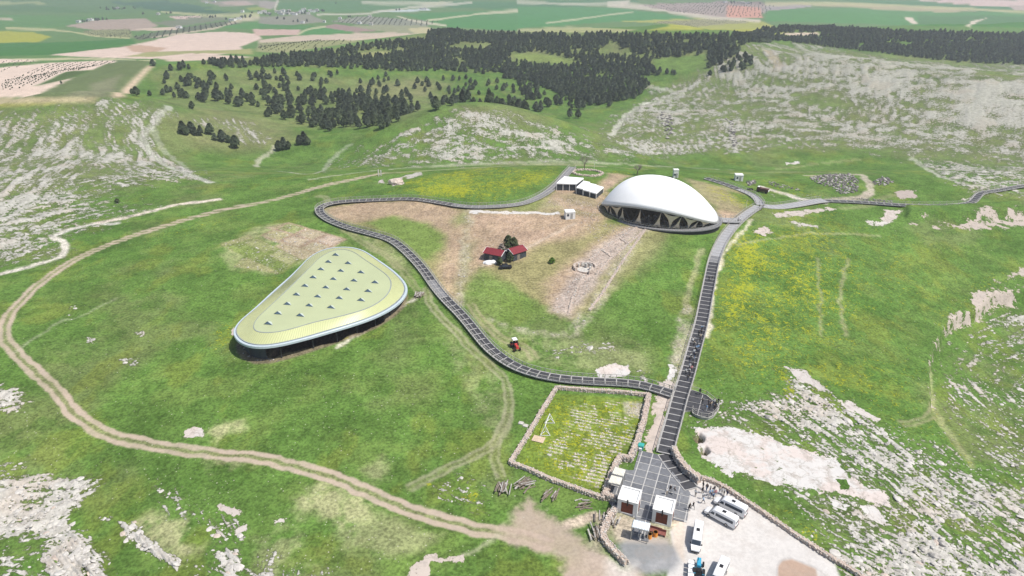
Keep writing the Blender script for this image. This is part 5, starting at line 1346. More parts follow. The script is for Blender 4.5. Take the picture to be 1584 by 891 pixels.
def clip_poly(poly, a, b_, c):
    """keep the side a*x + b*y <= c"""
    out = []
    for k in range(len(poly)):
        p, q = poly[k], poly[(k + 1) % len(poly)]
        dp, dq = a * p[0] + b_ * p[1] - c, a * q[0] + b_ * q[1] - c
        if dp <= 0: out.append(p)
        if dp * dq < 0:
            t = dp / (dp - dq); out.append((p[0] + (q[0] - p[0]) * t, p[1] + (q[1] - p[1]) * t))
    return out
def pave(root, o, px, e1, cx_, cy_, gap, zf, name, m, off=(0, 0), thick=.1):
    """slabs cut on a grid (directions e1 and its normal) to an outline; one object each"""
    W = at(dense(px, True, 1000))[:, :2]
    e2 = (-e1[1], e1[0])
    L2 = [((p[0] - o.x) * e1[0] + (p[1] - o.y) * e1[1], (p[0] - o.x) * e2[0] + (p[1] - o.y) * e2[1]) for p in W]
    x0, x1 = min(p[0] for p in L2), max(p[0] for p in L2); y0, y1 = min(p[1] for p in L2), max(p[1] for p in L2)
    i0, j0 = math.floor((x0 - off[0]) / cx_), math.floor((y0 - off[1]) / cy_)
    for i in range(i0, i0 + int((x1 - x0) / cx_) + 3):
        for j in range(j0, j0 + int((y1 - y0) / cy_) + 3):
            a, c = off[0] + i * cx_, off[1] + j * cy_
            # clip the outline to the cell
            q = clip_poly(L2, -1, 0, -(a + gap)); q = clip_poly(q, 1, 0, a + cx_ - gap) if q else q
            q = clip_poly(q, 0, -1, -(c + gap)) if q else q; q = clip_poly(q, 0, 1, c + cy_ - gap) if q else q
            if len(q) < 3: continue
            ar = abs(sum(q[k][0] * q[(k + 1) % len(q)][1] - q[(k + 1) % len(q)][0] * q[k][1] for k in range(len(q)))) / 2
            if ar < .25: continue
            pts = [(x * e1[0] + y * e2[0], x * e1[1] + y * e2[1]) for x, y in q]
            if sum(pts[k][0] * pts[(k + 1) % len(pts)][1] - pts[(k + 1) % len(pts)][0] * pts[k][1] for k in range(len(pts))) < 0: pts = pts[::-1]
            zz = zf(sum(p[0] for p in pts) / len(pts) + o.x, sum(p[1] for p in pts) / len(pts) + o.y) - o.z
            MB().prism(pts, zz - thick, zz + random.uniform(-.004, .004)).build(name, m() if callable(m) else m, root)
    return W

# viewing terrace beside the fork
TERR = [(1061.5, 604.5), (1066, 604), (1081, 609.5), (1093, 614.5), (1106, 626), (1111, 630), (1111.5, 635), (1108, 640.5), (1103, 646.5), (1095, 650), (1084, 648.5), (1074, 644), (1070.5, 641), (1071, 636.5), (1055, 638.5)]
to = at1(1080, 628); te = empty('viewing_terrace', to, 0, 'round-ended dark panelled viewing terrace beside the boardwalk fork', 'terrace')
tz = float(np.max(at(TERR)[:, 2])) + .34
e1 = (.927, -.375)
Wt = pave(te, to, TERR, e1, 3.0, 2.2, .09, lambda x, y: tz, 'panel', md_, (.4, .3))
b = MB(); b.prism([(p[0] - to.x, p[1] - to.y) for p in Wt[::1]], tz - to.z - .9, tz - to.z - .05)
fr = b.build('frame', M['beam'], te)
b = MB()
for (x0, y0), (x1, y1) in zip(Wt[1:-2], Wt[2:-1]):
    a, c = Vector((x0 - to.x, y0 - to.y, tz - to.z)), Vector((x1 - to.x, y1 - to.y, tz - to.z))
    b.bar(a, c, .22, .16); b.bar(a + Vector((0, 0, 1.05)), c + Vector((0, 0, 1.05)), .08, .08); b.bar(a + Vector((0, 0, .55)), c + Vector((0, 0, .55)), .04, .04)
    n_ = max(1, int((c - a).length / 1.6))
    for k in range(n_): q = a.lerp(c, k / n_); b.bar(q, q + Vector((0, 0, 1.06)), .09, .09)
b.build('guard_rail', M['rail'], te)
# ------------------------------------------------------------------ gate plaza
PLAZA = [(989, 697), (1018, 704), (1069, 764.5), (1062.5, 809), (1043, 805), (1005, 806), (1003, 839), (975, 833), (983, 802), (950, 790), (936, 768), (958, 724), (972, 728), (980, 728)]
po = at1(1010, 760)
plz = empty('entrance_plaza', po, 0, 'paved grey plaza of square slabs with light joints behind the gate huts', 'plaza')
Hx = at1(954, 792); Hy = at1(984.6, 800.3)
E1 = Vector((Hy.x - Hx.x, Hy.y - Hx.y)).normalized(); E2 = Vector((-E1.y, E1.x)); GA = math.atan2(E1.y, E1.x)
PZ = float(np.max(at(PLAZA)[:, 2])) * .35 + float(np.mean(at(PLAZA)[:, 2])) * .65 + .16
pzf = lambda x, y: max(gz(x, y) + .10, 0) * 0 + gz(x, y) + .13
PVM = [M['paver'], mat('bluish_grey_paver_light', (.185, .19, .20), .75, .16, 1.6), mat('bluish_grey_paver_dark', (.135, .14, .152), .75, .16, 1.6)]
Wp = pave(plz, po, PLAZA, (E1.x, E1.y), 2.15, 2.05, .10, pzf, 'paver', lambda: random.choice(PVM), (.2, .9), .12)
b = MB()                                                       # joints: a light bed just under the slabs
xs = [p[0] - po.x for p in Wp]; 
b.prism([(p[0] - po.x, p[1] - po.y, gz(p[0], p[1]) - po.z) for p in Wp], -.3, .085)
b.build('joint_bed', M['joint'], plz)

# ------------------------------------------------------------------ gate huts
def hut(o, w, d, h, label):
    e = empty('gate_hut', o, GA, label, 'building', 'white gate huts')
    b = MB(); t = .25                                          # walls carry a parapet round a sunken roof; door opening left free
    dw, dh, ds = w * .60, 2.35, .30; x0 = (w - dw) / 2 - .05
    b.box((w / 2, d - t / 2, -.6), (w, t, h + .6)); b.box((t / 2, d / 2, -.6), (t, d - 2 * t, h + .6)); b.box((w - t / 2, d / 2, -.6), (t, d - 2 * t, h + .6))
    b.box((x0 / 2, t / 2, -.6), (x0, t, h + .6)); b.box(((x0 + dw + w) / 2, t / 2, -.6), (w - x0 - dw, t, h + .6))
    b.box((x0 + dw / 2, t / 2, ds + dh), (dw, t, h - ds - dh)); b.box((x0 + dw / 2, t / 2, -.6), (dw, t, ds + .6))
    b.build('wall', M['wall_white'], e)
    MB().box((w / 2, d / 2, h - .35), (w - 2 * t, d - 2 * t, .18)).build('roof', M['white'], e)
    cp = MB()
    for c_, s_ in (((w / 2, t / 2 - .02, h), (w + .12, t + .1, .07)), ((w / 2, d - t / 2 + .02, h), (w + .12, t + .1, .07)), ((t / 2 - .02, d / 2, h), (t + .1, d - 2 * t - .02, .07)), ((w - t / 2 + .02, d / 2, h), (t + .1, d - 2 * t - .02, .07))):
        cp.box(c_, s_)
    cp.build('coping', M['wall_white'], e)
    dr = MB(); n = 9
    for k in range(n): dr.box((x0 + dw / 2, .17, ds + dh * k / n), (dw - .02, .06, dh / n - .03))
    dr.box((x0 + dw / 2, .22, ds), (dw, .04, dh))
    dr.build('door', M['door_red'], e)
    MB().box((w * .5, -.08, h - .95), (.22, .16, 1.35)).build('lamp_housing', M['black'], e)
    sd = MB(); sd.box((w + .03, d * .45, .35), (.06, 1.0, 2.0)); sd.build('side_door', M['door_red'], e)
    wn_ = MB(); wn_.box((-.02, d * .5, 1.2), (.06, 1.1, .9)); wn_.build('window', M['glass_dark'], e)
    return e
def hut_at(pa, pb, top_back, label):
    a, c = at1(*pa), at1(*pb); w = (c.xy - a.xy).length
    h = 3.15
    tb = at1(*top_back, a.z + h); d = (tb.xy - a.xy).dot(E2)
    return hut(Vector((a.x, a.y, min(a.z, c.z))), w, max(3.6, min(5.2, d)), h, label)
hut_at((954, 792), (984.6, 800.3), (961.5, 757), 'white flat-roofed gate hut with red-brown shutter beside the stone wall')
hut_at((1007.4, 808), (1036, 820), (1016, 771), 'white flat-roofed gate hut with red-brown shutter next to the parked minibuses')

def canopy(name, roofpx, h, label, m, ridges, posts=True, along=0):
    g = at1(*[sum(p[k] for p in roofpx) / len(roofpx) for k in (0, 1)], 0)
    zz = gz(g.x, g.y); W = [Vector(q) for q in at(roofpx, zz + h)]
    o = Vector((sum(p.x for p in W) / 4, sum(p.y for p in W) / 4, zz))
    e = empty(name, o, 0, label, 'canopy')
    L_ = [p - o for p in W]
    sh_ = MB()
    for k in range(ridges):                                     # corrugated sheet: one ridge after another
        f0, f1, f2 = k / ridges, (k + .5) / ridges, (k + 1) / ridges
        if along: A = lambda f: L_[0].lerp(L_[1], f); B = lambda f: L_[3].lerp(L_[2], f)
        else: A = lambda f: L_[0].lerp(L_[3], f); B = lambda f: L_[1].lerp(L_[2], f)
        up = Vector((0, 0, .16)); dn = Vector((0, 0, -.04))
        v = [A(f0), A(f1) + up, A(f2), B(f0), B(f1) + up, B(f2)]
        sh_.add(v + [q + dn for q in v], [(0, 1, 4, 3), (1, 2, 5, 4), (6, 9, 10, 7), (7, 10, 11, 8), (0, 6, 7, 1), (1, 7, 8, 2), (3, 4, 10, 9), (4, 5, 11, 10)])
    sh_.build('roof_sheet', m, e)
    fm_ = MB()
    for k in range(4): fm_.bar(L_[k] - Vector((0, 0, .12)), L_[(k + 1) % 4] - Vector((0, 0, .12)), .12, .14)
    fm_.build('roof_frame', M['rim'], e)
    for p in L_:
        q = p * .97; f = gz(p.x + o.x, p.y + o.y) - zz - .2
        MB().tube((q.x, q.y, f), (q.x, q.y, p.z - .1), .07, .07, 8).build('post', M['rail'], e)
    return e
canopy('entrance_canopy', [(980, 804), (1006, 810), (1003, 821.5), (977, 815)], 2.9, 'white corrugated canopy over the entrance turnstiles between two huts', M['corr'], 11, along=1)
canopy('shade_canopy', [(951, 722), (967.5, 727), (964, 737), (946.5, 732.5)], 2.6, 'cream ribbed canopy, upper of two against the stone wall corner', M['corr_warm'], 9, along=1)
canopy('shade_canopy', [(945.5, 735), (962.5, 739.5), (958.5, 750), (940.5, 746)], 2.5, 'cream ribbed canopy, lower of two against the stone wall corner', M['corr_warm'], 9, along=1)
# turnstile row under the entrance canopy
tn = at1(988, 829); e = empty('turnstile', tn, GA, 'grey turnstile barrier under the white entrance canopy', 'turnstile')
for k in range(3):
    MB().box((k * 1.0 - 1.0, 0, -.1), (.18, 1.1, 1.1)).build('housing', M['rim'], e)
    b = MB()
    for q in range(3): b.bar((k - 1.0, 0, .8), (k - 1.0 + .42 * math.cos(q * 2.09), .1, .8 + .42 * math.sin(q * 2.09)), .04, .04)
    b.build('arm', M['rail'], e)

# ------------------------------------------------------------------ stone walls
def wall_mesh(e, o, px, w, h, seed, size=.55, smooth=False):
    r = random.Random(seed)
    pts = smooth_line(px, 5) if smooth else px
    W = at(dense(pts, False, 12)); W = resample(W, .5)
    T = np.gradient(W[:, :2], axis=0); T /= np.linalg.norm(T, axis=1)[:, None] + 1e-9
    b = MB(); vs = []
    for (x, y, z), (tx, ty) in zip(W, T):
        for s, zz in ((-w / 2, -.5), (w / 2, -.5), (w / 2 * .85, h - .12), (-w / 2 * .85, h - .12)):
            vs.append((x - ty * s - o.x, y + tx * s - o.y, z + zz - o.z))
    n = len(W); fs = []
    for i in range(n - 1):
        for k in range(4): fs.append((4 * i + k, 4 * i + (k + 1) % 4, 4 * i + 4 + (k + 1) % 4, 4 * i + 4 + k))
    fs += [(3, 2, 1, 0), (4 * n - 4, 4 * n - 3, 4 * n - 2, 4 * n - 1)]
    b.add(vs, fs); b.build('wall_core', M['stone_core'], e)
    s = MB()
    for (x, y, z), (tx, ty) in zip(W, T):
        for side in (-1, 1):
            k = 0
            while k * size * .62 < h - .1:
                q = size * r.uniform(.6, 1.05); off = side * (w / 2 - .05)
                s.box((x - ty * off + r.uniform(-.15, .15) - o.x, y + tx * off + r.uniform(-.15, .15) - o.y, z - o.z + k * size * .62 - .1), (q, q * .7, q * .62), math.atan2(ty, tx) + r.uniform(-.3, .3), r.choice((0, 0, 1, 2)), (.82, .82)); k += 1
        for q_ in range(max(1, int(w / .42))):
            q = size * r.uniform(.55, 1.1); off = r.uniform(-w / 2 + .1, w / 2 - .1)
            s.box((x - ty * off - o.x, y + tx * off - o.y, z + h - .2 - o.z), (q, q * .8, q * r.uniform(.35, .7)), r.uniform(0, 3), r.choice((0, 0, 1, 2)), (.75, .8))
    tag(s.build('stones', [M['stone'], M['lime'], M['lime_grey']], e), kind='stuff')
def stone_wall(px, w, h, label, seed, cat='stone wall', smooth=False, size=.40):
    o = at1(*px[0]); e = empty('stone_wall', o, 0, label, cat)
    wall_mesh(e, o, px, w, h, seed, size, smooth)
    return e
e = stone_wall([(1003.5, 613), (960, 608.5), (905, 605), (861, 601.5), (838, 638), (812, 682), (789, 718), (815, 727), (850, 743), (900, 761), (934, 773)], .78, .9,
               'low pinkish rubble wall round the square field of stone rows', 1, size=.36)
stone_wall([(1003, 615), (995, 655), (984, 690), (975, 713), (958, 711), (951, 724), (941, 750), (935, 770), (952, 776)], 1.05, 1.3, 'thick rubble wall between the stone-row field and the plaza', 2)
stone_wall([(1042, 700), (1049, 716), (1063, 733), (1081, 747)], 1.1, 1.7, 'tall curved rubble wall retaining the bank beside the sloping ramp', 3, smooth=True)
stone_wall([(1078, 739), (1100, 745), (1125, 758), (1155, 778), (1185, 798), (1230, 829), (1262, 850), (1290, 868), (1312, 880), (1345, 903), (1400, 945)], .72, .8, 'long low rubble wall along the upper edge of the car park', 4, size=.34)
stone_wall([(952, 789), (944, 802), (936, 818), (932, 832), (942, 848), (958, 864), (968, 874)], .95, 1.1, 'curved pale rubble wall left of the gate huts', 5, smooth=True)
# round stone planting bed by the bare tree
o = at1(909, 268); e = empty('stone_ring', o, 0, 'low round stone ring enclosing grass beside the bare tree on the mound', 'stone ring')
b = MB()
for k in range(70):
    a = 6.283 * k / 70; R_ = 6.2 + random.uniform(-.3, .3)
    x, y = R_ * math.cos(a), R_ * 1.0 * math.sin(a); zz = gz(o.x + x, o.y + y) - o.z
    for q in range(2): b.box((x + random.uniform(-.3, .3), y + random.uniform(-.3, .3), zz - .1 + q * .35), (.8, .6, .45), a + random.uniform(-.4, .4), 0, (.8, .8))
tag(b.build('stones', M['stone'], e), kind='stuff')
# small excavated stone circle
o = at1(905, 415); e = empty('excavated_ring', o, 0, 'small sunken stone circle dug into the dry rubble strip', 'ruin')
b = MB(); b2 = MB()
for k in range(44):
    a = 6.283 * k / 44
    if 3.6 < a < 4.9: continue
    for q in range(3):
        b.box((3.3 * math.cos(a) + random.uniform(-.1, .1), 3.3 * math.sin(a) + random.uniform(-.1, .1), -.5 + q * .45), (.65, .5, .46), a + random.uniform(-.2, .2), 0, (.85, .85))
for a, r_ in ((.4, 1.9), (1.1, 2.0), (1.9, 1.7), (2.6, 2.1), (5.6, 1.8)):
    b2.box((r_ * math.cos(a), r_ * math.sin(a), -.4), (.35, 1.1, 1.5), a + .3)
tag(b.build('stones', M['stone'], e), kind='stuff')
b2.box((.3, .6, -.3), (.4, 1.2, 1.6), .5)
tag(b2.build('pillars', M['lime'], e), kind='stuff')
MB().prism([(2.6 * math.cos(6.283 * k / 24) + .2, 2.0 * math.sin(6.283 * k / 24) - .8) for k in range(24)], -.2, .05).build('floor', M['lime'], e)
MB().prism([(3.0 * math.cos(6.283 * k / 24), 3.0 * math.sin(6.283 * k / 24)) for k in range(24)], -.3, .02).build('earth', M['stone_core'], e)

# excavated wall lines on the dry strip
for px, lab in [([(988, 350), (958, 368), (930, 388), (912, 402)], 'long low line of excavated stones on the upper side of the rubble strip'), ([(996, 357), (968, 380), (940, 404), (922, 424)], 'long low line of excavated stones on the lower side of the rubble strip'),
                ([(958, 368), (972, 378)], 'short excavated cross wall near the top of the rubble strip'), ([(932, 387), (946, 398)], 'short excavated cross wall halfway down the rubble strip'),
                ([(896, 438), (886, 460), (880, 485)], 'broken line of stones below the small sunken stone circle'), ([(1000, 353), (966, 400), (932, 453), (912, 480)], 'pale straggling stone line along the edge of the grass below the dome')]:
    o = at1(*px[0]); e = empty('excavated_wall', o, 0, lab, 'ruin'); wall_mesh(e, o, px, .7, .35, int(px[0][0]), .42)
# ------------------------------------------------------------------ minibuses
def bus_meshes():
    Lb, Wb, Hb = 7.3, 2.05, 2.75
    prof = [(0.0, .45), (.02, .95), (.35, 1.12), (1.15, 1.32), (1.75, 2.15), (2.05, 2.48), (2.5, 2.68), (4.5, 2.75), (6.9, 2.72), (7.18, 2.6), (7.28, 2.2), (7.3, .5), (7.2, .38), (.1, .38)]
    n = len(prof); b = MB(); vs = []
    for s in (-1, 1):
        for k_, ins in ((1.0, 0.0), (.93, 0.0)):
            pass
    def wy(z): return Wb / 2 * (1 - .13 * max(0, (z - 1.3)) / 1.45 - (.05 if z < .5 else 0))
    for x, z in prof:
        nose = .82 + .18 * min(1, x / .9)
        for s in (-1, -.86, .86, 1):
            zz = z - (.09 if abs(s) == 1 and z > 2 else 0)
            vs.append((x, s * wy(z) * nose, zz))
    fs = []
    for i in range(n):
        j = (i + 1) % n
        for k in range(3): fs.append((4 * i + k, 4 * j + k, 4 * j + k + 1, 4 * i + k + 1))
    # sides
    left = [4 * i for i in range(n)]; right = [4 * i + 3 for i in range(n)]
    fs += [tuple(left[::-1]), tuple(right)]
    b.add(vs, fs)
    P_ = {}
    P_['body'] = b.mesh('minibus_body', M['bus_white'])
    def sidewin(x0, x1, z0, z1, slope=0):
        q = MB()
        for s in (-1, 1):
            v = [(x0, s * (wy(z0) + .012), z0), (x1, s * (wy(z0) + .012), z0), (x1, s * (wy(z1) + .012), z1), (x0 + slope, s * (wy(z1) + .012), z1)]
            v2 = [(x, y - s * .05, z) for x, y, z in v]
            f = [(0, 1, 2, 3), (7, 6, 5, 4), (0, 4, 5, 1), (1, 5, 6, 2), (2, 6, 7, 3), (3, 7, 4, 0)]
            q.add(v + v2, f if s < 0 else [t[::-1] for t in f])
        return q
    P_['side_window'] = sidewin(2.75, 6.7, 1.42, 2.12).mesh('bus_side_window', M['glass_dark'])
    P_['door_window'] = sidewin(1.45, 2.45, 1.38, 2.05, .45).mesh('bus_door_window', M['glass_dark'])
    q = MB(); w1, w2 = wy(1.35) * .93, wy(2.1) * .92
    q.add([(1.14, -w1, 1.37), (1.14, w1, 1.37), (1.72, w2, 2.18), (1.72, -w2, 2.18), (1.25, -w1, 1.33), (1.25, w1, 1.33), (1.80, w2, 2.12), (1.80, -w2, 2.12)], [(3, 2, 1, 0), (4, 5, 6, 7), (0, 1, 5, 4), (1, 2, 6, 5), (2, 3, 7, 6), (3, 0, 4, 7)])
    P_['windscreen'] = q.mesh('bus_windscreen', M['glass_dark'])
    q = MB(); q.box((7.28, 0, 1.45), (.05, 1.5, .65)); P_['rear_window'] = q.mesh('bus_rear_window', M['glass_dark'])
    q = MB(); q.box((4.2, 0, 2.70), (.85, .75, .12), 0, 0, (.9, .9)); P_['roof_hatch'] = q.mesh('bus_hatch', M['black'])
    q = MB(); q.box((.02, 0, .38), (.18, 1.75, .3)); q.box((7.28, 0, .36), (.16, 1.9, .28)); P_['bumper'] = q.mesh('bus_bumper', M['black'])
    P_['headlight'] = MB().box((0, 0, 0), (.16, .36, .22), 0, 0, (.7, .8)).mesh('bus_headlight', M['lamp'])
    P_['tail_light'] = MB().box((0, 0, 0), (.08, .14, .55)).mesh('bus_tail_light', M['lamp_red'])
    P_['mirror'] = MB().box((0, 0, 0), (.14, .26, .36), 0, 0, (.8, .8)).mesh('bus_mirror', M['black'])
    P_['tyre'] = MB().tube((0, -.12, 0), (0, .12, 0), .36, .36, 18).mesh('bus_tyre', M['tyre'])
    P_['rim'] = MB().tube((0, -.135, 0), (0, .135, 0), .21, .21, 12).mesh('bus_wheel_rim', M['wheel_rim'])
    return P_
BUS = bus_meshes()
def link(name, me_, parent, loc=(0, 0, 0)):
    o = bpy.data.objects.new(name, me_); o.parent = parent; o.location = loc; col.objects.link(o); return o
def minibus(loc, rz, label):
    e = empty('minibus', loc, rz, label, 'minibus', 'white minibuses in the car park')
    e.scale = (.81,) * 3
    bd = link('body', BUS['body'], e)
    bevel(bd, .05, 2)
    for k in ('side_window', 'door_window', 'windscreen', 'rear_window', 'roof_hatch', 'bumper'): link(k, BUS[k], e)
    for s in (-1, 1):
        link('headlight', BUS['headlight'], e, (.12, s * .62, .72)); link('tail_light', BUS['tail_light'], e, (7.29, s * .86, .75)); link('mirror', BUS['mirror'], e, (1.35, s * 1.13, 1.35))
        for x in (1.15, 5.35):
            w = empty('wheel', (x, s * .90, .36)); w.parent = e; del_ = w
            link('tyre', BUS['tyre'], w); link('rim', BUS['rim'], w)
    return e
def bus_at(front, rear, label, side=0, z=0):
    """front and rear points of the van at height z; side = which edge was measured (-1, 0, 1)"""
    f = at1(*front) if not z else at1(*front, gz(*at1(*front).xy) + z)
    r = at1(*rear) if not z else at1(*rear, gz(*at1(*rear).xy) + z)
    d = (r.xy - f.xy).normalized(); n = Vector((-d.y, d.x))
    c = f.xy + n * side * .9
    return minibus((c.x, c.y, gz(c.x, c.y) + .02), math.atan2(d.y, d.x), label)
bus_at((1101.6, 780.5), (1148.6, 804.5), 'white minibus nearest the wall, upper of the two parked side by side', 1)
bus_at((1087, 796), (1134, 821.5), 'white minibus lower of the two parked side by side, long dark side window', 1)
fb = at1(1074.5, 857); rb = at1(1082, 806, gz(*at1(1080, 815).xy) + 2.7)
d_ = (rb.xy - fb.xy).normalized()
minibus((fb.x, fb.y, gz(*fb.xy) + .02), math.atan2(d_.y, d_.x), 'white minibus facing the viewer beside the right gate hut')
ra_ = at1(1124, 856, gz(*at1(1118, 868).xy) + 2.65)
d4 = Vector((at1(1124, 856).x - at1(1109, 889).x, at1(1124, 856).y - at1(1109, 889).y)).normalized()
f4 = ra_.xy - d4 * 5.9
minibus((f4.x, f4.y, gz(*f4) + .02), math.atan2(d4.y, d4.x), 'white minibus cut off by the bottom edge of the car park')

# ------------------------------------------------------------------ other vehicles and things
def tractor(loc, rz, label, paint, roofed=True, s=1.0):
    e = empty('tractor', loc, rz, label, 'tractor'); e.scale = (s, s, s)
    MB().box((1.1, 0, .75), (1.9, .75, .75), 0, 0, (.92, .85)).build('bonnet', paint, e)
    MB().box((-.55, 0, .6), (1.2, 1.0, .55)).build('chassis', M['black'], e)
    b = MB()
    for sy in (-1, 1): b.box((-.75, sy * .75, 1.15), (1.3, .38, .14)); b.box((-.15, sy * .75, .8), (.14, .38, .4))
    b.build('mudguard', paint, e)
    MB().box((-.75, 0, 1.15), (.6, .6, .15)).box((-1.0, 0, 1.3), (.12, .6, .5)).build('seat', M['black'], e)
    if roofed:
        b = MB()
        for x in (-1.2, .1):
            for y in (-.55, .55): b.bar((x, y, 1.1), (x, y, 2.4), .07, .07)
        b.build('roll_frame', M['black'], e)
        MB().box((-.55, 0, 2.4), (1.5, 1.3, .1), 0, 0, (.92, .92)).build('cab_roof', M['white'], e)
    MB().tube((1.3, .2, 1.5), (1.3, .2, 2.2), .05, .05, 6).build('exhaust', M['black'], e)
    for x, r_, w in ((-.75, .78, .42), (1.65, .45, .28)):
        for sy in (-1, 1):
            wl_ = empty('wheel', (x, sy * .78, r_)); wl_.parent = e
            MB().tube((0, -w / 2, 0), (0, w / 2, 0), r_, r_, 16).build('tyre', M['tyre'], wl_)
            MB().tube((0, -w / 2 - .02, 0), (0, w / 2 + .02, 0), r_ * .55, r_ * .55, 12).build('rim', paint, wl_)
    return e
a, c = at1(793, 531), at1(800, 543); d_ = c - a
tractor(at1(797, 538), math.atan2(d_.y, d_.x), 'red tractor with white cab roof standing on the dry grass', M['red'], True, .95)
tractor(at1(1080, 886), math.radians(75), 'blue tractor by the bottom edge of the car park', M['blue'], False, .95)
o = at1(1068, 887); e = empty('seed_drill', o, math.radians(75), 'white boxed farm implement standing beside the blue tractor', 'implement')
for k in range(4): MB().box((k * .9 - 1.4, 0, .5), (.7, .8, .7), 0, 0, (1.1, 1.15)).build('hopper', M['white'], e)
MB().box((0, .0, .35), (4.0, .2, .15)).build('frame', M['rim'], e)
for s in (-1, 1): MB().tube((s * 1.9 - .12, 0, .36), (s * 1.9 + .12, 0, .36), .36, .36, 14).build('wheel', M['tyre'], e)
# truck near the upper fork
o = at1(1181, 298); e = empty('lorry', o, math.radians(-35), 'small dark brown lorry parked on the pale track above the fork', 'lorry')
MB().box((.2, 0, .6), (3.4, 1.9, 1.2)).build('cargo_bed', M['brown_dark'], e); MB().box((-2.1, 0, .5), (1.3, 1.8, 1.7), 0, 0, (.8, .9)).build('cab', M['brown_dark'], e)
MB().box((-2.1, 0, 2.2), (.9, 1.5, .08)).build('cab_roof', M['white'], e); MB().box((-2.62, 0, 1.3), (.08, 1.4, .6)).build('windscreen', M['glass_dark'], e)
MB().box((1.95, 0, .7), (.08, 1.7, .8)).build('tailgate', M['white'], e)
for x in (-2.0, 1.1):
    for s in (-1, 1): MB().tube((x, s * .85 - .13, .42), (x, s * .85 + .13, .42), .42, .42, 14).build('wheel', M['tyre'], e)
o = at1(1160, 294); e = empty('water_trough', o, math.radians(-8), 'low dark trough on the pale track left of the lorry', 'trough')
b = MB()
for c_, s_ in (((0, .45, 0), (2.2, .1, .6)), ((0, -.45, 0), (2.2, .1, .6)), ((1.05, 0, 0), (.1, .8, .6)), ((-1.05, 0, 0), (.1, .8, .6)), ((0, 0, 0), (2.0, .8, .35))): b.box(c_, s_)
b.build('basin', M['black'], e)
o = at1(782, 415); e = empty('car', o, math.radians(5), 'small black car parked in front of the red-roofed sheds', 'car')
b = MB(); b.prism([(0, 0)] * 0 or [(-1.9, -.8), (1.9, -.8), (1.9, .8), (-1.9, .8)], .3, .85); b.box((-.2, 0, .85), (2.1, 1.5, .55), 0, 0, (.7, .85))
bevel(b.build('body', M['black'], e), .12)
MB().box((-.2, 0, .92), (1.9, 1.55, .32), 0, 0, (.82, .9)).build('window', M['glass_dark'], e)
for x in (-1.2, 1.2):
    for s in (-1, 1): MB().tube((x, s * .72 - .1, .32), (x, s * .72 + .1, .32), .32, .32, 14).build('wheel', M['tyre'], e)

# small white shelters on the mound
def pavilion(rp, h, label, bays, slope=0):
    c_ = [sum(p[k] for p in rp) / 4 for k in (0, 1)]
    g = at1(c_[0], c_[1] + 8); W = [Vector(q) for q in at(rp, g.z + h)]
    o = Vector(((W[0].x + W[2].x) / 2, (W[0].y + W[2].y) / 2, g.z)); e = empty('small_shelter', o, 0, label, 'shelter')
    L_ = [p - o for p in W]
    MB().prism([(p.x, p.y) for p in L_], h - .12, h + .1).build('roof', M['membrane'], e)
    for a, c in ((0, 1), (1, 2), (2, 3), (3, 0)):
        n = bays if a in (0, 2) else 1
        for k in range(n):
            q = L_[a].lerp(L_[c], k / n) * .98; MB().tube((q.x, q.y, gz(q.x + o.x, q.y + o.y) - g.z - .5), (q.x, q.y, h - .1), .11, .11, 8).build('post', M['white'], e)
            p0, p1 = L_[a].lerp(L_[c], (k + .06) / n) * .975, L_[a].lerp(L_[c], (k + .94) / n) * .975
            zz = gz(p0.x + o.x, p0.y + o.y) - g.z - .3
            MB().add([(p0.x, p0.y, zz), (p1.x, p1.y, zz), (p1.x, p1.y, h - .35), (p0.x, p0.y, h - .35), (p0.x * .98, p0.y * .98, zz), (p1.x * .98, p1.y * .98, zz), (p1.x * .98, p1.y * .98, h - .35), (p0.x * .98, p0.y * .98, h - .35)],
                     [(0, 1, 2, 3), (7, 6, 5, 4), (3, 2, 6, 7), (0, 4, 5, 1)]).build('bay_shade', M['slate_wall'], e)  # dark sheet stands in for the shade in the open bay
        f = MB(); f.bar(L_[a].xy.to_3d() + Vector((0, 0, h - .18)), L_[c].xy.to_3d() + Vector((0, 0, h - .18)), .2, .3); f.build('edge_beam', M['white'], e)
    return e
zs = lambda p: (840 + p[0] / 9.9, 240 + p[1] / 9.9)
pavilion([zs(p) for p in [(205, 430), (505, 440), (620, 352), (325, 328)]], 3.0, 'largest of four small white flat shelters, beside the curved boardwalk', 3)
pavilion([zs(p) for p in [(510, 495), (612, 520), (720, 415), (622, 395)]], 2.6, 'small white flat shelter joined to the largest of the four', 1)
pavilion([zs(p) for p in [(616, 532), (715, 556), (818, 452), (724, 432)]], 2.3, 'small white flat shelter third along, second from the dome', 1)
pavilion([zs(p) for p in [(720, 562), (815, 586), (928, 490), (826, 464)]], 2.1, 'small white flat shelter last in the row, nearest the dome', 1)

def cabin(px, w, d, h, rz, label, m=None):
    o = at1(*px); e = empty('cabin', o, rz, label, 'cabin')
    MB().box((0, 0, -.3), (w, d, h + .3)).build('wall', m or M['white'], e)
    MB().box((0, 0, h), (w + .25, d + .25, .16), 0, 0, (.96, .96)).build('roof', M['white'], e)
    MB().box((w * .12, -d / 2 - .01, .1), (.85, .07, 1.95)).build('door', M['rim'], e)
    f = MB().box((-w * .26, -d / 2 - .01, 1.1), (.75, .07, .8)).build('window', M['glass_dark'], e)
    MB().box((w / 2 + .01, 0, 1.1), (.06, .8, .7)).build('window', M['glass_dark'], e)
    return e
cabin((881, 337), 3.3, 2.8, 2.5, math.radians(8), 'white cabin at the end of the pale strip on bare soil')
cabin((1142, 279), 3.2, 2.8, 2.6, math.radians(-5), 'white cabin beside rubble on the green behind the dome')
cabin((1044.5, 274.5), 2.0, 2.0, 3.4, 0, 'small white cabin rising just behind the crest of the dome')

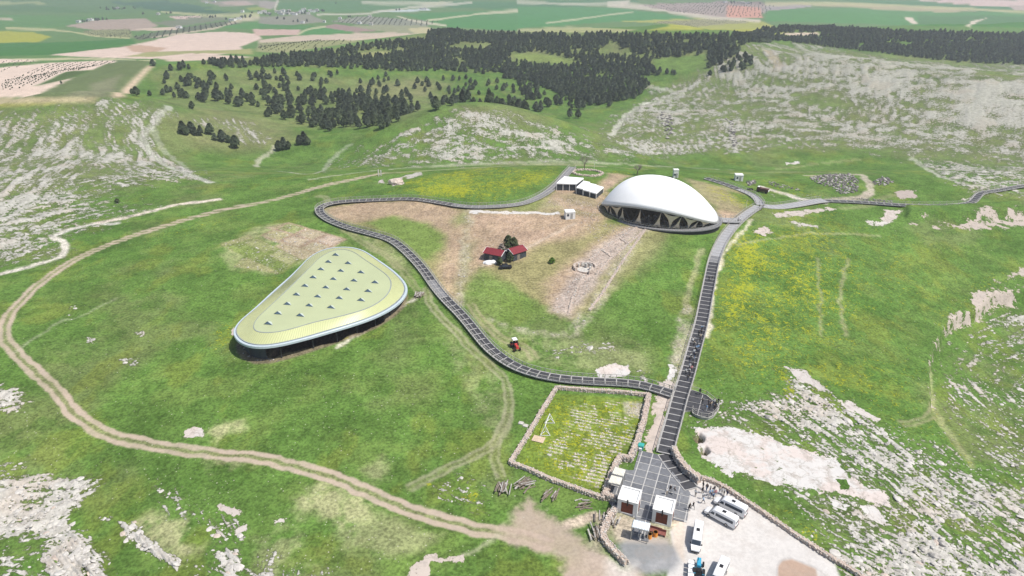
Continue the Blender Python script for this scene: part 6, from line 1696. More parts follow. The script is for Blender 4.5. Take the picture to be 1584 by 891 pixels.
# red-roofed sheds
def shed(pa, pb, dep, h, label):
    a, c = at1(*pa), at1(*pb); d = (c.xy - a.xy); w = d.length; rz = math.atan2(d.y, d.x)
    e = empty('shed', (a.x, a.y, min(a.z, c.z)), rz, label, 'shed')
    b = MB(); b.box((w / 2, dep / 2, -.4), (w, dep, h + .4)); b.add([(0, 0, h), (0, dep, h), (0, dep / 2, h + .9), (w, 0, h), (w, dep, h), (w, dep / 2, h + .9)], [(0, 2, 1), (3, 4, 5)])
    b.build('wall', M['slate_wall'], e)
    for k in (0, 1):
        y0, y1 = (-.35, dep / 2) if k == 0 else (dep + .35, dep / 2); z0_, z1 = h - .1, h + .98
        r_ = MB(); r_.add([(-.3, y0, z0_), (w + .3, y0, z0_), (w + .3, y1, z1), (-.3, y1, z1), (-.3, y0, z0_ + .1), (w + .3, y0, z0_ + .1), (w + .3, y1, z1 + .1), (-.3, y1, z1 + .1)],
                          [(0, 1, 2, 3), (7, 6, 5, 4), (0, 4, 5, 1), (1, 5, 6, 2), (2, 6, 7, 3), (3, 7, 4, 0)])
        r_.build('roof', M['red_roof'], e)
    bb = MB()
    for x in (-.32, w + .32):
        bb.bar((x, -.36, h), (x, dep / 2, h + 1.03), .08, .22); bb.bar((x, dep + .36, h), (x, dep / 2, h + 1.03), .08, .22)
    bb.build('barge_board', M['white'], e)
    MB().box((w * .4, -.02, .0), (1.0, .08, 2.0)).build('door', M['timber'], e)
    MB().box((w * .75, -.02, 1.0), (1.0, .08, .8)).build('window', M['glass_dark'], e)
    return e
shed((749, 402), (775, 408), 4.2, 2.6, 'dark shed with red metal roof and white gable edge beside the white sheeting')
shed((794, 405), (814, 397), 4.2, 2.6, 'dark shed with red metal roof at the right of the dark trees')
def bush(px, s, label, k=0, m=None, cat='shrub', name='shrub', h=3.0, r_=1.6, n=170, sz=.45, group=None):
    o = at1(*px); e = empty(name, o, random.uniform(0, 6), label, cat, group); e.scale = (s, s, s)
    link('trunk', trunk_mesh('stem_shape', h * .8, .12, 5, int(px[0])), e)
    link('crown', crown_mesh('leafy_crown', m or M['leaf'], h, r_, n, int(px[0] * 3 + px[1]), .45, sz), e, (0, 0, h * .25))
    return e
bush((786, 388), 1.25, 'dark leafy tree rising between the two red-roofed sheds, left one', 0, None, 'tree', 'leafy_tree', 3.4, 1.7)
bush((795, 387), 1.1, 'dark leafy tree rising between the two red-roofed sheds, right one', 0, None, 'tree', 'leafy_tree', 3.2, 1.7)
bush((757, 401), .75, 'dark shrub against the front of the left red-roofed shed'); bush((779, 399), .8, 'dark shrub in the gap between the red-roofed sheds')
bush((789, 405), .85, 'dark shrub at the near corner of the right red-roofed shed'); bush((773, 410), .7, 'low dark shrub in front of the left shed gable'); bush((776, 392), .9, 'brownish shrub behind the left red-roofed shed', 0, M['twig'])
bush((854, 407), .8, 'bright green bush alone on the dry mound', 0, M['leaf_bright'], 'bush', 'bush', 1.8, 1.6, 120)
bush((182, 314), .75, 'lone dark bush on the grass beside the stony left slope', 0, None, 'bush', 'bush', 2.0, 1.7, 120)
o = at1(757, 407); e = empty('sheeting_heap', o, 0, 'crumpled white sheeting heaped in front of the left red-roofed shed', 'sheeting')
b = MB(); b.ball((0, 0, .1), (2.0, 1.0, .8), 14, 7, jit=.12); b.ball((1.3, .2, .1), (1.1, .8, .9), 12, 6, jit=.12); b.build('sheet', M['tarp'], e)

# bare trees by the big shelter
def bare_tree(px, h, label, seed):
    r = random.Random(seed); o = at1(*px); e = empty('bare_tree', o, 0, label, 'tree'); t = MB(); w = MB()
    t.tube((0, 0, -.3), (.1, 0, h * .38), .22, .15, 8)
    def grow(mb, p, d, l, rad, lev):
        q = p + d * l; mb.tube(p, q, rad, rad * .6, 5, cap=False)
        if lev == 0: return
        for k in range(4 if lev > 1 else 5):
            nd = (d + Vector((r.gauss(0, .55), r.gauss(0, .55), r.gauss(.1, .35)))).normalized()
            grow(mb if False else w, q.lerp(p, r.uniform(0, .4)), nd, l * r.uniform(.6, .85), rad * .55, lev - 1)
    for k in range(5):
        a = 6.283 * k / 5; grow(w, Vector((.1, 0, h * .34)), Vector((.6 * math.cos(a), .6 * math.sin(a), .9)).normalized(), h * .26, .10, 3)
    t.build('trunk', M['bark'], e); w.build('crown', M['twig'], e)
bare_tree((903.5, 262), 6.5, 'leafless grey tree on the round stone ring', 4)
bare_tree((985.5, 271), 5.0, 'leafless pale grey tree just behind the dome left of its crest', 9)

# standing stone, stray objects
o = at1(587.5, 272); e = empty('standing_stone', o, .3, 'pale upright pair of stones beside the far track', 'standing stones')
MB().box((-.5, 0, -.2), (.55, .6, 3.0), .1, 0, (.8, .8)).build('stone', M['lime'], e); MB().box((.6, .2, -.2), (.6, .6, 2.6), -.2, 0, (.8, .8)).build('stone', M['lime'], e)
for px, hh, lab in [((613, 284), (3.2, 2.2, 1.6), 'large pinkish boulder on the grass below the far track')]:
    o = at1(*px); b = MB(); b.ball((0, 0, hh[2] * .4), hh, 12, 7, jit=.12); q = b.build('boulder', M['stone'], None, o); tag(q, lab, 'boulder')

# timber heaps
def timber_heap(px, n, l, label, ang, spread=1.2, seed=1):
    r = random.Random(seed); o = at1(*px); e = empty('timber_heap', o, math.radians(ang), label, 'timber heap')
    for k in range(n):
        a = r.gauss(0, .2); x, y = r.gauss(0, spread * .35), r.gauss(0, spread * .55); z = r.uniform(.05, .7)
        ll = l * r.uniform(.6, 1.1)
        p0 = Vector((x - ll / 2 * math.cos(a), y - ll / 2 * math.sin(a), z + r.uniform(-.1, .15))); p1 = Vector((x + ll / 2 * math.cos(a), y + ll / 2 * math.sin(a), z + r.uniform(-.1, .15)))
        MB().bar(p0, p1, r.uniform(.12, .28), r.uniform(.1, .2)).build('timber', r.choice((M['timber'], M['timber'], M['lime_grey'])), e)
timber_heap((649, 458), 26, 2.6, 'heap of grey timbers beside the triangular roof', 75, 1.1, 1)
timber_heap((777, 756), 22, 3.0, 'grey timber heap standing alone by the field wall corner', 80, .8, 2)
timber_heap((811, 750), 22, 3.0, 'weathered timber heap leaning at the field wall', 35, 1.2, 3)
timber_heap((853, 766), 9, 2.6, 'few loose planks lying on grass below the field wall', 60, 1.4, 4)
timber_heap((940, 805), 26, 2.2, 'messy heap of scrap timber behind the curved pale wall', 70, 1.6, 5)
timber_heap((925, 826), 24, 2.6, 'long dark scrap timbers along the curved pale wall', 100, 1.2, 6)
timber_heap((905, 785), 10, 2.0, 'small scatter of scrap wood near the wall corner', 20, 1.4, 7)

# steel tripods, platform, bins by the field
o = at1(843, 672); q1 = at1(850, 653); e = empty('steel_frame', o, 0, 'white steel frame of two tripods joined by a bar in the stone-row field', 'steel frame')
apex = []
for c_ in (o, q1):
    ap = Vector((c_.x - o.x, c_.y - o.y, c_.z - o.z + 2.2)); apex.append(ap); b = MB()
    ft = []
    for a in (-2.75, -.4, 1.4):
        f = Vector((ap.x + 1.15 * math.cos(a), ap.y + 1.15 * math.sin(a), c_.z - o.z)); ft.append(f); b.bar(f, ap, .10, .10)
    for k in range(3): b.bar(ft[k] + Vector((0, 0, .1)), ft[(k + 1) % 3] + Vector((0, 0, .1)), .08, .08)
    b.build('tripod', M['white'], e)
MB().bar(apex[0], apex[1], .10, .10).build('bar', M['white'], e)
o = at1(833, 680); e = empty('wooden_platform', o, GA, 'square pinkish plank platform on the grass in the stone-row field', 'platform')
for k in range(6): MB().box((k * .42 - 1.05, 0, .08), (.4, 1.9, .1 + random.uniform(0, .01))).build('plank', M['ply'], e)
b = MB(); b.box((0, -.7, -.1), (2.5, .15, .18)); b.box((0, .7, -.1), (2.5, .15, .18)); b.build('bearer', M['timber'], e)
for q_, px in enumerate([(806, 655), (813, 659)]):
    o = at1(*px); tag(MB().box((0, 0, 0), (1.1, .9, .22), 0, 0, (.95, .95)).build('stone_slab', M['lime'], None, o, GA), ['flat square stone slab outside the field wall, left of the pair', 'flat square stone slab nearest the field wall'][q_], 'stone slab')
o = at1(991, 695); e = empty('waste_bin', o, GA, 'teal wheeled bin at the top corner of the plaza', 'bin')
MB().box((0, 0, .12), (1.0, .95, 1.05), 0, 0, (1.12, 1.12)).build('body', M['teal'], e); MB().box((0, .05, 1.17), (1.2, 1.1, .12), 0, 0, (.9, .8)).build('lid', M['teal'], e)
for s in (-1, 1): MB().tube((s * .42 - .06, .38, .12), (s * .42 + .06, .38, .12), .12, .12, 10).build('wheel', M['tyre'], e)
MB().box((0, -.66, .25), (.6, .3, .5)).build('bag', M['white'], e)
for px, lab in [((1004.5, 832), 'orange drum beside the entrance canopy, left one'), ((1013.5, 829), 'orange drum beside the entrance canopy, right one')]:
    o = at1(*px); e = empty('drum', o, 0, lab, 'drum', 'orange drums'); b = MB(); b.tube((0, 0, 0), (0, 0, .95), .38, .38, 16)
    b.build('body', M['orange'], e); r_ = MB()
    for z in (.02, .32, .62, .9): r_.tube((0, 0, z), (0, 0, z + .05), .41, .41, 16)
    r_.build('hoop', M['orange'], e)
for k, (px, lab) in enumerate([((1010, 823), 'rust red bench block under the right hut shutter, left one'), ((1017, 825), 'rust red bench block under the right hut shutter, middle one'), ((1024, 828), 'rust red bench block under the right hut shutter, right one')]):
    o = at1(*px); e = empty('bench', o, GA, lab, 'bench')
    for q in range(3): MB().box((0, -.28 + q * .28, .42), (1.25, .24, .07)).build('slat', M['brown_red'], e)
    for s in (-1, 1): MB().box((s * .5, 0, 0), (.12, .75, .42)).build('leg', M['brown_red'], e)
    MB().box((0, .42, .5), (1.25, .06, .5)).build('backrest', M['brown_red'], e)
# lamp posts on the plaza
for px, lab in [((1050, 783), 'slim lamp post at the right edge of the plaza'), ((1180, 321), 'slim white post at the upper boardwalk fork'), ((1154, 322), 'thin white post on the flowery bank by the dome'), ((919, 262), 'thin pale pole behind the round stone ring')]:
    o = at1(*px); e = empty('lamp_post', o, 0, lab, 'lamp post')
    MB().tube((0, 0, -.2), (0, 0, 3.0), .07, .05, 8).build('pole', M['white'], e); MB().box((.12, 0, 2.95), (.45, .2, .12)).build('lamp_head', M['rim'], e)
M['orchard'] = mat('orchard_leaves', (.09, .115, .06), .9, .3, 1, c2=(.14, .16, .09), spec=.15)
# ------------------------------------------------------------------ people: one skinned body per pose, coloured by zones
SKIN = mat('skin', (.42, .26, .18), .6, .08, 4)
HAIR = [mat('dark_hair', (.018, .014, .012), .6, .2, 6), mat('brown_hair', (.07, .04, .025), .6, .2, 6), mat('pale_headscarf', (.55, .50, .46), .8, .1, 3)]
TOPS = {n: mat(n + '_cloth', c, .85, .12, 3) for n, c in [('black', (.02, .02, .022)), ('white', (.70, .70, .68)), ('light blue', (.26, .42, .62)), ('grey', (.22, .22, .23)), ('navy', (.03, .045, .10)),
        ('pink', (.55, .24, .24)), ('beige', (.45, .38, .28)), ('denim blue', (.10, .17, .30)), ('olive', (.12, .13, .06)), ('charcoal', (.05, .05, .055))]}
SHOE = mat('dark_shoe', (.03, .028, .026), .6, .1, 4)
def body_mesh(name, stride, lean, armswing, elbow, head_turn=0, one_up=False):
    J = {}; V = []; E = []; R = []
    def v(p, r, parent=None):
        V.append(p); R.append(r); i = len(V) - 1
        if parent is not None: E.append((parent, i))
        return i
    pel = v((0, 0, .96), (.15, .115)); sp_ = v((lean * .3, 0, 1.16), (.135, .10), pel); ch = v((lean * .7, 0, 1.36), (.165, .115), sp_); nk = v((lean, 0, 1.50), (.055, .055), ch)
    h1 = v((lean + .02, 0, 1.585), (.078, .085), nk); h2 = v((lean + .02, 0, 1.69), (.082, .092), h1); v((lean + .01, 0, 1.755), (.05, .055), h2); v((lean + .115, 0, 1.635), (.016, .016), h1)
    for s in (-1, 1):
        ph = s * stride
        hp = v((0, s * .09, .90), (.085, .085), pel); kn = v((.22 * ph + .04, s * .10, .50), (.058, .058), hp); an = v((.34 * ph - .04, s * .10, .09), (.038, .038), kn)
        v((.34 * ph + .13, s * .11, .04), (.034, .03), an)
        sh_ = v((lean * .8, s * .185, 1.42), (.058, .058), ch)
        up = one_up and s > 0
        el = v((lean * .7 - .16 * ph * armswing, s * .25, 1.16), (.042, .042), sh_) if not up else v((lean + .18, s * .23, 1.22), (.042, .042), sh_)
        wr = v((lean * .7 - .16 * ph * armswing + elbow, s * .255, .94), (.030, .030), el) if not up else v((lean + .30, s * .10, 1.44), (.030, .030), el)
        w = V[wr]; d = (.02, 0, -.09) if not up else (-.01, -.05 * s, .09)
        hd = v((w[0] + d[0] * .6, w[1] + d[1] * .6, w[2] + d[2] * .6), (.034, .018), wr)
        for k in range(4):
            q = (k - 1.5) * .018; ln = (1.0, 1.12, 1.05, .85)[k]
            v((w[0] + d[0] * (1 + .9 * ln) + q, w[1] + d[1] * (1 + .9 * ln) - s * .012, w[2] + d[2] * (1 + .9 * ln)), (.009, .009), hd)
        v((w[0] + d[0] + .045, w[1] + d[1] - s * .02, w[2] + d[2] * .95), (.010, .010), hd)
    me_ = bpy.data.meshes.new(name); me_.from_pydata(V, E, []); ob = bpy.data.objects.new(name, me_); col.objects.link(ob)
    sk = ob.modifiers.new('skin', 'SKIN'); sk.use_smooth_shade = True
    for d_, r in zip(me_.skin_vertices[0].data, R): d_.radius = r
    for d_ in me_.skin_vertices[0].data: d_.use_root = False
    me_.skin_vertices[0].data[0].use_root = True
    ss = ob.modifiers.new('smooth', 'SUBSURF'); ss.levels = ss.render_levels = 1
    dg = bpy.context.evaluated_depsgraph_get(); dg.update()
    out = bpy.data.meshes.new_from_object(ob.evaluated_get(dg)); out.name = name
    bpy.data.objects.remove(ob)
    for m_ in (TOPS['grey'], TOPS['navy'], SKIN, SHOE): out.materials.append(m_)
    for p in out.polygons:
        c = p.center
        arm = abs(c.y) > .20
        if c.z > 1.50: p.material_index = 2
        elif c.z < .085: p.material_index = 3
        elif c.z < .98 and not arm: p.material_index = 1
        elif arm and c.z < .93 and not one_up: p.material_index = 2
        else: p.material_index = 0
        p.use_smooth = True
    return out
POSES = [body_mesh('walking_body', .9, .05, 1.2, .08), body_mesh('standing_body', .12, .02, .4, .04), body_mesh('body_hand_raised', .25, .03, .4, .05, 0, True), body_mesh('striding_body', -1.1, .06, 1.2, .10)]
hb = MB()
vs = []
for i in range(6):
    t = math.pi * .62 * i / 5
    for j in range(12):
        q = 6.283 * j / 12; back = 1.0 if math.cos(q) < .3 else .88
        vs.append((-.012 + .100 * math.sin(t) * math.cos(q) * back, .097 * math.sin(t) * math.sin(q), 1.672 + .115 * math.cos(t)))
hb.add(vs, [(i * 12 + j, (i + 1) * 12 + j, (i + 1) * 12 + (j + 1) % 12, i * 12 + (j + 1) % 12) for i in range(5) for j in range(12)])
HAIRM = hb.mesh('hair_shape', HAIR[0], True)
BAGM = MB().box((-.21, 0, 1.02), (.17, .28, .42), 0, 0, (.7, .8)).mesh('rucksack_shape', TOPS['charcoal'])
PPL = {}
def person(u, v_, top, legs, pose, face, label, group, lift=.0, bag=False, hair=0):
    p = at1(u, v_); e = empty('person', (p.x, p.y, p.z + lift), math.radians(face), label, 'person', group)
    s = random.uniform(.96, 1.06); e.scale = (s, s, s)
    b = link('body', POSES[pose], e); b.material_slots[0].link = 'OBJECT'; b.material_slots[0].material = TOPS[top]; b.material_slots[1].link = 'OBJECT'; b.material_slots[1].material = TOPS[legs]
    h = link('hair', HAIRM, e, (POSE_LEAN[pose] + .02, 0, 0)); h.material_slots[0].link = 'OBJECT'; h.material_slots[0].material = HAIR[hair]
    if bag: link('rucksack', BAGM, e)
    return e
POSE_LEAN = [.05, .02, .03, .06]
# walkers strung along the main boardwalk, lowest first
WALK = [(1063, 592, 'black', 'navy', 0), (1066, 586, 'charcoal', 'black', 3), (1060, 581, 'white', 'black', 0), (1065, 581, 'white', 'navy', 3), (1069, 577, 'pink', 'black', 0), (1066, 573, 'white', 'charcoal', 0),
        (1071, 572, 'black', 'black', 3), (1066, 563, 'black', 'navy', 0), (1071, 563, 'grey', 'black', 3), (1068, 558, 'white', 'black', 0), (1074, 557, 'black', 'denim blue', 3), (1073, 551, 'white', 'navy', 0),
        (1078, 551, 'navy', 'black', 0), (1076, 545, 'light blue', 'navy', 3), (1079, 544, 'light blue', 'black', 0), (1073, 538, 'beige', 'black', 3), (1078, 537, 'grey', 'charcoal', 0), (1071, 534, 'white', 'black', 0), (1082, 531, 'charcoal', 'black', 3),
        (1080, 523, 'black', 'black', 0), (1084, 521, 'black', 'navy', 3), (1085, 514, 'light blue', 'black', 0), (1083, 527, 'beige', 'navy', 0), (1075, 548, 'black', 'black', 3)]
rows = {}
for k, (u, v_, t, l, ps) in enumerate(WALK):
    where = ['at the tail of the group climbing the boardwalk', 'low in the group climbing the boardwalk', 'in the lower middle of the boardwalk group', 'in the upper middle of the boardwalk group', 'near the head of the boardwalk group', 'leading the group climbing the boardwalk'][min(5, int((596 - v_) / 14))]
    side = 'by the left edge' if u < 1063 + (592 - v_) * .28 else 'by the right edge'
    person(u, v_, t, l, ps, 68 + random.uniform(-20, 20), f'person in {t} top, {l} trousers, {where}', 'walkers on the boardwalk', .40, k % 3 == 0, k % 2)
TER_ = [(1082, 613, 'black', 'black', 'beside the terrace rail near the fork'), (1085, 629, 'black', 'charcoal', 'alone in the middle of the terrace'), (1095, 631, 'charcoal', 'black', 'at the left of the terrace group'), (1099, 634, 'beige', 'grey', 'in the middle of the terrace group'),
        (1103, 630, 'white', 'navy', 'at the back of the terrace group'), (1106, 633, 'black', 'black', 'right of centre in the terrace group'), (1110, 629, 'black', 'navy', 'at the far rail of the rounded terrace end'), (1108.5, 636, 'white', 'black', 'by the round end of the terrace'),
        (1092, 639, 'light blue', 'white', 'at the near rail of the terrace'), (1097, 636, 'black', 'black', 'standing close behind the pale figure on the terrace'), (1104, 639, 'black', 'charcoal', 'at the near right of the terrace')]
for u, v_, t, l, w in TER_: person(u, v_, t, l, random.choice((1, 2)), random.uniform(0, 360), f'person in {t} top {w}', 'visitors on the viewing terrace', max(.0, tz - gz(*at1(u, v_).xy)) + .0, random.random() < .3, random.randrange(2))
GATE = [(1031, 766, 'white', 'beige', 'white-clad and leftmost of three on the plaza', 1), (1036.5, 762, 'black', 'black', 'in the middle of three on the plaza', 0), (1043, 766, 'black', 'white', 'rightmost of three on the plaza', 0),
        (1075.5, 768, 'white', 'black', 'alone at the foot of the ramp', 1), (1087, 756, 'black', 'grey', 'nearest the wall in the waiting group', 1), (1086, 763, 'black', 'black', 'at the left of the group waiting by the minibus', 1), (1092.5, 760, 'charcoal', 'denim blue', 'second from left at the back of the waiting group', 1),
        (1087, 772, 'white', 'grey', 'in front of the waiting group on bare gravel', 2), (1087.5, 779, 'light blue', 'black', 'nearest the viewer, in front of the waiting group', 0), (1098, 763, 'navy', 'denim blue', 'at the centre back of the waiting group', 1), (1097, 768, 'light blue', 'white', 'at the centre of the waiting group', 1),
        (1101, 767, 'light blue', 'navy', 'at the centre right of the waiting group', 2), (1104, 762, 'charcoal', 'grey', 'behind the centre of the waiting group', 1), (1103, 772, 'denim blue', 'black', 'close to the nose of the upper minibus', 1), (1106, 768, 'pink', 'grey', 'right of the centre of the waiting group', 1),
        (1099, 772, 'navy', 'white', 'at the front of the waiting group by the minibus', 1), (1112.5, 763, 'beige', 'denim blue', 'along the wall, first to the right of the group', 1), (1116, 765, 'white', 'grey', 'along the wall behind the upper minibus nose', 2), (1119.5, 766, 'white', 'black', 'along the wall behind the upper minibus windscreen', 1),
        (1124, 769, 'navy', 'navy', 'last along the wall behind the upper minibus', 1), (1066, 790, 'black', 'black', 'in black at the plaza edge by the minibuses', 1), (1071.5, 787, 'black', 'charcoal', 'crossing from the plaza edge to the car park', 0)]
for u, v_, t, l, w, ps in GATE: person(u, v_, t, l, ps, random.uniform(120, 300), f'person in {t} top {w}', 'visitors by the gate and minibuses', .14 if u < 1046 else .02, random.random() < .25, random.randrange(3))
for u, v_, t, l, w in [(1096, 437, 'black', 'black', 'left of a pair on the upper boardwalk'), (1101, 437, 'charcoal', 'grey', 'right of a pair on the upper boardwalk'), (1174, 324, 'black', 'navy', 'left of two at the upper fork'), (1179, 326, 'navy', 'black', 'right of two at the upper fork'),
                       (1141, 346, 'charcoal', 'black', 'by the footbridge to the dome, left one'), (1144, 345, 'white', 'navy', 'by the footbridge to the dome, right one'), (1003, 341, 'white', 'black', 'on the dark deck under the dome edge')]:
    person(u, v_, t, l, 0, random.uniform(0, 360), f'person in {t} top {w}', 'walkers far up the boardwalk', .45)

# ------------------------------------------------------------------ loose limestone: blocks standing out of the beds
def rock_mesh(name, m, seed, flat_=.55):
    r = random.Random(seed); bm = bmesh.new(); bmesh.ops.create_icosphere(bm, subdivisions=2, radius=1)
    ax = [(Vector((r.gauss(0, 1), r.gauss(0, 1), r.gauss(0, .7))).normalized(), r.uniform(.55, .85)) for _ in range(9)]
    for v in bm.verts:
        p = v.co.copy()
        for a, d in ax:
            k = p.dot(a)
            if k > d: p -= a * (k - d) * .9
        v.co = Vector((p.x * 1.0, p.y * .72, p.z * flat_)) * (1 + r.gauss(0, .03))
    me_ = bpy.data.meshes.new(name); bm.to_mesh(me_); bm.free(); me_.materials.append(m)
    return me_
ROCKS = [rock_mesh('limestone_block_shape', [M['lime'], M['lime'], M['lime_grey'], M['lime'], M['stone'], M['lime']][k], 60 + k, [.5, .42, .6, .45, .5, .38][k]) for k in range(6)]
# places: where the limestone is densest on the near ground
cand = np.where((rock > .30) & (GR < 235) & (np.abs(np.degrees(np.arctan2(GX, GY))) < 50))[0]
wgt = (rock[cand] ** 1.5) * (GR[cand] ** 1.6); wgt /= wgt.sum()
pick = rng.choice(cand, 2600, replace=False, p=wgt)
px_, py_ = GX[pick] + rng.uniform(-.4, .4, len(pick)), GY[pick] + rng.uniform(-.4, .4, len(pick))
sz_ = rng.lognormal(-.75, .45, len(pick)); od = np.argsort(-sz_ / np.hypot(px_, py_))
px_, py_, sz_, pick = px_[od], py_[od], sz_[od], pick[od]
pr = []
def zone(x, y):
    if x < -20: return ('white limestone block breaking through the grass at the lower left', 'limestone blocks at the lower left')
    if x > 60 and y < 130: return ('white limestone block in the stony slope beyond the car park wall', 'limestone blocks beyond the car park')
    if x > 60: return ('pale limestone block on the green right-hand slope', 'limestone blocks on the right-hand slope')
    return ('pale stone lying in the grass near the boardwalk', 'stones near the boardwalk')
for k in range(300):
    lb, gp = zone(px_[k], py_[k]); m_ = ROCKS[k % 6]
    o = bpy.data.objects.new('limestone_block', m_); o.location = (px_[k], py_[k], float(GZ[pick[k]]) - .12); s = min(1.35, sz_[k] * .9)
    o.scale = (s, s, s * random.uniform(.45, .8)); o.rotation_euler = (random.gauss(0, .15), random.gauss(0, .15), float(rang[pick[k]]) + random.gauss(0, .35)); col.objects.link(o)
    tag(o, lb, 'rock', gp); pr.append(o)
def mass_joined(name, xs, ys, zs, ss, label, shapes, smat):
    """stones too many to count: one mesh"""
    V_, F_, MI = [], [], []; nb = 0; off = 0
    src = []
    for me_ in shapes:
        v = np.empty(len(me_.vertices) * 3, np.float32); me_.vertices.foreach_get('co', v); f = np.array([tuple(p.vertices) for p in me_.polygons], np.int32); src.append((v.reshape(-1, 3), f))
    for k in range(len(xs)):
        v, f = src[k % len(src)]; a = random.uniform(0, 6.28); c_, s_ = math.cos(a), math.sin(a)
        w = v * ss[k] * np.array([1, 1, random.uniform(.6, 1.0)], np.float32)
        V_.append(np.stack([w[:, 0] * c_ - w[:, 1] * s_ + xs[k], w[:, 0] * s_ + w[:, 1] * c_ + ys[k], w[:, 2] + zs[k]], 1)); F_.append(f + off); off += len(v); MI.append(np.full(len(f), k % len(smat), np.int32))
    V_, F_, MI = np.concatenate(V_), np.concatenate(F_), np.concatenate(MI)
    me_ = bpy.data.meshes.new(name); me_.from_pydata(V_.tolist(), [], F_.tolist()); me_.polygons.foreach_set('material_index', MI)
    for m_ in smat: me_.materials.append(m_)
    o = bpy.data.objects.new(name, me_); col.objects.link(o); return tag(o, label, None, None, 'stuff')
def small_rock(seed):
    bm = bmesh.new(); bmesh.ops.create_icosphere(bm, subdivisions=1, radius=1); r = random.Random(seed)
    for v in bm.verts: v.co = Vector((v.co.x, v.co.y * .75, v.co.z * .55)) * r.uniform(.78, 1.15)
    me_ = bpy.data.meshes.new('small_stone_shape'); bm.to_mesh(me_); bm.free(); return me_
SMALL = [small_rock(k) for k in range(5)]
mass_joined('limestone_rubble', px_[300:], py_[300:], GZ[pick[300:]] - .03, np.minimum(.7, sz_[300:] * .7), 'small white limestone rubble on the stony slopes', SMALL, [M['lime'], M['lime_grey'], M['lime']])
# scattered loose pale stones in the turf
c2 = np.where((speck > .25) & (flat < .1) & (rock < .3) & (GR < 240) & (np.abs(np.degrees(np.arctan2(GX, GY))) < 50) & (er > 1.15) & (sd2 < -1))[0]
w2 = GR[c2] ** 1.8 * speck[c2]; p2 = rng.choice(c2, 1300, replace=False, p=w2 / w2.sum())
mass_joined('field_stones', GX[p2], GY[p2], GZ[p2], rng.lognormal(-1.75, .4, len(p2)), 'small pale stones strewn over the turf', SMALL, [M['lime'], M['lime_grey']])
# rows of stones in the walled field
c3 = np.where(m23 > .5)[0]; p3 = rng.choice(c3, min(800, len(c3)), replace=False)
mass_joined('field_stone_rows', GX[p3], GY[p3], GZ[p3], rng.uniform(.10, .26, len(p3)), 'rows of small pale stones laid out in the walled field', SMALL, [M['lime'], M['stone']])
# stored stone heaps
def stored(px, n, label, size, seed, mats=None):
    x, y = scatter(px, size * 1.5, .45, seed); r = np.random.default_rng(seed)
    if len(x) > n: k = r.choice(len(x), n, replace=False); x, y = x[k], y[k]
    return mass_joined('stored_stones', x, y, height(x, y) + size * .2, r.uniform(size * .55, size * 1.0, len(x)), label, ROCKS[:4], mats or [M['basalt'], M['lime_grey'], M['basalt'], M['basalt']])
stored([(1252, 275), (1280, 270), (1315, 269), (1328, 280), (1326, 298), (1300, 300), (1285, 290), (1262, 284)], 520, 'field of dark weathered blocks stored in rows inside the track loop', .85, 1)
stored([(1350, 283), (1365, 273), (1385, 281), (1370, 287), (1358, 287)], 90, 'grey heap of stored blocks right of the track loop', .9, 2)
stored([(1185, 279), (1230, 290), (1240, 296), (1205, 291), (1190, 285)], 45, 'scatter of dark blocks on the flowery bank', .6, 3)
stored([(1155, 281), (1166, 277), (1170, 284), (1158, 288)], 30, 'pale rubble heap next to the white cabin', .8, 4)
stored([(1325, 308), (1345, 314), (1385, 316), (1382, 311), (1335, 306)], 40, 'dark rubble along the narrow right-hand boardwalk', .6, 5)
stored([(1015, 180), (1030, 172), (1042, 185), (1040, 210), (1032, 215), (1025, 190)], 36, 'grey crags on the slope beyond the dome', 2.0, 6)
stored([(1118, 178), (1134, 188), (1140, 215), (1140, 230), (1130, 225), (1128, 200)], 36, 'grey crags in a broken line on the stony slope', 1.8, 7)
stored([(868, 330), (930, 330), (925, 345), (985, 350), (960, 400), (905, 440), (880, 440), (930, 380), (890, 335)], 420, 'grey rubble strip across the dry mound', .28, 8, [M['stone'], M['lime_grey'], M['stone']])
stored([(850, 305), (900, 310), (930, 320), (925, 335), (880, 328), (845, 318)], 260, 'pinkish rubble around the small shelters', .3, 9, [M['stone'], M['stone_core'], M['stone']])
stored([(440, 560), (410, 550), (375, 535), (370, 545), (400, 560)], 40, 'pale rubble under the low edge of the triangular roof', .35, 10)

# ------------------------------------------------------------------ far plain: houses, orchards, trees
HOUSES = [(245, 23, 8, 8, 'pale farm house alone on the plain beside an orchard'), (277, 44, 12, 9, 'white farm building at the bend of the far road'), (360, 32, 16, 12, 'large white farm building by the road crossing'), (370, 30, 12, 8, 'smaller white house right of the large farm building'),
          (182, 14, 10, 8, 'house in the dark tree line on the far left plain'), (140, 32, 14, 9, 'grey-roofed farm building among dark trees on the left'), (122, 35, 10, 8, 'low white shed left of the grey-roofed farm'), (320, 5, 9, 8, 'white house far away near the top edge'), (332, 4, 10, 8, 'pale house right of the farthest white house'),
          (468, 36, 9, 7, 'white cube house alone below the village'), (556, 37, 9, 8, 'white house in the grey orchard, left one'), (574, 39, 9, 8, 'white house in the grey orchard, right one'), (572, 27, 10, 8, 'reddish house behind the grey orchard'), (526, 30, 8, 7, 'orange-roofed hut left of the grey orchard'), (502, 35, 6, 6, 'tiny white hut at the field corner'),
          (1122, 4, 12, 9, 'white house far off beside the red field'), (1148, 5, 14, 9, 'white house in the far farmstead above the red field'), (1156, 6, 14, 8, 'second white house in the far farmstead above the red field'), (375, 19, 9, 8, 'pale hut on the far field edge'), (655, 15, 22, 8, 'long pale shed at the end of the grey strip')]
VILL = [(402, 21), (409, 20), (416, 22), (433, 21), (438, 19), (436, 23), (445, 22), (452, 22), (456, 23), (462, 21), (466, 20), (470, 17), (477, 22), (484, 19), (490, 18), (428, 19), (447, 18), (480, 17)]
hm = {}
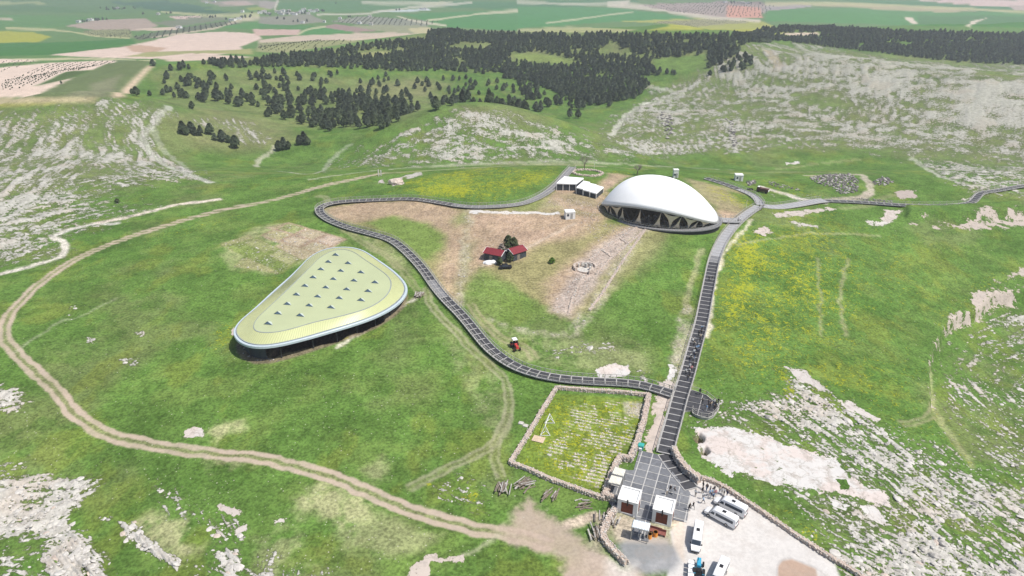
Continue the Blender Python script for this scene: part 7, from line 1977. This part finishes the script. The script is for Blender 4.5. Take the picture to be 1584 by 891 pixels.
def house(px, w, d, h, label, group=None):
    o = at1(*px); e = empty('house', o, random.uniform(-.3, .3), label, 'house', group)
    k = random.randrange(2)
    MB().box((0, 0, -1), (w, d, h + 1)).build('wall', M['house'] if k else M['white'], e)
    b = MB(); b.box((0, 0, h), (w + .6, d + .6, .35)); b.box((w * .2, 0, h + .35), (2.5, 2.2, 1.6)); b.build('roof', M['house_roof'], e)
    for x in (-w * .28, w * .28): MB().box((x, -d / 2 - .03, h * .45), (1.4, .12, 1.3)).build('window', M['glass_dark'], e)
    MB().box((0, -d / 2 - .03, -.2), (1.2, .12, 2.3)).build('door', M['timber'], e)
for u, v_, w, d, lab in HOUSES: house((u, v_), w, d, 5.0, lab)
for k, (u, v_) in enumerate(VILL): house((u, v_), random.uniform(9, 14), random.uniform(8, 10), random.choice((4, 5, 7)), 'pale flat-roofed house among dark trees in the far village', 'houses of the far village')
tx, ty = [], []
for pts, n, sp_ in [([(405, 21), (420, 21), (430, 19), (440, 20), (450, 21), (463, 20), (475, 18), (482, 18), (495, 18)], 9, 14), ([(165, 13), (175, 14), (185, 14), (197, 14)], 7, 16), ([(125, 34), (145, 32), (155, 31)], 7, 10), ([(325, 27), (330, 26), (355, 31), (378, 27), (385, 26), (392, 26)], 4, 9),
                    ([(222, 22), (260, 21)], 2, 4), ([(1130, 4), (1142, 5), (1160, 6)], 8, 20), ([(458, 34), (476, 33), (430, 29), (438, 30)], 2, 4), ([(615, 16), (540, 27), (520, 5)], 2, 5)]:
    for q in pts:
        w = at1(*q)
        for _ in range(n // 2 + 1): tx.append(w.x + random.gauss(0, sp_)); ty.append(w.y + random.gauss(0, sp_))
tag(instance_mass('village_trees', np.array(tx), np.array(ty), crowns, .8, 1.35, .3, 0, 6), 'dark trees around the far houses', None, None, 'stuff')
def orchard(px, step, label, smin, smax, seed, ang=0.0):
    W = at(dense(px, True, 20)); ca_, sa_ = math.cos(ang), math.sin(ang)
    R_ = np.hypot(np.ptp(W[:, 0]), np.ptp(W[:, 1])) / 2 + step; cx_, cy_ = W[:, 0].mean(), W[:, 1].mean()
    g = np.arange(-R_, R_, step); a, c = np.meshgrid(g, g); a, c = a.ravel(), c.ravel(); r = np.random.default_rng(seed)
    x, y = cx_ + a * ca_ - c * sa_ + r.normal(0, step * .06, a.size), cy_ + a * sa_ + c * ca_ + r.normal(0, step * .06, a.size)
    _, i = seg_dist(x, y, W, True); k = i & (r.random(a.size) > .1)
    if k.sum() > 5: tag(instance_mass('orchard', x[k], y[k], [ORCH], smin * .62, smax * .62, .1, 0, seed), label, None, None, 'stuff')
oo = at1(95, 130); ot = empty('orchard_tree', oo, 0, 'small round orchard tree at the edge of the pink terraced field', 'tree')
link('trunk', trunk_mesh('orchard_trunk', 1.6, .12, 3, 8), ot); ORCH = link('crown', crown_mesh('orchard_crown', M['orchard'], 2.0, 1.1, 70, 5, .45, .6), ot, (0, 0, .8))
orchard([(2, 126), (80, 98), (178, 94), (143, 107), (100, 110), (60, 129), (20, 139), (2, 139)], 7.5, 'rows of small trees on the pinkish terraced field', .7, 1.1, 1, .35)
orchard([(2, 94), (45, 93), (58, 94), (2, 112)], 8, 'rows of small trees on the far left pinkish strip', .7, 1.1, 2, .35)
orchard([(205, 57), (260, 46), (355, 32), (372, 36), (240, 59), (215, 63)], 12, 'dark olive orchard running along the far road', 1.2, 1.8, 3, .4)
orchard([(130, 48), (200, 44), (205, 58), (160, 58), (130, 53)], 13, 'sparse orchard on the far brown field', 1.0, 1.6, 4, .2)
orchard([(510, 33), (560, 25), (680, 33), (660, 40), (560, 38)], 13, 'grey-green orchard below the far strip', 1.2, 1.9, 5, .1)
orchard([(262, 25), (330, 23), (330, 28), (270, 29)], 16, 'orchard rows on the far pale field', 1.4, 2.0, 6, .1)
orchard([(1010, 34), (1100, 29), (1170, 34), (1080, 41), (1000, 44)], 14, 'orchard rows on the yellowish field behind the forest', 1.2, 1.8, 7, .15)
orchard([(980, 7), (1120, 3), (1200, 8), (1176, 27), (1055, 21)], 26, 'orchard rows on the far grey and red field', 1.8, 2.6, 8, .15)
orchard([(400, 66), (520, 62), (560, 64), (440, 80), (400, 78)], 9, 'young orchard on the olive field left of the forest', .7, 1.1, 9, .1)

# ------------------------------------------------------------------ the air: thin haze over the plain
hz = MB().box((0, 0, -125), (18600, 18600, 240))
ho = hz.build('haze', []) if False else None
hm_ = bpy.data.materials.new('thin_haze'); hm_.use_nodes = True
ht = hm_.node_tree; ht.nodes.remove(ht.nodes['Principled BSDF'])
pv = ht.nodes.new('ShaderNodeVolumePrincipled'); pv.inputs['Density'].default_value = .00021; pv.inputs['Color'].default_value = (.90, .95, 1.0, 1); pv.inputs['Anisotropy'].default_value = .25
ht.links.new(pv.outputs[0], ht.nodes['Material Output'].inputs['Volume'])
ho = hz.build('haze', hm_); tag(ho, 'thin pale haze over the plain', None, None, 'stuff')
